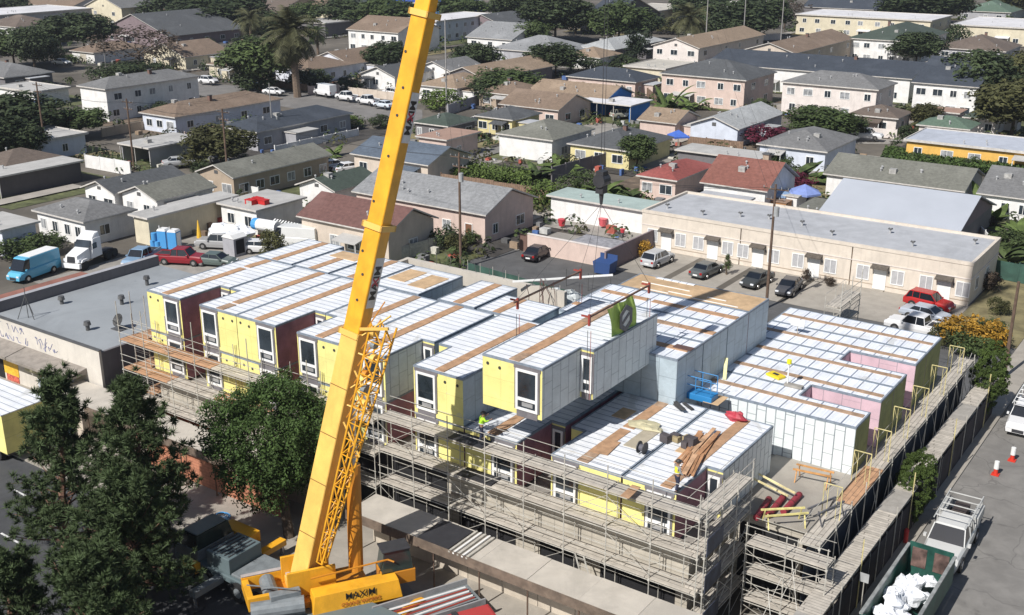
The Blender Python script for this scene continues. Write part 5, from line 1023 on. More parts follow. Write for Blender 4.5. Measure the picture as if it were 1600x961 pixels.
# (label, u, v at crown centre, height, radius, tone, kind)
TR = [
 ('broad dark tree at the left edge below the long flat-roofed block', 18, 70, 9, 7, 'mid', 'round'), ('dark slender tree between the left edge tree and the brown garage', 50, 72, 10, 5, 'dark', 'round'), ('dark tree in front of the blue shaded wall at the upper left', 92, 48, 9, 6, 'dark', 'round'), ('dark round tree left of the leafless brown tree', 128, 45, 10, 8, 'dark', 'round'),
 ('large leafless purplish-brown tree beside the brown gabled cottage', 215, 68, 11, 9.5, 'brown', 'sparse'), ('dark low shrubs under the leafless brown tree', 195, 105, 3, 6, 'dark', 'bush'), ('big dark tree at the left edge beside the utility pole', 22, 180, 8, 7.5, 'dark', 'round'), ('dark tree at the left edge above the maroon roof', 5, 215, 7, 5, 'dark', 'round'),
 ('bushy tree in front of the white two-storey apartment end', 122, 188, 5, 4.5, 'mid', 'round'), ('dark leafy shrub row behind the white two-storey apartments', 172, 112, 4, 5, 'dark', 'bush'), ('bright round green tree above the slate-blue roof', 403, 92, 11, 7.2, 'mid', 'round'), ('dark ivy mass at the foot of the bright round tree', 395, 125, 5, 4.5, 'dark', 'bush'),
 ('olive-brown tree between the two utility poles', 342, 222, 6, 4.6, 'olive', 'round'), ('dark tree in the row along the top left, beside the green shaded house', 265, 12, 10, 10, 'dark', 'round'), ('dark tree in the middle of the top left row', 318, 20, 11, 11, 'dark', 'round'), ('tall dark tree near the end of the top left row', 365, 12, 12, 10, 'dark', 'round'),
 ('dark tree right of the far small palm', 418, 40, 9, 7, 'dark', 'round'), ('dark tree left behind the cream arched building', 480, 20, 8, 6, 'mid', 'round'), ('wide dark tree at the top just left of the boom', 545, 18, 10, 9, 'dark', 'round'), ('second wide dark tree at the top touching the boom', 595, 20, 10, 10, 'mid', 'round'),
 ('dark green tree in front of the white two-storey garages', 603, 85, 7, 5.5, 'dark', 'round'), ('round dark tree right of the boom near the small white gable', 743, 88, 7, 5.2, 'dark', 'round'), ('light green shrubs at the foot of the tall pole right of the boom', 690, 155, 4, 4.2, 'bright', 'bush'), ('broad dark leafy tree above the brown gabled roofs', 800, 128, 6, 6.5, 'mid', 'round'),
 ('dark leafy tree beside the broad leafy tree, nearer the boom', 770, 138, 5, 4, 'dark', 'round'), ('leafy dark tree by the tan garage roof', 868, 88, 7, 6.2, 'dark', 'round'), ('tall dark tree at the top centre', 868, 22, 13, 11, 'dark', 'round'), ('dark tree touching the black-roofed gabled house from the left', 900, 22, 10, 6, 'dark', 'round'),
 ('round green tree right of the black-roofed gabled house', 968, 32, 12, 8, 'mid', 'round'), ('dark cypress beside the light grey hipped roof', 995, 70, 8, 3.3, 'cypress', 'column'), ('dark bushy tree behind the round green tree', 1000, 38, 8, 6, 'dark', 'round'), ('olive shrubs below the small far palm at the top', 1045, 40, 5, 6, 'olive', 'bush'),
 ('grey-green airy tree between the two thin poles at the top', 1108, 42, 8, 7.5, 'olive', 'sparse'), ('dark tree right of the first thin pole', 1150, 30, 12, 10, 'dark', 'round'), ('dark tree between the second and third thin poles', 1188, 22, 12, 9, 'dark', 'round'), ('bare grey tree beside the third thin pole', 1228, 15, 10, 8, 'brown', 'sparse'),
 ('dark trees above the long cream row, upper right', 1440, 6, 12, 12, 'dark', 'round'), ('dark tree at the top edge right of the upper right trees', 1475, 10, 10, 9, 'dark', 'round'), ('round dark tree in front of the white house with green-grey roof', 1434, 72, 8, 6.2, 'dark', 'round'), ('small dark cypress shrub beside the cream row', 1494, 55, 6, 4, 'dark', 'bush'),
 ('big dark tree beside the tall white house at the right', 1532, 118, 11, 7.5, 'dark', 'round'), ('dark lower tree under the big dark tree at the right', 1512, 142, 7, 5, 'dark', 'round'), ('tall olive tree at the right edge', 1588, 160, 10, 6, 'olive', 'round'), ('second olive tree at the right edge, above the tall one', 1602, 120, 10, 5.5, 'olive', 'round'),
 ('leafy green tree in front of the pinkish-white apartment house', 1280, 188, 5.5, 5.2, 'mid', 'round'), ('smaller leafy tree right of the leafy green tree', 1322, 195, 4.5, 3.6, 'mid', 'round'), ('yellow-green young tree beside the moss green roof', 1445, 178, 4.5, 2.6, 'olive', 'round'), ('maroon bougainvillea beside the light grey gabled house', 1195, 212, 3.5, 4.0, 'maroon', 'bush'),
 ('maroon bougainvillea under the big banana plant', 1245, 285, 3, 2.3, 'maroon', 'bush'), ('leafy tree in front of the dark olive hipped roof', 996, 232, 5, 2.7, 'mid', 'round'), ('round green shrub against the dark slate bungalow row', 975, 138, 3, 2.5, 'mid', 'bush'), ('light green shrub left of the mint green roof', 848, 305, 4, 2.6, 'bright', 'bush'),
 ('dark shrub right of the maroon-roofed house', 693, 370, 3, 2.0, 'dark', 'bush'), ('dark evergreen clump beside the pink-walled house', 712, 382, 2.4, 1.4, 'olive', 'bush'), ('olive bush at the back corner of the grey shop roof', 424, 380, 3, 1.6, 'olive', 'bush'), ('long leafy hedge bush at the far left behind the blue van', 28, 385, 2.6, 3.2, 'mid', 'bush'),
 ('leafy hedge bush right of the blue van', 70, 378, 2.6, 2.6, 'mid', 'bush'), ('low hedge bush in front of the cream house windows', 110, 358, 1.8, 1.6, 'olive', 'bush'), ('round yellow-olive bush by the silver car', 1007, 388, 1.9, 1.0, 'gold', 'bush'), ('small dark conifer between the second and third parked cars', 1137, 410, 2.2, .7, 'mid', 'cone'),
 ('low dark shrub left of the second white door', 1260, 430, 1.4, .55, 'brown', 'bush'), ('low rusty shrub right of the second white door', 1297, 440, 1.0, .6, 'brown', 'bush'), ('dry brown round bush at the right end of the beige strip', 1546, 438, 2.0, 1.2, 'brown', 'bush'), ('green shrubs left of the bright blue wall', 720, 265, 2, 2.2, 'bright', 'bush'),
 ('green shrub behind the wooden fence', 775, 278, 2, 2.4, 'bright', 'bush'), ('leafy shrub between banana plants behind the mint roof', 905, 285, 3, 2.6, 'mid', 'bush'), ('low palm-like shrubs at the right edge beside the driveway', 1590, 375, 3, 2.6, 'mid', 'bush'), ('reddish shrub beside the metal roof end', 1535, 345, 2, 1.6, 'brown', 'bush'),
 ('dark shrub at the foot of the grey carport', 300, 250, 2.4, 2.2, 'olive', 'bush'), ('yellow-green shrub by the far street corner', 548, 190, 2.2, 2.4, 'bright', 'bush'), ('dark shrub behind the palm trunk', 492, 120, 4, 3.4, 'dark', 'bush'), ('dark rounded shrub at the front of the grey gabled house', 545, 128, 3, 3.0, 'dark', 'bush'),
 ('bright clipped shrub between the two white cars, upper left', 105, 92, 2.2, 2.5, 'bright', 'bush'), ('yellow round bush in front of the cream row, upper right', 1556, 60, 3, 4, 'olive', 'bush'), ('dark bush at the left edge near the cream garage', 95, 205, 3, 3, 'dark', 'bush'), ('dark tree behind the slate-blue roof', 470, 125, 4, 3, 'dark', 'bush'),
 ('grey-green shrub row by the pinkish apartment stairs', 1190, 165, 2.5, 2.0, 'mid', 'bush'), ('dark green shrub beside the black-roofed row', 1100, 92, 4, 3.5, 'dark', 'bush'), ('green shrub row behind the orange-walled house', 1462, 232, 2, 3, 'hedge', 'bush'), ('dark leafy tree behind the pink bungalow row', 1050, 100, 3, 2, 'dark', 'bush'),

 ('dark tree behind the yellow gabled house at the top left', 240, 0, 10, 9, 'dark', 'round'), ('dark tree at the very top between the row trees and the cream arched building', 435, -4, 11, 10, 'dark', 'round'), ('dark shrubs below the far small palm', 395, 68, 4, 6, 'dark', 'bush'), ('dark tree beside the blue warehouse', 640, 22, 9, 6, 'dark', 'round'),
 ('dark tree behind the dark gabled house at the top', 800, 8, 11, 8, 'dark', 'round'), ('mid green trees behind the long white two-storey block', 720, 12, 9, 8, 'mid', 'round'), ('dark tree right of the tan gabled cottage', 835, 50, 7, 5, 'mid', 'round'), ('dark tree at the top edge left of the thin poles', 1090, 8, 10, 9, 'dark', 'round'),
 ('dark tree above the craftsman house', 1130, 48, 8, 6, 'dark', 'round'), ('dark olive tree at the top right corner', 1590, 2, 9, 9, 'olive', 'round'), ('dark low bush row under the light grey hipped roof', 975, 95, 3, 4.5, 'dark', 'bush'), ('dark shrub mass by the tan garage roof', 925, 100, 3, 3.5, 'dark', 'bush'),
 ('dark green bush left of the yellow-walled house', 875, 215, 3, 2.4, 'dark', 'bush'), ('dark bush under the far kerbside row of cars', 600, 190, 2.4, 2.6, 'dark', 'bush'), ('dark bush in front of the leafless tree', 235, 108, 3.4, 4.6, 'dark', 'bush'), ('dark tall shrub by the blue shaded wall, left', 70, 80, 6, 4, 'dark', 'bush'),
 ('dark tree at the left edge above the dark bay', 30, 215, 6, 4, 'dark', 'round'), ('dark bush below the white two-storey apartment flank', 250, 170, 2.6, 3, 'dark', 'bush'), ('green bush beside the pink-walled house corner', 735, 370, 1.8, 1.2, 'mid', 'bush'), ('dark bush right of the grey carport', 318, 262, 2.2, 1.8, 'dark', 'bush'),
 ('green shrub between the pale flat roof and the banana plant', 1215, 250, 2.4, 1.8, 'mid', 'bush'), ('dark shrub beside the moss green roof', 1420, 205, 2.4, 2.2, 'dark', 'bush'), ('dark shrub row behind the orange bush by the lawn', 1560, 478, 1.6, 1.2, 'olive', 'bush'), ('broad dark tree at the top left corner', 10, 8, 9, 7, 'dark', 'round'),
]
for lb, u, v, h, r_, tone, kind in TR:
    zc = h * (.62 if kind != 'bush' else .5); x, y = un(u, v, zc)
    tree('bush' if kind == 'bush' else 'tree', lb, x, y, h, r_, tone, kind, cat='bush' if kind == 'bush' else 'tree')
# hedges (ground cover)
def stuff_leaves(name, label, poly, z, n, leaf, tone, seed=1):
    r = random.Random(seed); b = MB(); (a, b_, c, d) = [Vector((*p, 0)) for p in poly]
    for _ in range(n):
        s, t = r.random(), r.random(); p = (a.lerp(b_, s)).lerp(d.lerp(c, s), t); p.z = z * r.random() ** .4
        leafcard(b, p, Vector((r.uniform(-1, 1), r.uniform(-1, 1), 1)), leaf, LEAF[tone], r)
    o = b.build(name); tag(o, label, 'hedge', None, 'stuff'); return o
stuff_leaves('hedge', 'clipped green hedge band in front of the orange-walled house', [un(1375, 258, 0), un(1600, 282, 0), un(1600, 262, 0), un(1382, 240, 0)], 1.4, 9000, .5, 'hedge', 3)
stuff_leaves('hedge', 'low green creeper strip behind the wooden fence', [un(690, 282, 0), un(830, 300, 0), un(830, 280, 0), un(690, 262, 0)], 1.8, 5000, .45, 'bright', 4)
# fronds: palms and bananas
def frond_path(r, L, elev, droop, n=7):
    pts = []; x = z = 0; a = elev
    for i in range(n + 1): pts.append((x, z)); x += math.cos(a) * L / n; z += math.sin(a) * L / n; a -= droop / n
    return pts
def palm_crown(seed, n, L, m, leaf=1.0, up=1.3, dn=-.6, droop=1.6):
    r = random.Random(seed); b = MB()
    for k in range(n):
        az = r.uniform(0, 6.283); el = r.uniform(dn, up); pts = frond_path(r, L * r.uniform(.8, 1.1), el, droop * r.uniform(.6, 1.1), 8); ca, sa = math.cos(az), math.sin(az); side = Vector((-sa, ca, 0))
        P3 = [Vector((x * ca, x * sa, z)) for x, z in pts]; b.path(P3, .03 * L / 3, m, 3)
        for i in range(1, 8):
            for s_ in (-1, 1):
                for q in (0, .5):
                    p = P3[i].lerp(P3[i + 1], q) if i < 8 else P3[i]; d = (P3[min(i + 1, 8)] - P3[i - 1]).normalized(); ll = L * .30 * leaf * math.sin(3.14 * (i + .8) / 9.6) + .1
                    tip = p + side * s_ * ll * .8 + d * ll * .55 + Vector((0, 0, -ll * .25)); b.face([p - d * .05 * L / 3, tip, p + d * .09 * L / 3], m)
    return b
def banana_crown(seed, n, L, m, wd=.16):
    r = random.Random(seed); b = MB()
    for k in range(n):
        az = r.uniform(0, 6.283); el = r.uniform(.5, 1.45); pts = frond_path(r, L * r.uniform(.7, 1.15), el, r.uniform(1.0, 2.2), 7); ca, sa = math.cos(az), math.sin(az); side = Vector((-sa, ca, 0)); base = Vector((r.uniform(-.6, .6), r.uniform(-.6, .6), 0)) * L * .35
        P3 = [base + Vector((x * ca, x * sa, z)) for x, z in pts]
        for i in range(1, 7):
            w0 = L * wd * math.sin(3.14 * (i - .3) / 6.6) ** .7; w1 = L * wd * math.sin(3.14 * min(i + .7, 6.58) / 6.6) ** .7
            for s_ in (-1, 1): b.face([P3[i], P3[i] + side * s_ * w0 - Vector((0, 0, w0 * .5)), P3[i + 1] + side * s_ * w1 - Vector((0, 0, w1 * .5)), P3[i + 1]], m)
        b.tube(P3[0], P3[1], .06, .04, m, 4)
    return b
px_, py_ = un(465, 152, 0); topz = CAMH + ray(455, 52)[2] * (py_ / ray(455, 52)[1])
pt = thing('palm_tree', 'tall date palm with a thick trunk and wide drooping crown left of the boom', 'palm tree', (px_, py_, 0)); tb_ = MB(); PB = mat('palm_bark', (.15, .11, .08), .95, .2, 4)
tp = un(455, 52, topz); dx, dy = tp[0] - px_, tp[1] - py_
for k in range(8): f0, f1 = k / 8, (k + 1) / 8; tb_.tube((dx * f0, dy * f0, topz * f0), (dx * f1, dy * f1, topz * f1), .85 - .25 * f0, .85 - .25 * f1, PB, 9)
tb_.build('trunk', pt); o = palm_crown(3, 95, 7.2, LEAF['palm'], 1.0, 1.4, -.9, 1.5).build('crown', pt); o.location = (dx, dy, topz)
for (lb, u, v, zc, L, hh) in (('small far palm with grey trunk at the top left behind the dark roofs', 390, 30, 9, 6, 9), ('small far palm beside the cream flat block at the top', 1078, 28, 10, 6.5, 10), ('young palm right behind the tall date palm', 495, 50, 6, 4, 6)):
    x, y = un(u, v, zc); t = thing('palm_tree', lb, 'palm tree', (x, y, 0)); b = MB(); b.tube((0, 0, 0), (0, 0, hh), .4, .3, PB, 7); b.build('trunk', t); o = palm_crown(lb, 45, L, LEAF['palm' if 'young' not in lb else 'mid'], 1).build('crown', t); o.location = (0, 0, hh)
BN = [('banana clump behind the wooden fence', 838, 262, 16, 3.6), ('tall banana clump left of the dark yard wall', 875, 250, 12, 3.8), ('banana clump behind the mint green roof', 950, 290, 16, 3.4), ('banana clump beside the red roofs', 985, 296, 12, 2.8), ('spiky giant banana plants in front of the pink apartment garages', 1050, 150, 16, 6.0), ('second spiky plant clump before the pink apartment garages', 1080, 152, 14, 5.0),
      ('large banana plant above the maroon bougainvillea', 1246, 262, 18, 4.0), ('banana plant beside the large banana plant, nearer the white house', 1268, 268, 12, 3.4), ('low banana fronds behind the ridge of the metal roof', 1345, 272, 12, 3.2), ('second low banana fronds behind the metal roof ridge', 1388, 278, 12, 3.4), ('banana plant at the end of the metal roof', 1540, 305, 14, 4.2), ('banana clump below the white house at the right edge', 1558, 330, 12, 3.2),
      ('palm-leaved banana clump at the right edge by the driveway', 1580, 385, 16, 3.4), ('second banana clump at the right edge above the driveway', 1596, 355, 14, 3.2), ('small banana plant by the far white fence', 520, 232, 10, 2.4)]
for i, (lb, u, v, n, L) in enumerate(BN):
    L *= 1.22; x, y = un(u, v, L * .42); t = thing('banana_plant', lb, 'banana plant', (x, y, 0)); banana_crown(i + 50, n, L, LEAF['banana' if i % 3 else 'mid'], .15 if 'spiky' not in lb else .09).build('leaves', t)
# orange flowering bush at the right
x, y = un(1500, 512, 1.8)
for k, (lb, dx, dy, r_, h, tn) in enumerate((('orange-yellow flowering bush behind the white pickup', 0, 0, 1.9, 3.2, 'gold'), ('orange-yellow flowering bush next to the brown pole', 2.6, .6, 1.6, 3.0, 'gold'), ('green leafy bush in front of the flowering bushes', 1.3, -1.6, 1.8, 2.4, 'mid'), ('grey-green bush beside the white pickup bed', -1.2, -.8, 1.2, 2.2, 'olive'), ('green bush behind the flowering bushes near the lawn', 2.0, 2.6, 1.7, 2.2, 'mid'))):
    tree('bush', lb, x + dx, y + dy, h, r_, tn, 'bush', cat='bush')
# detailed near trees
def near_tree(name, label, x, y, h, r, base, tone, clumps, per, leaf, sq, z0=0.13, lean=(0, 0), trunk_r=.18, weep=False, top=None):
    t = thing(name, label, 'tree', (x, y, z0)); q = random.Random(label); b = MB(); zc = (h + base) / 2; hh = (h - base) / 2
    for k in range(clumps):
        d = Vector((q.gauss(0, 1), q.gauss(0, 1), q.gauss(0, 1))).normalized(); rad = .5 + .5 * q.random() ** .4
        lobe = 1 + .16 * math.sin(3 * math.atan2(d.y, d.x) + 2.2 * d.z) + .1 * math.sin(7 * d.z + 5 * d.x)
        c = Vector((lean[0] + d.x * r * rad * lobe, lean[1] + d.y * r * rad * lobe, zc + d.z * hh * rad * lobe)); cs = r * .145 * q.uniform(.6, 1.3)
        for i in range(per):
            e = Vector((q.gauss(0, 1), q.gauss(0, 1), q.gauss(0, 1) + .5)).normalized(); n_ = e + Vector((q.uniform(-.5, .5), q.uniform(-.5, .5), q.uniform(-.1, .8)))
            if weep: n_ = Vector((q.uniform(-1, 1), q.uniform(-1, 1), q.uniform(-.1, .3)))
            leafcard(b, c + e * cs * q.uniform(.4, 1), n_, leaf, LEAF[tone], q)
    b.build('crown', t)
    m = MB(); m.tube((0, 0, -.1), (lean[0] * .4, lean[1] * .4, base + .3), trunk_r * 1.25, trunk_r * .85, BARK, 8)
    for k in range(7): a = k * .9 + q.random(); m.tube((lean[0] * .4, lean[1] * .4, base * (.8 + .03 * k)), (lean[0] + math.cos(a) * r * .6, lean[1] + math.sin(a) * r * .6, zc + q.uniform(-.4, .5) * hh), trunk_r * .55, trunk_r * .15, BARK, 6)
    m.build('trunk', t); return t
fx_, fy_ = un(452, 838, .13); near_tree('ficus_tree', 'dense round dark green tree standing on the pavement left of the crane', fx_, fy_, 9.3, 4.05, 2.5, 'ficus', 900, 60, .18, .9, lean=(-1.6, .7), trunk_r=.28)
sx_, sy_ = un(1540, 690, .13); near_tree('street_tree', 'bushy bright green street tree beside the white pickup with ladder rack', -15.0, 83.2, 6.0, 1.3, 1.0, 'street', 420, 60, .13, 1.3, weep=True, trunk_r=.1)
near_tree('street_tree', 'bushy bright green street tree beside the grey utility truck', -14.9, 64.4, 5.0, 1.12, .8, 'street', 380, 60, .12, 1.3, weep=True, trunk_r=.1)
def pine(label, x, y, h, r0, seed, lean=(0, 0), dens=1.0, base=2.0):
    t = thing('pine_tree', label, 'tree', (x, y, .12)); q = random.Random(seed); b = MB(); m = MB(); st = []
    N = 14; pts = [Vector((lean[0] * (k / N) ** 1.3 + q.uniform(-.12, .12), lean[1] * (k / N) + q.uniform(-.1, .1), h * k / N)) for k in range(N + 1)]
    for k in range(N): m.tube(pts[k], pts[k + 1], .26 * (1 - k / N) + .05, .26 * (1 - (k + 1) / N) + .05, BARKR, 7)
    nb = int(74 * dens)
    for k in range(nb):
        f = (base / h) + (1 - base / h) * (k + q.random()) / nb; f = min(f, .99); i = min(N - 1, int(f * N)); p0 = pts[i].lerp(pts[i + 1], f * N - i); a = q.uniform(0, 6.283); L = r0 * (1.05 - f) ** .62 * q.uniform(.55, 1.2) + .35
        el = .15 + .9 * f + q.uniform(-.25, .2); cur = [p0]; az = a
        for s_ in range(5): az += q.uniform(-.25, .25); d = Vector((math.cos(az) * math.cos(el), math.sin(az) * math.cos(el), math.sin(el))); cur.append(cur[-1] + d * L / 5); el += q.uniform(-.12, .16)
        for s_ in range(5): m.tube(cur[s_], cur[s_ + 1], .07 * (1 - s_ / 6) * (1.2 - f), .06 * (1 - (s_ + 1) / 6) * (1.2 - f) + .006, BARKR, 4, False)
        for s_ in range(2, 6):
            for w_ in range(3 + (s_ > 3)):
                c = cur[s_] + Vector((q.gauss(0, 1), q.gauss(0, 1), q.gauss(.2, .8))) * .26 * (1.3 - .5 * f); ax_ = Vector((q.gauss(0, .8), q.gauss(0, .8), 1.0)).normalized(); R0 = q.uniform(.28, .5)
                for n_ in range(44):
                    e = (Vector((q.gauss(0, 1), q.gauss(0, 1), q.gauss(0, 1))).normalized() + ax_ * .75).normalized(); tip = c + e * R0 * q.uniform(.7, 1.15); sd_ = e.orthogonal().normalized() * q.uniform(.022, .04)
                    if q.random() < .5: sd_ = e.cross(sd_).normalized() * sd_.length
                    b.face([c + e * .05 - sd_, c + e * .05 + sd_, tip], LEAF['pine'])
    b.build('needles', t); m.build('trunk', t); return t
p1 = un(112, 905, 0); p2 = un(245, 905, 0)
x1_, y1_ = un(92, 612, 10.2); x2_, y2_ = un(213, 625, 11); x3_, y3_ = un(300, 800, 5)
pine('foreground pine nearest the left edge, topped by a dark pointed tuft', x1_ + .2, y1_ - 1.2, 10.4, 3.3, 11, (-.2, 1.2), 1.1, .9)
pine('tall foreground pine left of the round tree', x2_ + .3, y2_ - 1.0, 11.2, 4.0, 12, (-.3, 1.0), 1.25, .9)
pine('low spreading foreground pine beside the crane carrier', x3_ - 1.6, y3_ - 3.4, 7.2, 4.2, 13, (.3, .6), 1.1, .6)
pine('foreground pine cropped by the bottom edge', *un(150, 985, 3.0), 6.4, 4.0, 14, (0, .2), 1.1, .5)
pine('small foreground pine at the bottom left corner', *un(20, 960, 2.5), 5.2, 3.0, 15, (0, 0), .8, .5)
# ================================================================ VEHICLES
def vehicle(name, label, cat, kind, col, x, y, rz, z=0.03, group=None, rough=.22):
    """x forward; kinds: sedan, suv, pickup, van, hatch"""
    t = thing(name, label, cat, (x, y, z), rz, group); m = paint('%s_%.2f%.2f%.2f' % ('car', *col), col, rough)
    D = dict(sedan=(4.75, .9, .58, .86, [(-2.37, .78), (-2.25, .95), (-1.55, 1.02), (.95, .98), (1.9, .86), (2.33, .66)], (-1.65, -1.0, .45, 1.2, 1.43)),
             hatch=(4.2, .87, .55, .84, [(-2.1, .85), (-2.0, 1.0), (-1.5, 1.02), (.8, .98), (1.7, .86), (2.08, .66)], (-1.95, -1.5, .4, 1.15, 1.48)),
             suv=(4.6, .92, .62, .95, [(-2.3, .9), (-2.2, 1.08), (-1.5, 1.1), (.9, 1.08), (1.9, 1.0), (2.28, .72)], (-2.15, -1.75, .35, 1.05, 1.70)),
             pickup=(5.6, .96, .66, 1.05, [(-2.8, 1.05), (-2.78, 1.1), (-1.0, 1.1), (1.2, 1.12), (2.5, 1.05), (2.78, .75)], (-.95, -.75, .75, 1.35, 1.80)),
             van=(5.9, 1.0, .7, 1.25, [(-2.95, 1.2), (-2.9, 1.35), (-1.0, 1.35), (1.6, 1.3), (2.6, 1.1), (2.92, .8)], (-2.93, -2.88, 1.5, 2.25, 2.45)))[kind]
    L, hw, zl, zb, prof, cab = D; b = MB(); secs = []
    for (px, zt) in prof:
        e = 1 - .10 * max(0, (abs(px) - L * .36) / (L * .14)); w_ = hw * e; bot = .30 if abs(px) < L * .42 else .38
        secs.append([(px, -w_ * .93, bot), (px, -w_, zl), (px, -w_ * .98, zt - .13), (px, -w_ * .86, zt), (px, w_ * .86, zt), (px, w_ * .98, zt - .13), (px, w_, zl), (px, w_ * .93, bot)])
    for a, c in zip(secs, secs[1:]):
        for i in range(8):
            j = (i + 1) % 8; b.face([a[i], c[i], c[j], a[j]][::-1] if False else [a[j], c[j], c[i], a[i]], m)
    b.face(secs[0], m); b.face(secs[-1][::-1], m); body = b.build('body', t, bevel=.03)
    r0, r1, f1, f0, ht = cab; cw = hw * .90; rw = hw * .74; g_ = MB(); gl = mat('car_glass', (.012, .015, .02), .06, .1, 1, spec=.9); zc = zb + .03 if kind != 'pickup' else 1.08
    if kind == 'van': zc = 1.3; rw = hw * .88
    bot = [(r0, -cw, zc), (f0, -cw, zc), (f0, cw, zc), (r0, cw, zc)]; top = [(r1, -rw, ht - .05), (f1, -rw, ht - .05), (f1, rw, ht - .05), (r1, rw, ht - .05)]
    if kind == 'van':
        b = MB(); b.hexa([(-2.93, -cw, zc), (1.35, -cw, zc), (1.35, cw, zc), (-2.93, cw, zc)], [(-2.88, -rw, ht), (1.2, -rw, ht), (1.2, rw, ht), (-2.88, rw, ht)], m); b.build('cargo_body', t, bevel=.06)
        g_.hexa([(1.36, -cw * .98, zc), (2.35, -cw * .95, zc), (2.35, cw * .95, zc), (1.36, cw * .98, zc)], [(1.21, -rw * .98, ht - .12), (1.75, -rw * .9, ht - .12), (1.75, rw * .9, ht - .12), (1.21, rw * .98, ht - .12)], gl); g_.build('window_band', t)
        b = MB(); b.hexa([(1.2, -rw, ht - .12), (1.78, -rw * .9, ht - .12), (1.78, rw * .9, ht - .12), (1.2, rw, ht - .12)], [(1.2, -rw * .95, ht), (1.65, -rw * .85, ht - .02), (1.65, rw * .85, ht - .02), (1.2, rw * .95, ht)], m); b.build('roof', t)
    else:
        g_.hexa(bot, top, gl); g_.build('window_band', t)
        b = MB(); b.hexa([(r1 - .02, -rw - .02, ht - .05), (f1 + .04, -rw - .02, ht - .05), (f1 + .04, rw + .02, ht - .05), (r1 - .02, rw + .02, ht - .05)], [(r1 + .08, -rw * .9, ht + .01), (f1 - .06, -rw * .9, ht + .01), (f1 - .06, rw * .9, ht + .01), (r1 + .08, rw * .9, ht + .01)], m); b.build('roof', t)
        b = MB(); mids = [(r1 + f1) / 2 - .1] if kind != 'suv' else [(r1 + f1) / 2, r1 + .35]
        for s_ in (-1, 1):
            for (xb, xt) in [(f0 - .02, f1 + .02), (r0 + .02, r1)] + [(mm, mm) for mm in mids]: b.bar((xb, s_ * (cw + .005), zc - .02), (xt, s_ * (rw + .012), ht - .03), .05, .07, m)
        b.build('pillar', t)
    if kind == 'pickup':
        b = MB(); b.box(-2.62, -1.05, -hw * .8, hw * .8, 1.102, 1.115, plain('bed_liner', (.04, .04, .045), .8, .3)); b.build('bed', t)
        for s_ in (-1, 1): b = MB(); b.box(-2.75, -1.0, s_ * hw * .9 - .05, s_ * hw * .9 + .05, 1.09, 1.22, m); b.build('bed_rail', t)
    for wx in (-L * .29, L * .31):
        for s_ in (-1, 1):
            b = MB(); rr = .36 if kind in ('sedan', 'hatch') else .40; b.tube((wx, s_ * (hw - .2), rr - .02), (wx, s_ * (hw + .015), rr - .02), rr, rr, RUBBER, 16); w_ = b.build('wheel', t)
            b = MB(); b.tube((wx, s_ * (hw - .1), rr - .02), (wx, s_ * (hw + .03), rr - .02), rr * .58, rr * .5, CHROME, 12); b.build('rim', w_)
    e = prof[-1]; HL = mat('headlight_lens', (.7, .72, .75), .1, .02, 1); TL = mat('taillight_lens', (.35, .01, .01), .2, .05, 1)
    for s_ in (-1, 1):
        b = MB(); b.box(e[0] - .12, e[0] + .012, s_ * hw * .66 - .17, s_ * hw * .66 + .17, zl + .02, zl + .17, HL); b.build('headlight', t)
        b = MB(); b.box(-L / 2 - .012, -L / 2 + .1, s_ * hw * .72 - .12, s_ * hw * .72 + .12, zl + .08, zl + .3, TL); b.build('taillight', t)
        b = MB(); b.box(f0 - .35, f0 - .15, s_ * (hw + .1) - .07, s_ * (hw + .1) + .07, zc, zc + .14, m); b.build('wing_mirror', t)
    b = MB(); b.box(e[0] - .03, e[0] + .02, -hw * .42, hw * .42, .42, zl, DARK); b.build('grille', t); b = MB(); b.box(-L / 2 - .015, -L / 2 + .02, -.26, .26, zl - .1, zl + .05, WHITE); b.build('number_plate', t)
    return t
SIL, GRY, BLK_, WHT, REDC, BLU, DGR = (.45, .46, .47), (.10, .11, .11), (.025, .02, .025), (.72, .72, .72), (.40, .02, .02), (.05, .2, .45), (.05, .055, .055)
H90 = R(90)
vehicle('parked_car', 'silver sport utility car with its back to the camera beside the blue bin', 'car', 'suv', SIL, -53.9, 104.6, H90 - .06)
vehicle('parked_car', 'dark grey sedan second from the left in the row before the beige strip', 'car', 'sedan', GRY, -47.9, 104.2, H90 - .08)
vehicle('parked_car', 'black sedan third from the left in front of the beige strip', 'car', 'sedan', DGR, -42.2, 104.2, -H90 - .08)
vehicle('parked_car', 'charcoal sedan fourth from the left, behind the bare wooden post', 'car', 'sedan', (.07, .07, .075), -38.6, 103.8, -H90 + .1)
vehicle('parked_car', 'bright red hatchback parked at the right end of the beige strip', 'car', 'suv', REDC, -25.6, 106.7, R(-8))
vehicle('parked_car', 'silver-blue sedan between the red car and the white pickup', 'car', 'sedan', (.38, .42, .48), -24.9, 103.3, R(-6))
vehicle('pickup_truck', 'white single-cab pickup nearest the modules in the right parking bay', 'pickup truck', 'pickup', WHT, -24.6, 99.3, R(176))
vehicle('parked_car', 'black car alone on the driveway in front of the pink yard wall', 'car', 'sedan', BLK_, -66.0, 99.2, H90 + .12)
vehicle('pickup_truck', 'white pickup with ladder rack parked at the right edge of the street', 'pickup truck', 'pickup', WHT, -12.3, 84.2, -H90 + .02)
rk = [o for o in S.objects if o.get('label', '').startswith('white pickup with ladder rack')][0]
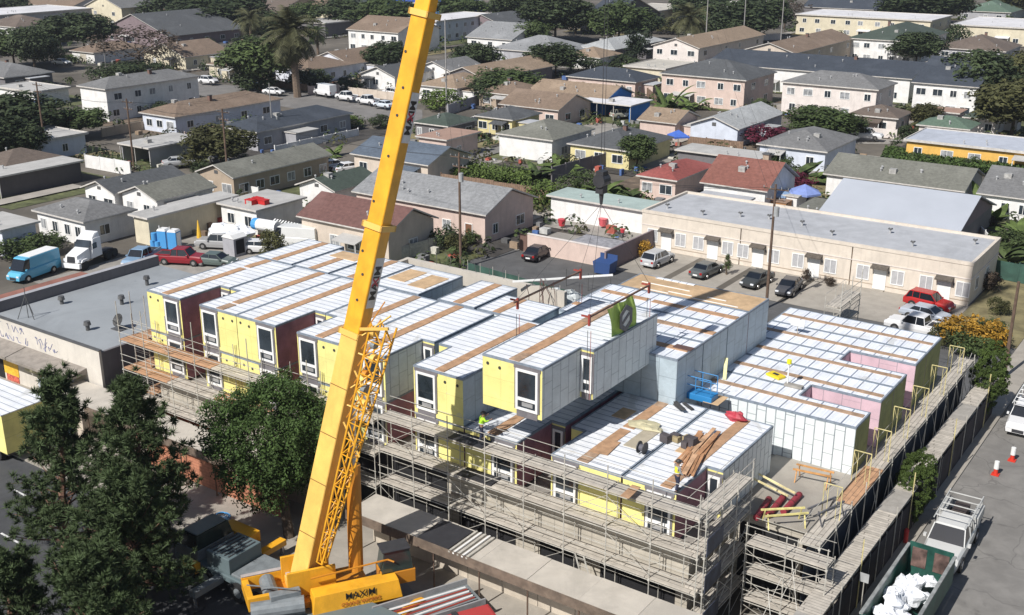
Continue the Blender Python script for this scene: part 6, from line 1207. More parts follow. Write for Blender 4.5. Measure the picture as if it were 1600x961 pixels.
def rack(par, x0, x1, w_, z, m, n=5, z0=1.1):
    for s_ in (-1, 1): b = MB(); b.tube((x0, s_ * w_, z), (x1, s_ * w_, z), .035, .035, m, 5); b.build('rack_rail', par)
    for k in range(n): xx = x0 + (x1 - x0) * (k + .5) / n; b = MB(); b.tube((xx, -w_, z), (xx, w_, z), .03, .03, m, 5); b.build('rack_bar', par)
    for xx in (x0 + .2, x1 - .9):
        for s_ in (-1, 1): b = MB(); b.tube((xx, s_ * w_, z0), (xx, s_ * w_, z), .03, .03, m, 5); b.build('rack_post', par)
rack(rk, -2.7, 1.5, .8, 2.15, WHITE)
ut = vehicle('utility_truck', 'grey-white utility truck with roof rack of rails parked behind the debris trailer', 'utility truck', 'pickup', (.58, .58, .56), -12.1, 62.9, -H90 + .03); ut.scale = (1.15, 1.18, 1.2)
rack(ut, -2.9, .7, .82, 2.0, plain('rack_grey', (.5, .5, .48), .5), 5)
for (x0, x1, y0, y1, z0, z1, m) in ((-2.75, -1.1, -.98, -.62, 1.12, 1.62, (.45, .45, .43)), (-2.75, -1.1, .62, .98, 1.12, 1.62, (.45, .45, .43)), (-2.6, -1.5, -.4, .3, 1.12, 1.55, (.06, .045, .04))):
    b = MB(); b.box(x0, x1, y0, y1, z0, z1, plain('toolbox_%.2f' % m[0], m, .5)); b.build('tool_chest', ut, bevel=.02)
b = MB(); b.box(-3.5, -2.8, -.6, .6, .7, .85, DARK); b.build('rear_step', ut)
# debris trailer (green open dump box)
dt = thing('debris_trailer', 'green open dump trailer heaped with white plastic rubbish bags at the bottom right', 'dump trailer', (-12.05, 54.0, 0.02), R(90))
GRN = mat('trailer_green', (0.02, 0.085, 0.065), .5, .25, 1.2, kind='stucco'); GIN = mat('trailer_inner_rust', (0.16, 0.10, 0.085), .8, .5, 1.2, kind='patch')
for (n_, a) in (('side_wall', (-4.2, 4.0, -1.3, -1.2, .85, 2.5)), ('side_wall', (-4.2, 4.0, 1.2, 1.3, .85, 2.5)), ('front_wall', (3.9, 4.0, -1.19, 1.19, .85, 2.75)), ('tailgate', (-4.2, -4.1, -1.19, 1.19, .85, 2.5)), ('floor', (-4.1, 3.9, -1.19, 1.19, .8, .9))):
    b = MB(); b.box(*a, GRN); b.build(n_, dt)
for (a, m) in (((3.86, 3.895, -1.0, -.2, 1.3, 2.5), GIN), ((3.86, 3.895, .2, 1.0, 1.3, 2.5), GIN)): b = MB(); b.box(*a, m); b.build('rust_panel', dt)
for s_ in (-1, 1):
    b = MB(); b.box(-4.2, 4.0, s_ * 1.25 - .09, s_ * 1.25 + .09, 2.501, 2.6, plain('rim_grey', (.28, .29, .28), .5, .2)); b.build('rim', dt)
    for dx in (-2.0, -.9): b = MB(); b.tube((dx, s_ * 1.05, .45), (dx, s_ * 1.35, .45), .45, .45, RUBBER, 16); b.build('wheel', dt)
b = MB(); b.box(-4.26, -4.21, -1.1, 1.1, .95, 1.6, WHITE); b.build('stripe', dt)
bags = thing('rubbish_bags', 'heap of white plastic rubbish bags and sheeting inside the green dump trailer', 'rubbish bags', (-12.05, 53.6, 1.0)); q = random.Random(4)
BAG = mat('white_plastic_sheet', (.80, .82, .85), .35, .04, 2, bump=.8)
def lump(par, c, r_, m, seed, name='bag', sq=.7, nu=14, nv=9):
    q = random.Random(seed); b = MB(); ph = [q.uniform(0, 6.28) for _ in range(6)]; g_ = []
    for j in range(nv + 1):
        row = []
        for i in range(nu):
            a = 2 * math.pi * i / nu; e = -math.pi / 2 + math.pi * j / nv; k = 1 + .16 * math.sin(3 * a + ph[0] + 2 * e) + .12 * math.sin(5 * e + ph[1] + a) + .07 * math.sin(7 * a + ph[2] - 3 * e) + q.uniform(-.04, .04)
            row.append((c[0] + r_[0] * k * math.cos(a) * math.cos(e), c[1] + r_[1] * k * math.sin(a) * math.cos(e), c[2] + r_[2] * k * math.sin(e)))
        g_.append(row)
    for j in range(nv):
        for i in range(nu): b.face([g_[j][i], g_[j][(i + 1) % nu], g_[j + 1][(i + 1) % nu], g_[j + 1][i]], m)
    o = b.build(name, par, smooth=True); return o
for k in range(26): lump(bags, (q.uniform(-.75, .75), -2.9 + k * .2, .55 + q.uniform(0, .5) + (.35 if 6 < k < 12 else 0)), (q.uniform(.3, .6), q.uniform(.3, .6), q.uniform(.25, .5)), BAG, k)
# cones / delineators
for k, (u, v, lb) in enumerate(((1555, 742, 'red and white traffic delineator on the street, nearer the camera'), (1581, 720, 'red and white traffic delineator on the street, behind the other one'))):
    x, y = un(u, v, 0); t = thing('traffic_delineator', lb, 'traffic cone', (x, y, .02)); b = MB(); b.tube((0, 0, .06), (0, 0, .45), .16, .13, paint('cone_red', (.6, .04, .02), .5), 10); b.build('lower_post', t); b = MB(); b.tube((0, 0, .46), (0, 0, 1.0), .17, .16, WHITE, 10); b.build('reflective_band', t); b = MB(); b.box(-.25, .25, -.25, .25, 0, .06, paint('cone_red', (0, 0, 0))); b.build('base', t)
# yard vehicles on the left
x, y = un(55, 432, 0); vn = vehicle('delivery_van', 'sky-blue high-roof van with white roof at the left edge behind the shop roof', 'van', 'van', (.12, .42, .62), x, y, R(-78))
b = MB(); b.box(-2.8, 1.1, -.8, .8, 2.46, 2.5, WHITE); b.build('roof_panel', vn)
x, y = un(140, 412, 0); se = thing('semi_truck', 'white semi tractor cab facing the camera behind the shop roof', 'semi truck', (x, y, .02), R(-72))
WT = paint('truck_white', (.78, .78, .78), .3)
for (n_, a, c, m) in (('hood', [(.9, -.95, .9), (2.9, -.85, .9), (2.9, .85, .9), (.9, .95, .9)], [(.9, -.9, 2.1), (2.8, -.7, 1.65), (2.8, .7, 1.65), (.9, .9, 2.1)], WT), ('cab', [(-.9, -1.15, .9), (.9, -1.15, .9), (.9, 1.15, .9), (-.9, 1.15, .9)], [(-.9, -1.1, 2.95), (.35, -1.05, 2.95), (.35, 1.05, 2.95), (-.9, 1.1, 2.95)], WT), ('windshield', [(.93, -.95, 2.12), (.97, -.95, 2.12), (.97, .95, 2.12), (.93, .95, 2.12)], [(.45, -.9, 2.8), (.5, -.9, 2.8), (.5, .9, 2.8), (.45, .9, 2.8)], GLASS), ('roof_fairing', [(-.9, -1.0, 2.96), (.3, -.9, 2.96), (.3, .9, 2.96), (-.9, 1.0, 2.96)], [(-.9, -.9, 3.5), (-.3, -.8, 3.4), (-.3, .8, 3.4), (-.9, .9, 3.5)], WT), ('bumper', [(2.75, -1.15, .35), (3.1, -1.1, .35), (3.1, 1.1, .35), (2.75, 1.15, .35)], [(2.75, -1.15, .85), (3.05, -1.1, .85), (3.05, 1.1, .85), (2.75, 1.15, .85)], WT), ('grille', [(2.91, -.5, .95), (2.97, -.5, .95), (2.97, .5, .95), (2.91, .5, .95)], [(2.84, -.45, 1.6), (2.9, -.45, 1.6), (2.9, .45, 1.6), (2.84, .45, 1.6)], DARK), ('chassis', [(-3.6, -.5, .6), (1, -.5, .6), (1, .5, .6), (-3.6, .5, .6)], [(-3.6, -.5, .9), (1, -.5, .9), (1, .5, .9), (-3.6, .5, .9)], DARK)):
    b = MB(); b.hexa(a, c, m); b.build(n_, se, bevel=.03)
for s_ in (-1, 1):
    b = MB(); b.box(-.1, .6, s_ * 1.13 - .03, s_ * 1.13 + .03, 1.9, 2.5, GLASS); b.build('side_window', se); b = MB(); b.box(2.3, 2.85, s_ * .85 - .14, s_ * .85 + .14, 1.0, 1.3, mat('headlight_lens', (0, 0, 0))); b.build('headlight', se)
    for dx in (2.1, -1.9, -3.0): b = MB(); b.tube((dx, s_ * .8, .5), (dx, s_ * 1.2, .5), .5, .5, RUBBER, 16); b.build('wheel', se)
    b = MB(); b.hexa([(1.4, s_ * 1.05 - .15, .95), (2.75, s_ * 1.05 - .15, .95), (2.75, s_ * 1.05 + .15, .95), (1.4, s_ * 1.05 + .15, .95)], [(1.7, s_ * 1.05 - .15, 1.2), (2.5, s_ * 1.05 - .15, 1.2), (2.5, s_ * 1.05 + .13, 1.2), (1.7, s_ * 1.05 + .13, 1.2)], WT); b.build('fender', se)
VL = [('pickup_truck', 'pale blue pickup between the white semi and the dark red pickup', 'pickup', (.22, .33, .46), 222, 412, -68), ('pickup_truck', 'dark red pickup parked in front of the blue portable toilets', 'pickup', (.25, .015, .025), 285, 412, 25), ('pickup_truck', 'old silver pickup partly under a white tarpaulin', 'pickup', (.35, .35, .35), 345, 388, 205), ('parked_car', 'green-grey sedan close behind the leftmost modules', 'sedan', (.10, .13, .12), 338, 415, 20), ('delivery_van', 'white van beside the maroon-roofed house', 'van', (.7, .7, .68), 462, 385, 200), ('parked_car', 'white car with orange seat beside the grey canopy hut', 'hatch', (.65, .65, .65), 410, 395, 30),
      ('parked_car', 'white car near the clipped bright shrub, upper left', 'sedan', WHT, 97, 103, 15), ('parked_car', 'silver car in front of the brown-roofed garage', 'sedan', SIL, 125, 95, 15), ('parked_car', 'small white car by the small cream house, upper left street', 'suv', WHT, 326, 133, 10), ('parked_car', 'dark car on the far street below the bright round tree', 'sedan', DGR, 392, 138, 20), ('parked_car', 'white car behind the slate-blue roof on the far street', 'sedan', WHT, 428, 150, 12),
      ('delivery_van', 'white van at the left of the far kerbside row', 'van', WHT, 508, 152, 170), ('pickup_truck', 'white pickup second in the far kerbside row', 'pickup', WHT, 542, 159, 172), ('pickup_truck', 'white pickup third in the far kerbside row, touching the boom side', 'pickup', WHT, 575, 165, 172), ('parked_car', 'white sedan at the boom end of the far kerbside row', 'sedan', (.6, .65, .7), 600, 171, 172), ('parked_car', 'white van half hidden behind the boom on the far street', 'suv', WHT, 612, 152, 172),
      ('parked_car', 'white hatchback between the grey apartment row and the slate-blue roof', 'hatch', WHT, 522, 268, 75), ('parked_car', 'second white car behind the hatchback near the boom', 'sedan', WHT, 545, 272, 75), ('parked_car', 'beige covered car on the concrete by the bright blue wall', 'suv', (.33, .33, .28), 972, 187, 60), ('parked_car', 'white car beside the beige covered car', 'hatch', WHT, 988, 186, 60), ('pickup_truck', 'white pickup on the driveway under the mauve-brown roof', 'pickup', WHT, 1352, 220, 5), ('pickup_truck', 'white open pickup in the dark bay at the left edge', 'pickup', WHT, 40, 290, 60), ('parked_car', 'grey car in the dark car bays behind the poles', 'sedan', SIL, 280, 263, 60), ('parked_car', 'dark blue car in the yard beside the tall dark trees, left', 'sedan', (.08, .12, .2), 72, 168, 30)]
for (n_, lb, kd, c, u, v, a) in VL:
    x, y = un(u, v, 0); vehicle(n_, lb, {'pickup': 'pickup truck', 'van': 'van'}.get(kd, 'car'), kd, c, x, y, R(a), .04 if y < 100 else .36)
# tarpaulin, portable toilets, tanks and yard objects
x, y = un(352, 372, .8); tp_ = thing('tarpaulin', 'crumpled white tarpaulin draped over the old silver pickup', 'tarpaulin', (x, y, 1.0)); lump(tp_, (0, 0, .4), (2.3, 1.5, 1.0), BAG, 77, 'sheet', nu=22, nv=12); lump(tp_, (1.5, 1.2, .4), (1.6, 1.1, .9), BAG, 78, 'sheet')
BT = paint('toilet_blue', (.07, .30, .62), .5)
def toilet(lb, x, y, rz, z=.03, roofm=WHITE):
    t = thing('portable_toilet', lb, 'portable toilet', (x, y, z), rz); b = MB(); b.box(-.55, .55, -.55, .55, .1, 2.1, BT); b.build('cabin', t, bevel=.03); b = MB(); b.hexa([(-.58, -.58, 2.11), (.58, -.58, 2.11), (.58, .58, 2.11), (-.58, .58, 2.11)], [(-.4, -.5, 2.35), (.4, -.5, 2.35), (.4, .5, 2.35), (-.4, .5, 2.35)], roofm); b.build('roof', t, bevel=.04); b = MB(); b.box(.556, .58, -.42, .42, .2, 2.0, WHITE); b.build('door', t); b = MB(); b.tube((-.3, -.3, 2.3), (-.3, -.3, 2.7), .05, .05, WHITE, 6); b.build('vent_pipe', t); return t
x, y = un(258, 388, 0); toilet('left one of the two blue portable toilets behind the dark red pickup', x, y, R(20)); toilet('right one of the two blue portable toilets behind the dark red pickup', x + 1.35, y + .35, R(20))
x, y = un(240, 388, 0); t = thing('water_tank', 'blue barrel stack left of the blue portable toilets', 'barrel', (x, y, .02)); 
for (dx, dy, dz) in ((0, 0, 0), (.7, .1, 0), (.3, 0, .95)): b = MB(); b.tube((dx, dy, dz), (dx, dy, dz + .92), .33, .33, BT, 14); b.build('barrel', t, bevel=.03)
x, y = un(415, 345, 2.6); t = thing('portable_toilet', 'blue and white cylindrical tank beside the white striped panel', 'tank', (x, y, 1.4)); b = MB(); b.tube((-1.2, 0, .6), (1.6, .3, .6), .7, .7, WHITE, 14); b.build('tank_body', t); b = MB(); b.tube((-1.9, -.05, .6), (-1.21, 0, .6), .68, .7, BT, 14); b.build('blue_end', t)
x, y = un(440, 348, 2.4); t = thing('striped_panel', 'white striped louvre panel lying beside the tank', 'panel', (x, y, 1.6))
for k in range(9): b = MB(); b.bar((k * .45 - 1.9, -.6, 0), (k * .45 - 1.6, .6, .9), .2, .06, WHITE); b.build('slat', t)
x, y = un(352, 392, 0); t = thing('grey_hut', 'small grey canopy hut with white roof beside the old silver pickup', 'hut', (*un(368, 398, 0), .02)); b = MB(); b.box(-.9, .9, -.9, .9, 0, 2.1, ST['grey']); b.build('wall', t); b = MB(); b.hexa([(-1, -1, 2.11), (1, -1, 2.11), (1, 1, 2.11), (-1, 1, 2.11)], [(-.5, -1, 2.5), (.5, -1, 2.5), (.5, 1, 2.5), (-.5, 1, 2.5)], WHITE); b.build('roof', t); bx('opening', t, .905, .92, -.6, .6, .3, 1.9, OPN)
x, y = un(312, 378, 0); t = thing('closed_parasol', 'closed yellow parasol beside the tarpaulin', 'parasol', (x, y, 0)); b = MB(); b.tube((0, 0, .5), (0, 0, 2.6), .3, .05, paint('parasol_yellow', (.75, .45, .04), .7), 8); b.build('canopy', t); b = MB(); b.tube((0, 0, 0), (0, 0, .5), .04, .04, WHITE, 6); b.build('pole', t)
x, y = un(320, 352, .5); t = thing('old_machine', 'heap of red and brown machine parts against the storage block', 'machine parts', (x, y, .02)); q = random.Random(3)
for k in range(14): dx, dy = q.uniform(-3, 3), q.uniform(-2.5, 2.5); b = MB(); s_ = q.uniform(.3, .9); b.box(dx - s_, dx + s_, dy - s_ * .6, dy + s_ * .6, 0, s_ * 1.6, q.choice([plain('rust_red', (.35, .06, .05)), plain('rust_brown', (.17, .12, .08)), DGREY, plain('khaki', (.25, .23, .16))])); b.build('machine_part', t, bevel=.05)
for k, (u, v) in enumerate(((403, 315), (392, 318), (412, 318))):
    x, y = un(u, v, 3.3); t = thing('red_crate', ['bright red crate on the storage block roof, highest one', 'bright red crate on the storage block roof, left one', 'bright red crate on the storage block roof, right one'][k], 'crate', (x, y, 3.26)); b = MB(); b.box(-.6, .6, -.4, .4, 0, .5, paint('crate_red', (.5, .02, .02), .6)); b.build('bin', t); b = MB(); b.box(-.65, .65, -.45, .45, .501, .56, paint('crate_red', (0, 0, 0))); b.build('lid', t)
x, y = un(945, 428, 0); t = thing('skip_bin', 'dark blue rubbish skip with open lid against the yard wall', 'skip bin', (x, y, .03)); b = MB(); b.hexa([(-.9, -.7, .15), (.9, -.7, .15), (.9, .7, .15), (-.9, .7, .15)], [(-1.05, -.8, 1.4), (1.05, -.8, 1.4), (1.05, .8, 1.5), (-1.05, .8, 1.5)], paint('skip_blue', (.03, .07, .20), .6)); b.build('body', t); b = MB(); b.box(-1.05, 1.05, .75, .82, 1.4, 2.0, paint('skip_blue', (0, 0, 0))); b.build('lid', t)
# pink yard wall with patio behind
pwall = thing('yard_wall', 'long pink yard wall with a dark shaded side beside the blue skip', 'wall', (-68.2, 100.4, 0)); bx('wall', pwall, 0, 10.9, 0, .25, 0, 2.1, ST['pink']); bx('side_wall', pwall, 10.9, 11.1, -1.5, 9.5, 0, 2.3, ST['mauve']); bx('coping', pwall, 0, 10.9, -.04, .29, 2.11, 2.2, ST['pwhite']); bx('gate', pwall, -1.1, -.05, 0, .08, 0, 2, ST['brownw'])  # end wall in dark mauve: its shade is put into the colour
bx('patio_cover', pwall, 2.2, 10.6, 3.2, 9.2, .02, .35, plain('patio_slab', (.28, .28, .3), .8, .2))
for k, (lb, u, v, c, r_) in enumerate((('red plastic tub on the patio behind the pink wall', 878, 345, (.6, .06, .08), .5), ('red and white ball-like float on the patio', 942, 345, (.65, .12, .14), .55), ('small red bucket near the white patio wall', 973, 356, (.6, .06, .08), .3), ('white folded umbrella on the patio', 878, 330, (.7, .7, .7), .3), ('white round table top on the patio under the mint roof', 895, 335, (.7, .7, .7), .5))):
    x, y = un(u, v, 1); t = thing('patio_item', lb, 'patio item', (x, y, .36)); b = MB(); b.tube((0, 0, 0), (0, 0, r_ * 1.6), r_ * .7, r_, paint('patio_%d' % k, c, .5), 10); b.build('tub', t, bevel=.03); b = MB(); b.tube((0, 0, r_ * 1.61), (0, 0, r_ * 1.7), r_ * 1.05, r_ * 1.05, paint('patio_%d' % k, c, .5), 10); b.build('rim', t)
# parasols and canopy tents
def tent(lb, u, v, z, c, r_=1.6, n=6):
    x, y = un(u, v, z); t = thing('canopy_tent', lb, 'canopy', (x, y, .05)); m = plain('tent_%.2f%.2f' % (c[0], c[2]), c, .7, .08); b = MB(); 
    for k in range(n): a0, a1 = 2 * math.pi * k / n, 2 * math.pi * (k + 1) / n; b.face([(r_ * math.cos(a0), r_ * math.sin(a0), z), (r_ * math.cos(a1), r_ * math.sin(a1), z), (0, 0, z + r_ * .45)], m); b.face([(r_ * math.cos(a0), r_ * math.sin(a0), z - .25), (r_ * math.cos(a1), r_ * math.sin(a1), z - .25), (r_ * math.cos(a1), r_ * math.sin(a1), z), (r_ * math.cos(a0), r_ * math.sin(a0), z)], m)
    b.build('canopy', t); b = MB(); b.tube((0, 0, 0), (0, 0, z + .3), .05, .05, WHITE, 6); b.build('pole', t)
tent('bright blue canopy tent beside the yellow-walled house', 1060, 212, 2.6, (.06, .14, .5), 2.0, 4); tent('pale blue patio parasol left of the larger one beside the metal roof', 1220, 303, 2.3, (.22, .33, .5), 1.5, 8); tent('larger lavender-blue parasol beside the metal roof', 1257, 300, 2.5, (.20, .27, .55), 2.2, 6)
x, y = un(1220, 325, 1); ob = thing('garden_shed', 'orange-tan garden hut under the pale blue parasol', 'shed', (x, y, 0)); bx('wall', ob, -1, 1, -.9, .9, 0, 1.9, plain('hut_orange', (.42, .22, .10), .8)); bx('roof', ob, -1.1, 1.1, -1, 1, 1.91, 2.0, plain('hut_roof', (.3, .2, .14), .8))
# ================================================================ POLES AND WIRES
def pole(label, u, v, ut, vt, r0=.17, arm=True, xy=None, m=None, hmax=14, steel=False):
    x, y = xy or un(u, v, 0); h = CAMH + ray(ut, vt)[2] * (y / ray(ut, vt)[1]); h = max(5, min(h, hmax)); t = thing('utility_pole', label, 'utility pole', (x, y, 0)); m = m or WOODP
    b = MB(); b.tube((0, 0, 0), (0, 0, h), r0, r0 * .7, m, 8); b.build('post', t)
    if arm:
        for z_, w_ in ((h - .5, 1.2), (h - 1.5, .9)):
            b = MB(); b.bar((-w_, .12, z_), (w_, .12, z_), .1, .1, m); b.build('crossarm', t)
            for k in (-1, -.45, .45, 1): b = MB(); b.tube((k * w_, .12, z_ + .05), (k * w_, .12, z_ + .25), .05, .04, plain('insulator', (.3, .3, .3), .3), 6); b.build('insulator', t)
        if len(label) % 2: b = MB(); b.tube((.3, -.1, h - 3), (.3, -.1, h - 2.1), .26, .26, plain('transformer_grey', (.35, .36, .36), .5), 10); b.build('transformer', t)
    return (x, y, h)
PL = {}
for k, a in dict(a=('leaning dark wooden utility pole at the far left', 72, 240, 55, 128), b=('dark wooden utility pole with a white transformer in front of the grey carport', 210, 266, 202, 155), c=('dark wooden utility pole beside the olive-brown tree', 358, 300, 349, 170), d=('slim grey lamp pole in front of the slate-blue roof', 427, 225, 424, 130),
                e=('tall thin pole just right of the boom', 698, 176, 695, 30), f=('tall wooden utility pole right of the maroon-roofed house', 720, 420, 713, 238), g=('leftmost of three thin tall poles at the top right', 1101, 95, 1104, -20), h=('middle of three thin tall poles at the top right', 1160, 80, 1163, -20), i=('rightmost of three thin tall poles at the top right', 1218, 88, 1221, -20),
                j=('tall dark pole rising in front of the beige apartment strip', 1197, 482, 1191, 285), k=('brown wooden pole on the pavement at the right beyond the scaffold', 1568, 592, 1592, 440), m=('thin pole in the upper left beside the green bush', 166, 112, 160, 70), n=('short street pole beside the small cream house', 337, 122, 336, 98)).items():
    lb, u, v, ut, vt = a; thin = k in 'deghimn'; PL[k] = pole(lb, u, v, ut, vt, .09 if k in 'dm n' else .16, arm=k in 'abcfj', hmax=15 if k not in 'ghie' else 24, m=plain('pole_grey', (.30, .29, .28), .7) if thin else WOODP)
wr = thing('power_lines', 'thin sagging power lines strung between the wooden poles on the left', 'power lines', (PL['c'][0], PL['c'][1], 0))
WIREM = plain('wire', (.03, .03, .03), .6)
def wire(A, B, sag, par, r_=.018):
    b = MB(); pts = []
    for i in range(13): f = i / 12; p = Vector(A).lerp(Vector(B), f); p.z -= sag * 4 * f * (1 - f); pts.append(p)
    b.path(pts, r_, WIREM, 3); b.build('wire', par, (par.location.x, par.location.y, 0))
for (p, q_) in (('a', 'b'), ('b', 'c'), ('c', 'f')):
    for o in (-.9, .9): A, B = PL[p], PL[q_]; wire((A[0] + o, A[1], A[2] - .4), (B[0] + o, B[1], B[2] - .4), 1.0, wr)
for (p, q_, lb) in (('e', 'f', 'thin power lines from the tall thin pole to the wooden pole by the maroon roof'), ('g', 'j', 'thin power lines from the top right poles down to the pole by the beige strip'), ('b', 'd', 'thin power lines from the carport pole to the slim grey lamp pole')):
    wq = thing('power_lines', lb, 'power lines', (PL[p][0], PL[p][1], 0))
    for o in (-.8, .8): A, B = PL[p], PL[q_]; wire((A[0] + o, A[1], A[2] - .4), (B[0] + o, B[1], B[2] - .4), 1.4, wq, .015)
wr2 = thing('power_lines', 'thin power lines running right from the pole by the maroon-roofed house', 'power lines', (PL['f'][0], PL['f'][1], 0))
for o in (-.9, .9): A, B = PL['f'], PL['j']; wire((A[0] + o, A[1], A[2] - .4), (B[0] + o, B[1], B[2] - .4), .9, wr2)
# ================================================================ SITE FENCES
gn = thing('screened_fence', 'dark green screened site fence behind the parapet wall', 'fence', (-66.5, 86.2, 0)); GNET = mat('green_screen', (.035, .085, .065), .85, .25, .6, kind='patch'); n = 9
for k in range(n):
    a = Vector((0, .9 - k * .22, 0)); c = Vector(((k + 1) * 1.75 - k * 1.75, 0, 0)); x0, x1 = k * 1.75, k * 1.75 + 1.73; y0, y1 = .9 - k * .24, .9 - (k + 1) * .24
    b = MB(); b.hexa([(x0, y0, .05), (x1, y1, .05), (x1, y1 + .03, .05), (x0, y0 + .03, .05)], [(x0, y0, 2.4), (x1, y1, 2.4 + .05 * (k % 2)), (x1, y1 + .03, 2.4 + .05 * (k % 2)), (x0, y0 + .03, 2.4)], GNET); b.build('screen', gn)
    b = MB(); b.tube((x0, y0, 0), (x0, y0, 2.7), .035, .035, SCF, 5); b.build('post', gn)
rf = thing('rail_fence', 'thin black post and rail fence along the driveway before the parking bays', 'fence', (-58, 92.5, 0))
for k in range(16):
    x = k * 2.6; b = MB(); b.tube((x, 0, 0), (x, 0, 1.9), .05, .05, DGREY, 6); b.build('post', rf)
for z_ in (1.0, 1.75): b = MB(); b.tube((0, 0, z_), (39, 0, z_), .02, .02, DGREY, 4); b.build('rail', rf)
def fence(label, p, q_, h, m, cat='fence', name='fence', z=.05, th=.12, step=2.6, posts=True):
    a = Vector((*un(*p, 0), 0)); c = Vector((*un(*q_, 0), 0)); L = (c - a).length; t = thing(name, label, cat, (a.x, a.y, z), math.atan2(c.y - a.y, c.x - a.x)); n = max(1, min(30, int(L / step)))
    for k in range(n): bx('panel', t, k * L / n + .03, (k + 1) * L / n - .03, -th / 2, th / 2, 0, h * (1 + .03 * ((k * 7) % 3 - 1)), m)
    if posts:
        for k in range(n + 1): bx('post', t, k * L / n - .06, k * L / n + .06, -.1, .1, 0, h + .12, m)
    return t
WDF = mat('fence_wood', (.24, .16, .11), .9, .2, 2, kind='corrug'); BLKF = ST['grey']; WF_ = ST['white']
for a in (('brown wooden board fence behind the big pale grey gabled roof', (690, 292), (858, 318), 1.9, WDF), ('white block wall running along the left dark bay', (135, 262), (205, 275), 2.0, WF_), ('grey block wall beside the banana clumps', (862, 285), (945, 262), 2.2, ST['dkgrey']), ('low white picket fence by the far street houses', (430, 240), (560, 212), 1.2, WF_),
          ('white picket fence right of the boom in the middle distance', (700, 208), (765, 190), 1.6, WF_), ('long grey wall behind the small white awning right of the boom', (700, 180), (760, 160), 2.0, BLKF), ('pale block wall in front of the white two-storey apartments', (160, 215), (240, 200), 1.5, ST['tan']), ('pinkish wall and gate at the far street corner', (482, 148), (530, 146), 1.8, ST['pink']),
          ('cream garden wall along the far kerbside cars', (545, 148), (622, 158), 1.6, ST['beige']), ('dark wooden fence behind the pink bungalow row', (1000, 140), (1025, 165), 1.8, WDF), ('grey wall along the driveway of the mauve-brown roof', (1330, 212), (1400, 218), 1.6, ST['pwhite']), ('white fence beside the second joined gable', (345, 300), (405, 312), 1.6, WF_),
          ('dark green screen fence along the right-hand driveway', (1540, 432), (1640, 452), 2.0, GNET), ('pale wall between the slate-blue roof and the grey apartment row', (290, 222), (350, 212), 1.6, ST['pink']), ('brown fence in front of the white gabled house', (1075, 228), (1160, 238), 1.6, WDF), ('block wall at the left edge below the dark trees', (0, 232), (60, 222), 1.6, ST['tan']),
          ('pale wall behind the blue portable toilets', (205, 365), (300, 350), 1.8, ST['grey']), ('long pale fence along the upper left street', (225, 150), (330, 162), 1.3, ST['cream']), ('dark fence behind the brown hipped bungalow', (420, 135), (480, 143), 1.5, WDF), ('white wall below the cream row at the upper right', (1290, 92), (1395, 98), 1.6, WF_), ('low wall along the far top right street', (1150, 66), (1220, 62), 1.8, ST['pwhite']),
          ('short white fence by the metal roof end', (1528, 372), (1545, 392), 1.6, WF_), ('low fence in front of the cream gabled bungalow', (265, 122), (340, 130), 1.2, ST['dkgrey']), ('brown fence below the brown gabled roof and pink walls', (760, 205), (800, 200), 1.5, WDF)): fence(*a)
bf = fence('chain fence beside the maroon-roofed house running toward the pink-walled house', (610, 412), (700, 388), 1.6, SCF, th=.03)
# scattered low greenery along the yards: nobody could count it
def scrub(seed, n, tone, label):
    q = random.Random(seed); b = MB(); H = [(t_.location.x, t_.location.y, W_, D_) for (t_, W_, D_) in HOUSES.values() if t_.location.y > 85]
    for k in range(n):
        x, y, W_, D_ = q.choice(H); s_ = q.random()
        if s_ < .35: px, py = x + q.uniform(-1, W_ + 4), y - q.uniform(1, 5)
        elif s_ < .7: px, py = x + W_ + q.uniform(.8, 7), y + q.uniform(-2, D_ + 2)
        elif s_ < .85: px, py = x - q.uniform(.5, 4), y + q.uniform(-1, D_)
        else: px, py = x + q.uniform(0, W_), y + D_ + q.uniform(1, 5)
        if any(X - .2 < px < X + w_ + .2 and Y - .2 < py < Y + d_ + .2 for X, Y, w_, d_ in H): continue
        sz = q.uniform(.5, 1.5) * (1 + y / 500); hz = q.uniform(.5, 1.3) * (1 + y / 400)
        for i in range(34):
            e = Vector((q.gauss(0, 1), q.gauss(0, 1), abs(q.gauss(0, 1)))).normalized(); leafcard(b, Vector((px + e.x * sz, py + e.y * sz, .2 + e.z * hz * 1.2)), e + Vector((0, 0, .3)), .42 * (1 + y / 250), LEAF[tone], q)
    o = b.build('undergrowth'); tag(o, label, 'undergrowth', None, 'stuff')
scrub(1, 330, 'dark', 'dark low undergrowth and weeds in the far yards'); scrub(2, 240, 'mid', 'green low undergrowth and shrubs in the far yards'); scrub(3, 140, 'olive', 'dry olive weeds around the far houses')
q = random.Random(21); b = MB(); CLm = [plain('clutter_%d' % k, c, .7, .15) for k, c in enumerate(((.5, .5, .48), (.2, .2, .2), (.3, .22, .15), (.08, .15, .35), (.4, .1, .07), (.6, .58, .5), (.1, .1, .1)))]
Hh = [(t_.location.x, t_.location.y, W_, D_) for (t_, W_, D_) in HOUSES.values() if 85 < t_.location.y < 230]
for k in range(430):
    x, y, W_, D_ = q.choice(Hh); px, py = (x + W_ + q.uniform(.6, 4), y + q.uniform(-2, D_)) if q.random() < .6 else (x + q.uniform(-1, W_ + 2), y - q.uniform(.8, 3.5))
    if any(X - .5 < px < X + w_ + .5 and Y - .5 < py < Y + d_ + .5 for X, Y, w_, d_ in Hh): continue
    a, c, h_ = q.uniform(.15, .6), q.uniform(.15, .5), q.uniform(.2, 1.0); b.box(px - a, px + a, py - c, py + c, .05, .05 + h_, q.choice(CLm))
tag(b.build('yard_clutter'), 'scattered small junk and boxes lying in the yards', 'clutter', None, 'stuff')

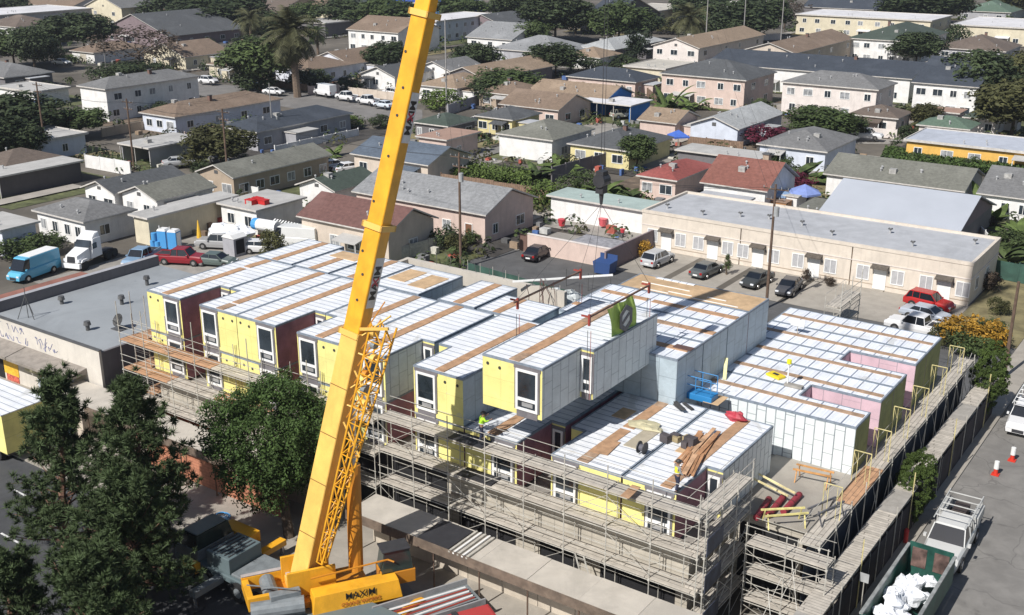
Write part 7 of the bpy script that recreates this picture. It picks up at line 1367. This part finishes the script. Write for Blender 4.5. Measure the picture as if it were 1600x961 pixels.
# ================================================================ SITE CLUTTER
RP = plain('pipe_red', (.27, .03, .045), .6, .2)
for k, (u, v, lb) in enumerate(((1192, 792, 'dark red pipe roll on the concrete deck, left of three'), (1213, 788, 'dark red pipe roll on the concrete deck, middle of three'), (1237, 784, 'dark red pipe roll on the concrete deck, right of three'))):
    x, y = un(u, v, T1 + .4); t = thing('pipe_roll', lb, 'pipe', (x, y, T1 + .13), R(96 - k * 3)); b = MB(); b.tube((-1.2, 0, .19), (1.2, 0, .19), .18, .18, RP, 12); b.build('barrel', t)
    for s_ in (-1.1, 0, 1.1): b = MB(); b.tube((s_ - .04, 0, .19), (s_ + .04, 0, .19), .19, .19, plain('pipe_band', (.12, .03, .03)), 12); b.build('band', t)
for k, (u, v, rz, lb, c, L) in enumerate(((1270, 750, 5, 'orange timber trestle at the foot of the white ribbed wall', (.55, .28, .10), 2.2), (1225, 815, 40, 'pale yellow frame lying at the near end of the concrete deck', (.7, .62, .25), 2.4), (1290, 805, 70, 'leaning dark frame near the walkway side of the concrete deck', (.12, .12, .13), 2.2), (1200, 765, -20, 'long pale yellow boards lying across the red pipe rolls', (.75, .65, .35), 3.4))):
    x, y = un(u, v, T1 + .3); t = thing('trestle', lb, 'trestle', (x, y, T1 + .13), R(rz)); m = plain('trestle_%d' % k, c, .7, .2)
    for s_ in (-.35, .35):
        b = MB(); b.bar((-L / 2, s_, .75 if k < 3 else .6), (L / 2, s_ * .8, .8 if k < 3 else .62), .09, .09, m); b.build('beam', t)
        if k < 3:
            for e in (-L / 2 + .2, L / 2 - .2): b = MB(); b.bar((e, s_ * 1.5, 0), (e, s_ * .6, .8), .06, .06, m); b.build('leg', t)
q = random.Random(31)
def heap(label, x, y, z, n, cols, sp, sz, cat='materials', name='material_heap', flat=False):
    t = thing(name, label, cat, (x, y, z), q.uniform(0, 3))
    for k in range(n):
        dx, dy = q.uniform(-sp[0], sp[0]), q.uniform(-sp[1], sp[1]); m = plain('heap_%.2f%.2f' % (q.choice(cols)[0], cols[0][1]), q.choice(cols), .75, .2); b = MB(); L = q.uniform(*sz); a = q.uniform(-.09, .09); zz = .06 + .05 * (k % 4)
        if flat: b.bar((dx - L * math.cos(a) / 2, dy - L * math.sin(a) / 2, zz), (dx + L * math.cos(a) / 2, dy + L * math.sin(a) / 2, zz + q.uniform(-.02, .06)), q.uniform(.09, .3), .05, m); b.build('board', t)
        else: b.box(dx - L * .3, dx + L * .3, dy - L * .22, dy + L * .22, 0, L * q.uniform(.3, .7), m); b.build('bundle', t)
    return t
W1 = [(.50, .27, .14), (.42, .22, .11), (.55, .34, .2)]
x, y = un(1092, 700, 8.1); t = heap('pile of long orange-brown timber boards on the lower corner module roof', x, y, T2 + .07, 14, W1, (.6, .45), (2.8, 4.4), 'timber', 'timber_pile', True); t.rotation_euler = (0, 0, R(98))
x, y = un(1065, 692, 8.1); heap('pallet of dark grey bundled fixings on the lower module roof', x, y, T2 + .07, 9, [(.08, .07, .075), (.14, .12, .12), (.40, .32, .18)], (.9, .6), (.6, 1.1))
x, y = un(1095, 707, 8.1); t = heap('second stack of orange boards on the lower corner module roof', x + .3, y - 1.6, T2 + .08, 8, W1, (.4, .35), (1.8, 2.8), 'timber', 'timber_pile', True); t.rotation_euler = (0, 0, R(100))
x, y = un(1150, 655, 8.1); t = thing('red_bag', 'dark red bag at the far end of the plywood strip', 'bag', (x, y, T2 + .07)); lump(t, (0, 0, .2), (.6, .35, .28), plain('bag_red', (.4, .04, .06), .6, .1), 9)
x, y = un(1003, 708, 8.1); t = thing('cable_reel', 'small dark cable reel standing on the seam of the lower roof', 'cable reel', (x, y, T2 + .08)); b = MB(); b.tube((-.2, 0, .35), (-.15, 0, .35), .35, .35, DARK, 14); b.tube((.15, 0, .35), (.2, 0, .35), .35, .35, DARK, 14); b.build('flange', t); b = MB(); b.tube((-.15, 0, .35), (.15, 0, .35), .2, .2, plain('cable', (.1, .1, .12)), 12); b.build('drum', t)
x, y = un(1010, 665, 8.1); t = thing('plastic_sheet', 'crumpled beige sheet lying on the lower roof', 'sheet', (x, y, T2 + .06)); lump(t, (0, 0, .05), (1.0, .6, .12), plain('beige_sheet', (.5, .46, .3), .7), 12)
x, y = un(1068, 637, 8.1); heap('small brown board with coiled cable near the blue lift', x, y, T2 + .06, 4, [(.42, .24, .14), (.06, .06, .06)], (.5, .4), (.8, 1.3), flat=True)
# tarps, rebar and rubble in the open core behind the roofs
x, y = un(875, 462, 10); t = thing('tarpaulin', 'grey-white folded tarpaulins heaped in the open core behind the roofs', 'tarpaulin', (x, y, 8.6))
for k in range(6): lump(t, (q.uniform(-1.6, 1.6), q.uniform(-1.5, 1.5), q.uniform(.4, 1.3)), (q.uniform(.8, 1.5), q.uniform(.6, 1.2), q.uniform(.4, .8)), mat('grey_tarp', (.50, .53, .53), .5, .12, 1.5, bump=.8), 40 + k, 'fold')
x, y = un(850, 478, 10); t = heap('dark and rusty steel offcuts heap beside the folded tarpaulins', x, y, 9.6, 16, [(.10, .06, .05), (.2, .08, .06), (.35, .33, .3), (.05, .05, .05)], (1.6, 1.2), (.8, 2.6), 'steel heap', 'steel_heap', True)
for k in range(9): b = MB(); dx, dy = q.uniform(-1.5, 1.5), q.uniform(-1, 1); b.path([(dx, dy, 0), (dx + q.uniform(-.3, .3), dy, 1.1), (dx + q.uniform(-.9, .9), dy + q.uniform(-.3, .3), 2.0)], .025, plain('rust_bar', (.12, .06, .05)), 4); b.build('rebar', t)
core = thing('core_slab', 'grey concrete core slab between the module groups', 'slab', (-42.5, 60.4, 0)); bx('slab', core, .1, 4.2, .1, 9, 4.95, 8.5, CONCD)
b = MB(); b.bar((-43.5, 62.2, 11.3), (-37.5, 66.0, 11.9), .12, .12, WHITE); wb = b.build('white_beam', None, (-43.5, 62.2, 11.3)); tag(wb, 'long white beam lying across the core behind the roofs', 'beam')
# safety mast and tray on the right wing
x, y = un(1230, 603, 8.0); t = thing('safety_mast', 'white anchor mast with yellow cap on the silver-panelled roof', 'mast', (x, y, T2 + .02)); b = MB(); b.tube((0, 0, 0), (0, 0, 1.5), .05, .05, WHITE, 8); b.build('mast', t); b = MB(); b.tube((0, 0, 1.5), (0, 0, 1.75), .16, .16, paint('safety_yellow', (.75, .70, .02), .5), 8); b.build('cap', t); b = MB(); b.box(-.15, 1.0, -.2, .2, .02, .18, plain('grey_mount', (.3, .28, .25))); b.build('mount', t)
x, y = un(1212, 589, 8.0); t = thing('yellow_tray', 'bright yellow flat case lying on the silver-panelled roof', 'case', (x, y, T2 + .03), R(70)); b = MB(); b.box(-.35, .35, -.55, .55, 0, .16, paint('case_yellow', (.78, .60, .03), .45)); b.build('case', t, bevel=.04); b = MB(); b.box(-.1, .1, -.2, .2, .161, .2, DARK); b.build('handle', t)
x, y = un(1068, 545, 11); t = thing('brown_stain_mat', 'dark brown mat on the mid-block silver roof', 'mat', (x, y, T3 + .06), R(90)); bx('mat', t, -.3, .3, -.6, .6, 0, .04, plain('brown_mat', (.12, .07, .06)))
x, y = un(1123, 575, 8.2); t = thing('yellow_board', 'pale yellow plank leaning on the blue-grey end wall of the mid-block modules', 'plank', (-27.15, y - 1.2, T2 + .05)); b = MB(); b.bar((.5, 0, 0), (0.05, 1.1, 1.0), .22, .05, plain('yellow_plank', (.72, .68, .35), .7)); b.build('plank', t)
# blue scissor lift in the slot
x, y = un(1065, 612, 8); t = thing('work_platform', 'bright blue work platform with rails parked beside the hoisted module', 'work platform', (-27.3, 58.2, T2 - .1), R(0)); BLM = paint('lift_blue', (.03, .22, .50), .4)
b = MB(); b.box(-1.6, 1.6, -.5, .5, .1, .5, BLM); b.build('chassis', t, bevel=.03); 
for xx in (-1.5, -.5, .5, 1.5):
    for yy in (-.48, .48): b = MB(); b.tube((xx, yy, .5), (xx, yy, 1.6), .03, .03, BLM, 5); b.build('rail_post', t)
for zz in (1.05, 1.6):
    for yy in (-.48, .48): b = MB(); b.tube((-1.5, yy, zz), (1.5, yy, zz), .03, .03, BLM, 5); b.build('rail', t)
# flat bed, outrigger plates and red skip in the street at the bottom centre
x, y = un(675, 925, 1); t = thing('flatbed_trailer', 'grey flatbed trailer with steel rods beside the crane', 'trailer', (-32.9, 39.3, .02), R(64)); b = MB(); b.box(-2.8, 2.8, -1.1, 1.1, .8, 1.05, CG); b.build('bed', t)
for s_ in (-1, 1):
    b = MB(); b.box(-2.8, 2.8, s_ * 1.1 - .05, s_ * 1.1 + .05, 1.06, 1.4, plain('bed_rail_grey', (.3, .3, .3))); b.build('side_rail', t)
    for dx in (-1.6, -.7): b = MB(); b.tube((dx, s_ * .8, .4), (dx, s_ * 1.1, .4), .4, .4, RUBBER, 14); b.build('wheel', t)
for k in range(6): b = MB(); b.tube((-2.6, -.8 + k * .3, 1.2), (2.4, -.6 + k * .22, 1.3), .05, .05, WHITE if k % 2 else REDP, 5); b.build('rod', t)
x, y = un(735, 955, 1.2); t = thing('red_container', 'red open container at the bottom edge near the canopy', 'container', (x + .6, y - 1.6, .02), R(60)); b = MB(); b.hexa([(-1.8, -1, 0), (1.8, -1, 0), (1.8, 1, 0), (-1.8, 1, 0)], [(-2, -1.1, 1.5), (2, -1.1, 1.5), (2, 1.1, 1.5), (-2, 1.1, 1.5)], paint('container_red', (.42, .05, .05), .5)); b.build('body', t); bx('lid', t, -1.9, 1.9, -1.0, 1.0, 1.51, 1.56, paint('container_red', (0, 0, 0))); bx('strap', t, -.15, .15, -1.05, 1.05, 1.57, 1.63, DARK)
x, y = un(600, 935, .3); t = thing('steel_plates', 'grey steel road plates stacked beside the counterweight', 'steel plates', (x, y, .02), R(62)); bx('plate', t, -1.6, 1.6, -1.2, 1.2, 0, .12, CG); bx('plate', t, -1.3, 1.7, -1.1, 1.0, .121, .24, plain('plate_grey', (.26, .27, .27)))
x, y = un(346, 812, 0); t = thing('hose_coil', 'blue hose coiled on the pavement behind the carrier', 'hose', (x, y, .15)); q = random.Random(8)
for k in range(4): b = MB(); r_ = .55 - .09 * k; b.path([(r_ * math.cos(a * .42), r_ * math.sin(a * .42), .05 + .06 * k) for a in range(16)], .035, BT, 5); b.build('coil', t)
x, y = un(1340, 925, 0); t = thing('street_sign', 'small white sign on a thin post at the street pavement', 'sign', (-14.35, 53.6, .1)); b = MB(); b.tube((0, 0, 0), (0, 0, 2.4), .03, .03, SCF, 5); b.build('post', t); bx('plate', t, -.25, .25, -.05, -.032, 1.9, 2.45, plain('sign_plate', (.42, .43, .43), .4))
x, y = un(1429, 838, .8); t = thing('red_hydrant_post', 'red cylindrical post at the foot of the near street tree', 'post', (-14.5, 62.2, .13)); b = MB(); b.tube((0, 0, 0), (0, 0, .8), .14, .14, paint('hydrant_red', (.5, .03, .03), .5), 10); b.build('barrel', t); b = MB(); b.tube((0, 0, .8), (0, 0, .95), .17, .08, paint('hydrant_red', (0, 0, 0)), 10); b.build('cap', t)
nt_ = thing('site_sign', 'small pale notice board on the rail behind the orange deck', 'sign', (-26.0, 72.2, 8.6)); bx('board', nt_, -.5, .5, -.03, .03, 0, .5, WHITE); b = MB(); b.tube((-1.4, .05, -.6), (1.2, .05, -.6), .03, .03, SCF, 5); b.build('rail', nt_); b = MB(); b.tube((0, .06, -3.6), (0, .06, .5), .03, .03, SCF, 5); b.build('post', nt_)
scaffold('scaffold', 'small scaffold tower between the orange deck and the right wing', 0, 4.4, 0, 1.2, [4.9, 6.9, 8.4], 9.2, 2.2, rz=R(90), loc=(-25.0, 78.2, 0))
scaffold('scaffold', 'scaffold return with orange boards at the left end of the building', -66.0, -64.4, 46.5, 51.0, [2.9, 5.1, 7.3], 9.6, 2.0, deckm=PLKO)
for k, (u, v) in enumerate(((1505, 300), (1400, 412), (1352, 405), (1335, 395))): pass
# roof stuff on the lower roofs' plywood strips: loose panels
for k, (u, v, lb, w_, l_) in enumerate(((1118, 626, 'pale plywood sheet near the far edge of the lower corner roof', 1.0, 1.5), (985, 770, 'short brown board near the front edge of the lower roof', .5, 1.4), (948, 700, 'bare plywood sheet in the shadow of the hoisted module', .9, 1.8))):
    x, y = un(u, v, T2); t = thing('plywood_sheet', lb, 'plywood', (x, y, T2 + .058), R(90 + k * 3)); bx('sheet', t, -l_ / 2, l_ / 2, -w_ / 2, w_ / 2, 0, .02, PLY if k else PLYL)

# ================================================================ PEOPLE
def skin(name, par, verts, edges, m, root=0, sub=1):
    me = bpy.data.meshes.new(name); me.from_pydata([v[:3] for v in verts], edges, []); me.materials.append(m); o = bpy.data.objects.new(name, me); COL.objects.link(o); o.parent = par
    md = o.modifiers.new('skin', 'SKIN'); 
    if not me.skin_vertices: 
        bpy.context.view_layer.objects.active = o
    lay = me.skin_vertices[0].data if me.skin_vertices else me.attributes.new('x', 'FLOAT', 'POINT') and None
    for i, v in enumerate(verts):
        r = v[3]; lay[i].radius = (r if isinstance(r, tuple) else (r, r)); lay[i].use_root = (i == root)
    sd = o.modifiers.new('sub', 'SUBSURF'); sd.levels = sub; sd.render_levels = sub; return o
SKINM = plain('skin_tone', (.35, .20, .13), .6, .05); HIVIS = plain('hi_vis_lime', (.42, .75, .04), .6, .05); HIY = plain('hi_vis_yellow', (.78, .74, .05), .6, .05); NVY = plain('navy_trousers', (.025, .03, .06), .8); DSH = plain('dark_shirt', (.06, .06, .07), .8); HATW = plain('helmet_white', (.8, .8, .8), .3); HATD = plain('helmet_dark', (.05, .05, .05), .4); REFL = plain('reflective_tape', (.75, .75, .70), .3)
def person(label, x, y, z, rz, arms, vest, hat, legspread=.12, lean=0.0, shirt=None, step=0.0, cat='person'):
    t = thing('person', label, cat, (x, y, z), rz); shirt = shirt or DSH
    hip = (0, 0, .94); ch = (lean * .6, 0, 1.32); nk = (lean * .85, 0, 1.50); hd_ = (lean + .02, 0, 1.63)
    V = [(*hip, (.13, .16)), (lean * .3, 0, 1.12, (.11, .14)), (*ch, (.12, .18)), (*nk, .06), (*hd_, (.095, .08)), (lean + .02, 0, 1.75, .075)]; E = [(0, 1), (1, 2), (2, 3), (3, 4), (4, 5)]
    lg = []
    for s_ in (-1, 1):
        i = len(V); fx = step * s_; V += [(0, s_ * .10, .86, .09), (fx * .5 + .04, s_ * legspread, .48, .065), (fx, s_ * legspread, .09, .045), (fx + .16, s_ * (legspread + .01), .045, .035)]; E += [(0, i), (i, i + 1), (i + 1, i + 2), (i + 2, i + 3)]; lg.append(i)
    am = []
    for s_, (el, ha) in zip((-1, 1), arms):
        i = len(V); sh = (lean * .75, s_ * .19, 1.42); V += [(*sh, .06), (*el, .042), (*ha, .028)]; E += [(2, i), (i, i + 1), (i + 1, i + 2)]; am.append(i)
        d = (Vector(ha) - Vector(el)).normalized(); sd_ = d.cross(Vector((0, 0, 1)));  sd_ = sd_.normalized() if sd_.length > .1 else Vector((0, 1, 0)); nn = d.cross(sd_)
        pm = Vector(ha) + d * .07; j = len(V); V.append((*pm, (.028, .018))); E.append((i + 2, j))
        for f, (o, L) in enumerate(((-.03, .07), (-.01, .085), (.012, .08), (.032, .062))):
            k = len(V); p1 = pm + sd_ * o + d * .02; p2 = p1 + d * L * .5 + nn * -.01; p3 = p2 + d * L * .4 + nn * -.03; V += [(*p1, .009), (*p2, .009), (*p3, .008)]; E += [(j, k), (k, k + 1), (k + 1, k + 2)]
        k = len(V); p1 = Vector(ha) + d * .03 - sd_ * .035; p2 = p1 - sd_ * .025 + d * .035; V += [(*p1, .011), (*p2, .009)]; E += [(i + 2, k), (k, k + 1)]
    skin('body', t, V, E, SKINM)
    # trousers, shirt, vest
    tv = [(0, 0, .97, (.15, .175)), (0, 0, .90, (.15, .17))]; te = [(0, 1)]
    for s_ in (-1, 1): i = len(tv); fx = step * s_; tv += [(0, s_ * .10, .82, .105), (fx * .5 + .04, s_ * legspread, .48, .085), (fx, s_ * legspread, .12, .075)]; te += [(1, i), (i, i + 1), (i + 1, i + 2)]
    skin('trousers', t, tv, te, NVY)
    sv = [(0, 0, 1.0, (.14, .17)), (lean * .3, 0, 1.15, (.135, .165)), (lean * .6, 0, 1.34, (.14, .2)), (lean * .8, 0, 1.46, (.08, .1))]; se_ = [(0, 1), (1, 2), (2, 3)]
    for s_, (el, ha) in zip((-1, 1), arms): i = len(sv); sv += [(lean * .75, s_ * .2, 1.42, .075), (*el, .058), (*(Vector(el).lerp(Vector(ha), .8)), .042)]; se_ += [(2, i), (i, i + 1), (i + 1, i + 2)]
    skin('shirt', t, sv, se_, shirt); skin('vest', t, [(0, 0, .98, (.155, .19)), (lean * .3, 0, 1.15, (.15, .185)), (lean * .6, 0, 1.36, (.155, .205)), (lean * .75, 0, 1.46, (.1, .15))], [(0, 1), (1, 2), (2, 3)], vest)
    b = MB(); b.tube((lean * .2, 0, 1.09), (lean * .25, 0, 1.14), .2, .2, REFL, 12, False); b.build('reflective_band', t)
    for s_ in (-1, 1): b = MB(); fx = step * s_; b.box(fx - .09, fx + .2, s_ * legspread - .05, s_ * legspread + .05, 0, .1, DARK); b.build('boot', t, bevel=.02)
    b = MB(); n = 12; cz = 1.715
    for j in range(5):
        a0, a1 = j * math.pi / 10, (j + 1) * math.pi / 10
        for k in range(n):
            p = [(.125 * math.cos(a) * math.cos(2 * math.pi * (k + o) / n) * 1.12 + lean + .02, .125 * math.cos(a) * math.sin(2 * math.pi * (k + o) / n), cz + .13 * math.sin(a)) for a, o in ((a0, 0), (a0, 1), (a1, 1), (a1, 0))]; b.face(p, hat)
    b.prism([(lean + .02 + .2 * math.cos(2 * math.pi * k / n) + .02, .15 * math.sin(2 * math.pi * k / n)) for k in range(n)], cz - .01, cz + .01, hat); b.build('helmet', t)
    b = MB(); b.hexa([(lean + .10, -.015, 1.60), (lean + .145, -.008, 1.60), (lean + .145, .008, 1.60), (lean + .10, .015, 1.60)], [(lean + .10, -.008, 1.65), (lean + .11, -.004, 1.65), (lean + .11, .004, 1.65), (lean + .10, .008, 1.65)], SKINM); b.build('nose', t)
    for s_ in (-1, 1): b = MB(); b.tube((lean + .095, s_ * .033, 1.655), (lean + .112, s_ * .033, 1.655), .012, .012, DARK, 6); b.build('eye', t); b = MB(); b.box(lean - .0, lean + .04, s_ * .095 - .012, s_ * .095 + .012, 1.60, 1.66, SKINM); b.build('ear', t)
    b = MB(); b.box(lean + .1, lean + .113, -.025, .025, 1.565, 1.575, plain('mouth', (.25, .08, .07))); b.build('mouth', t)
    return t
rest = (((.02, -.28, 1.18), (.14, -.26, .98)), ((.02, .28, 1.18), (.12, .27, .96)))
person('worker in grey shirt with yellow hi-vis harness walking on the near roof edge, dark trousers', *un(1057, 768, 8.05), T2 + .06, R(60), (((-.02, -.3, 1.2), (.12, -.42, 1.05)), ((.1, .3, 1.22), (.3, .3, 1.2))), HIY, HATD, step=.12, shirt=plain('grey_shirt', (.25, .26, .27), .8))
person('worker in lime green hi-vis vest reaching out beside the empty slot', *un(752, 690, 8.0), T2 + .03, R(60), (((.15, -.32, 1.3), (.4, -.3, 1.35)), ((.15, .3, 1.3), (.42, .25, 1.4))), HIVIS, HATD, lean=.12, step=.15, shirt=HIVIS)
person('worker in bright lime vest standing in shadow behind the hoisted module', *un(1023, 612, 8.0), T2 + .03, R(120), rest, HIVIS, HATW, shirt=HIVIS)
hz_ = MB(); hz_.box(-905, 405, -205, 1305, -1.0, 82.0, DARK); ho = hz_.build('haze'); tag(ho, 'thin pale haze over the neighbourhood', 'haze', None, 'stuff'); ho.data.materials.clear()
hm = bpy.data.materials.new('haze_air'); hm.use_nodes = True; hn = hm.node_tree; hn.nodes.clear(); ou = hn.nodes.new('ShaderNodeOutputMaterial'); pv = hn.nodes.new('ShaderNodeVolumePrincipled'); pv.inputs['Density'].default_value = HAZE; pv.inputs['Color'].default_value = (.86, .9, 1, 1); pv.inputs['Anisotropy'].default_value = .3; hn.links.new(pv.outputs[0], ou.inputs['Volume']); ho.data.materials.append(hm)
print('done objects', len(S.objects))
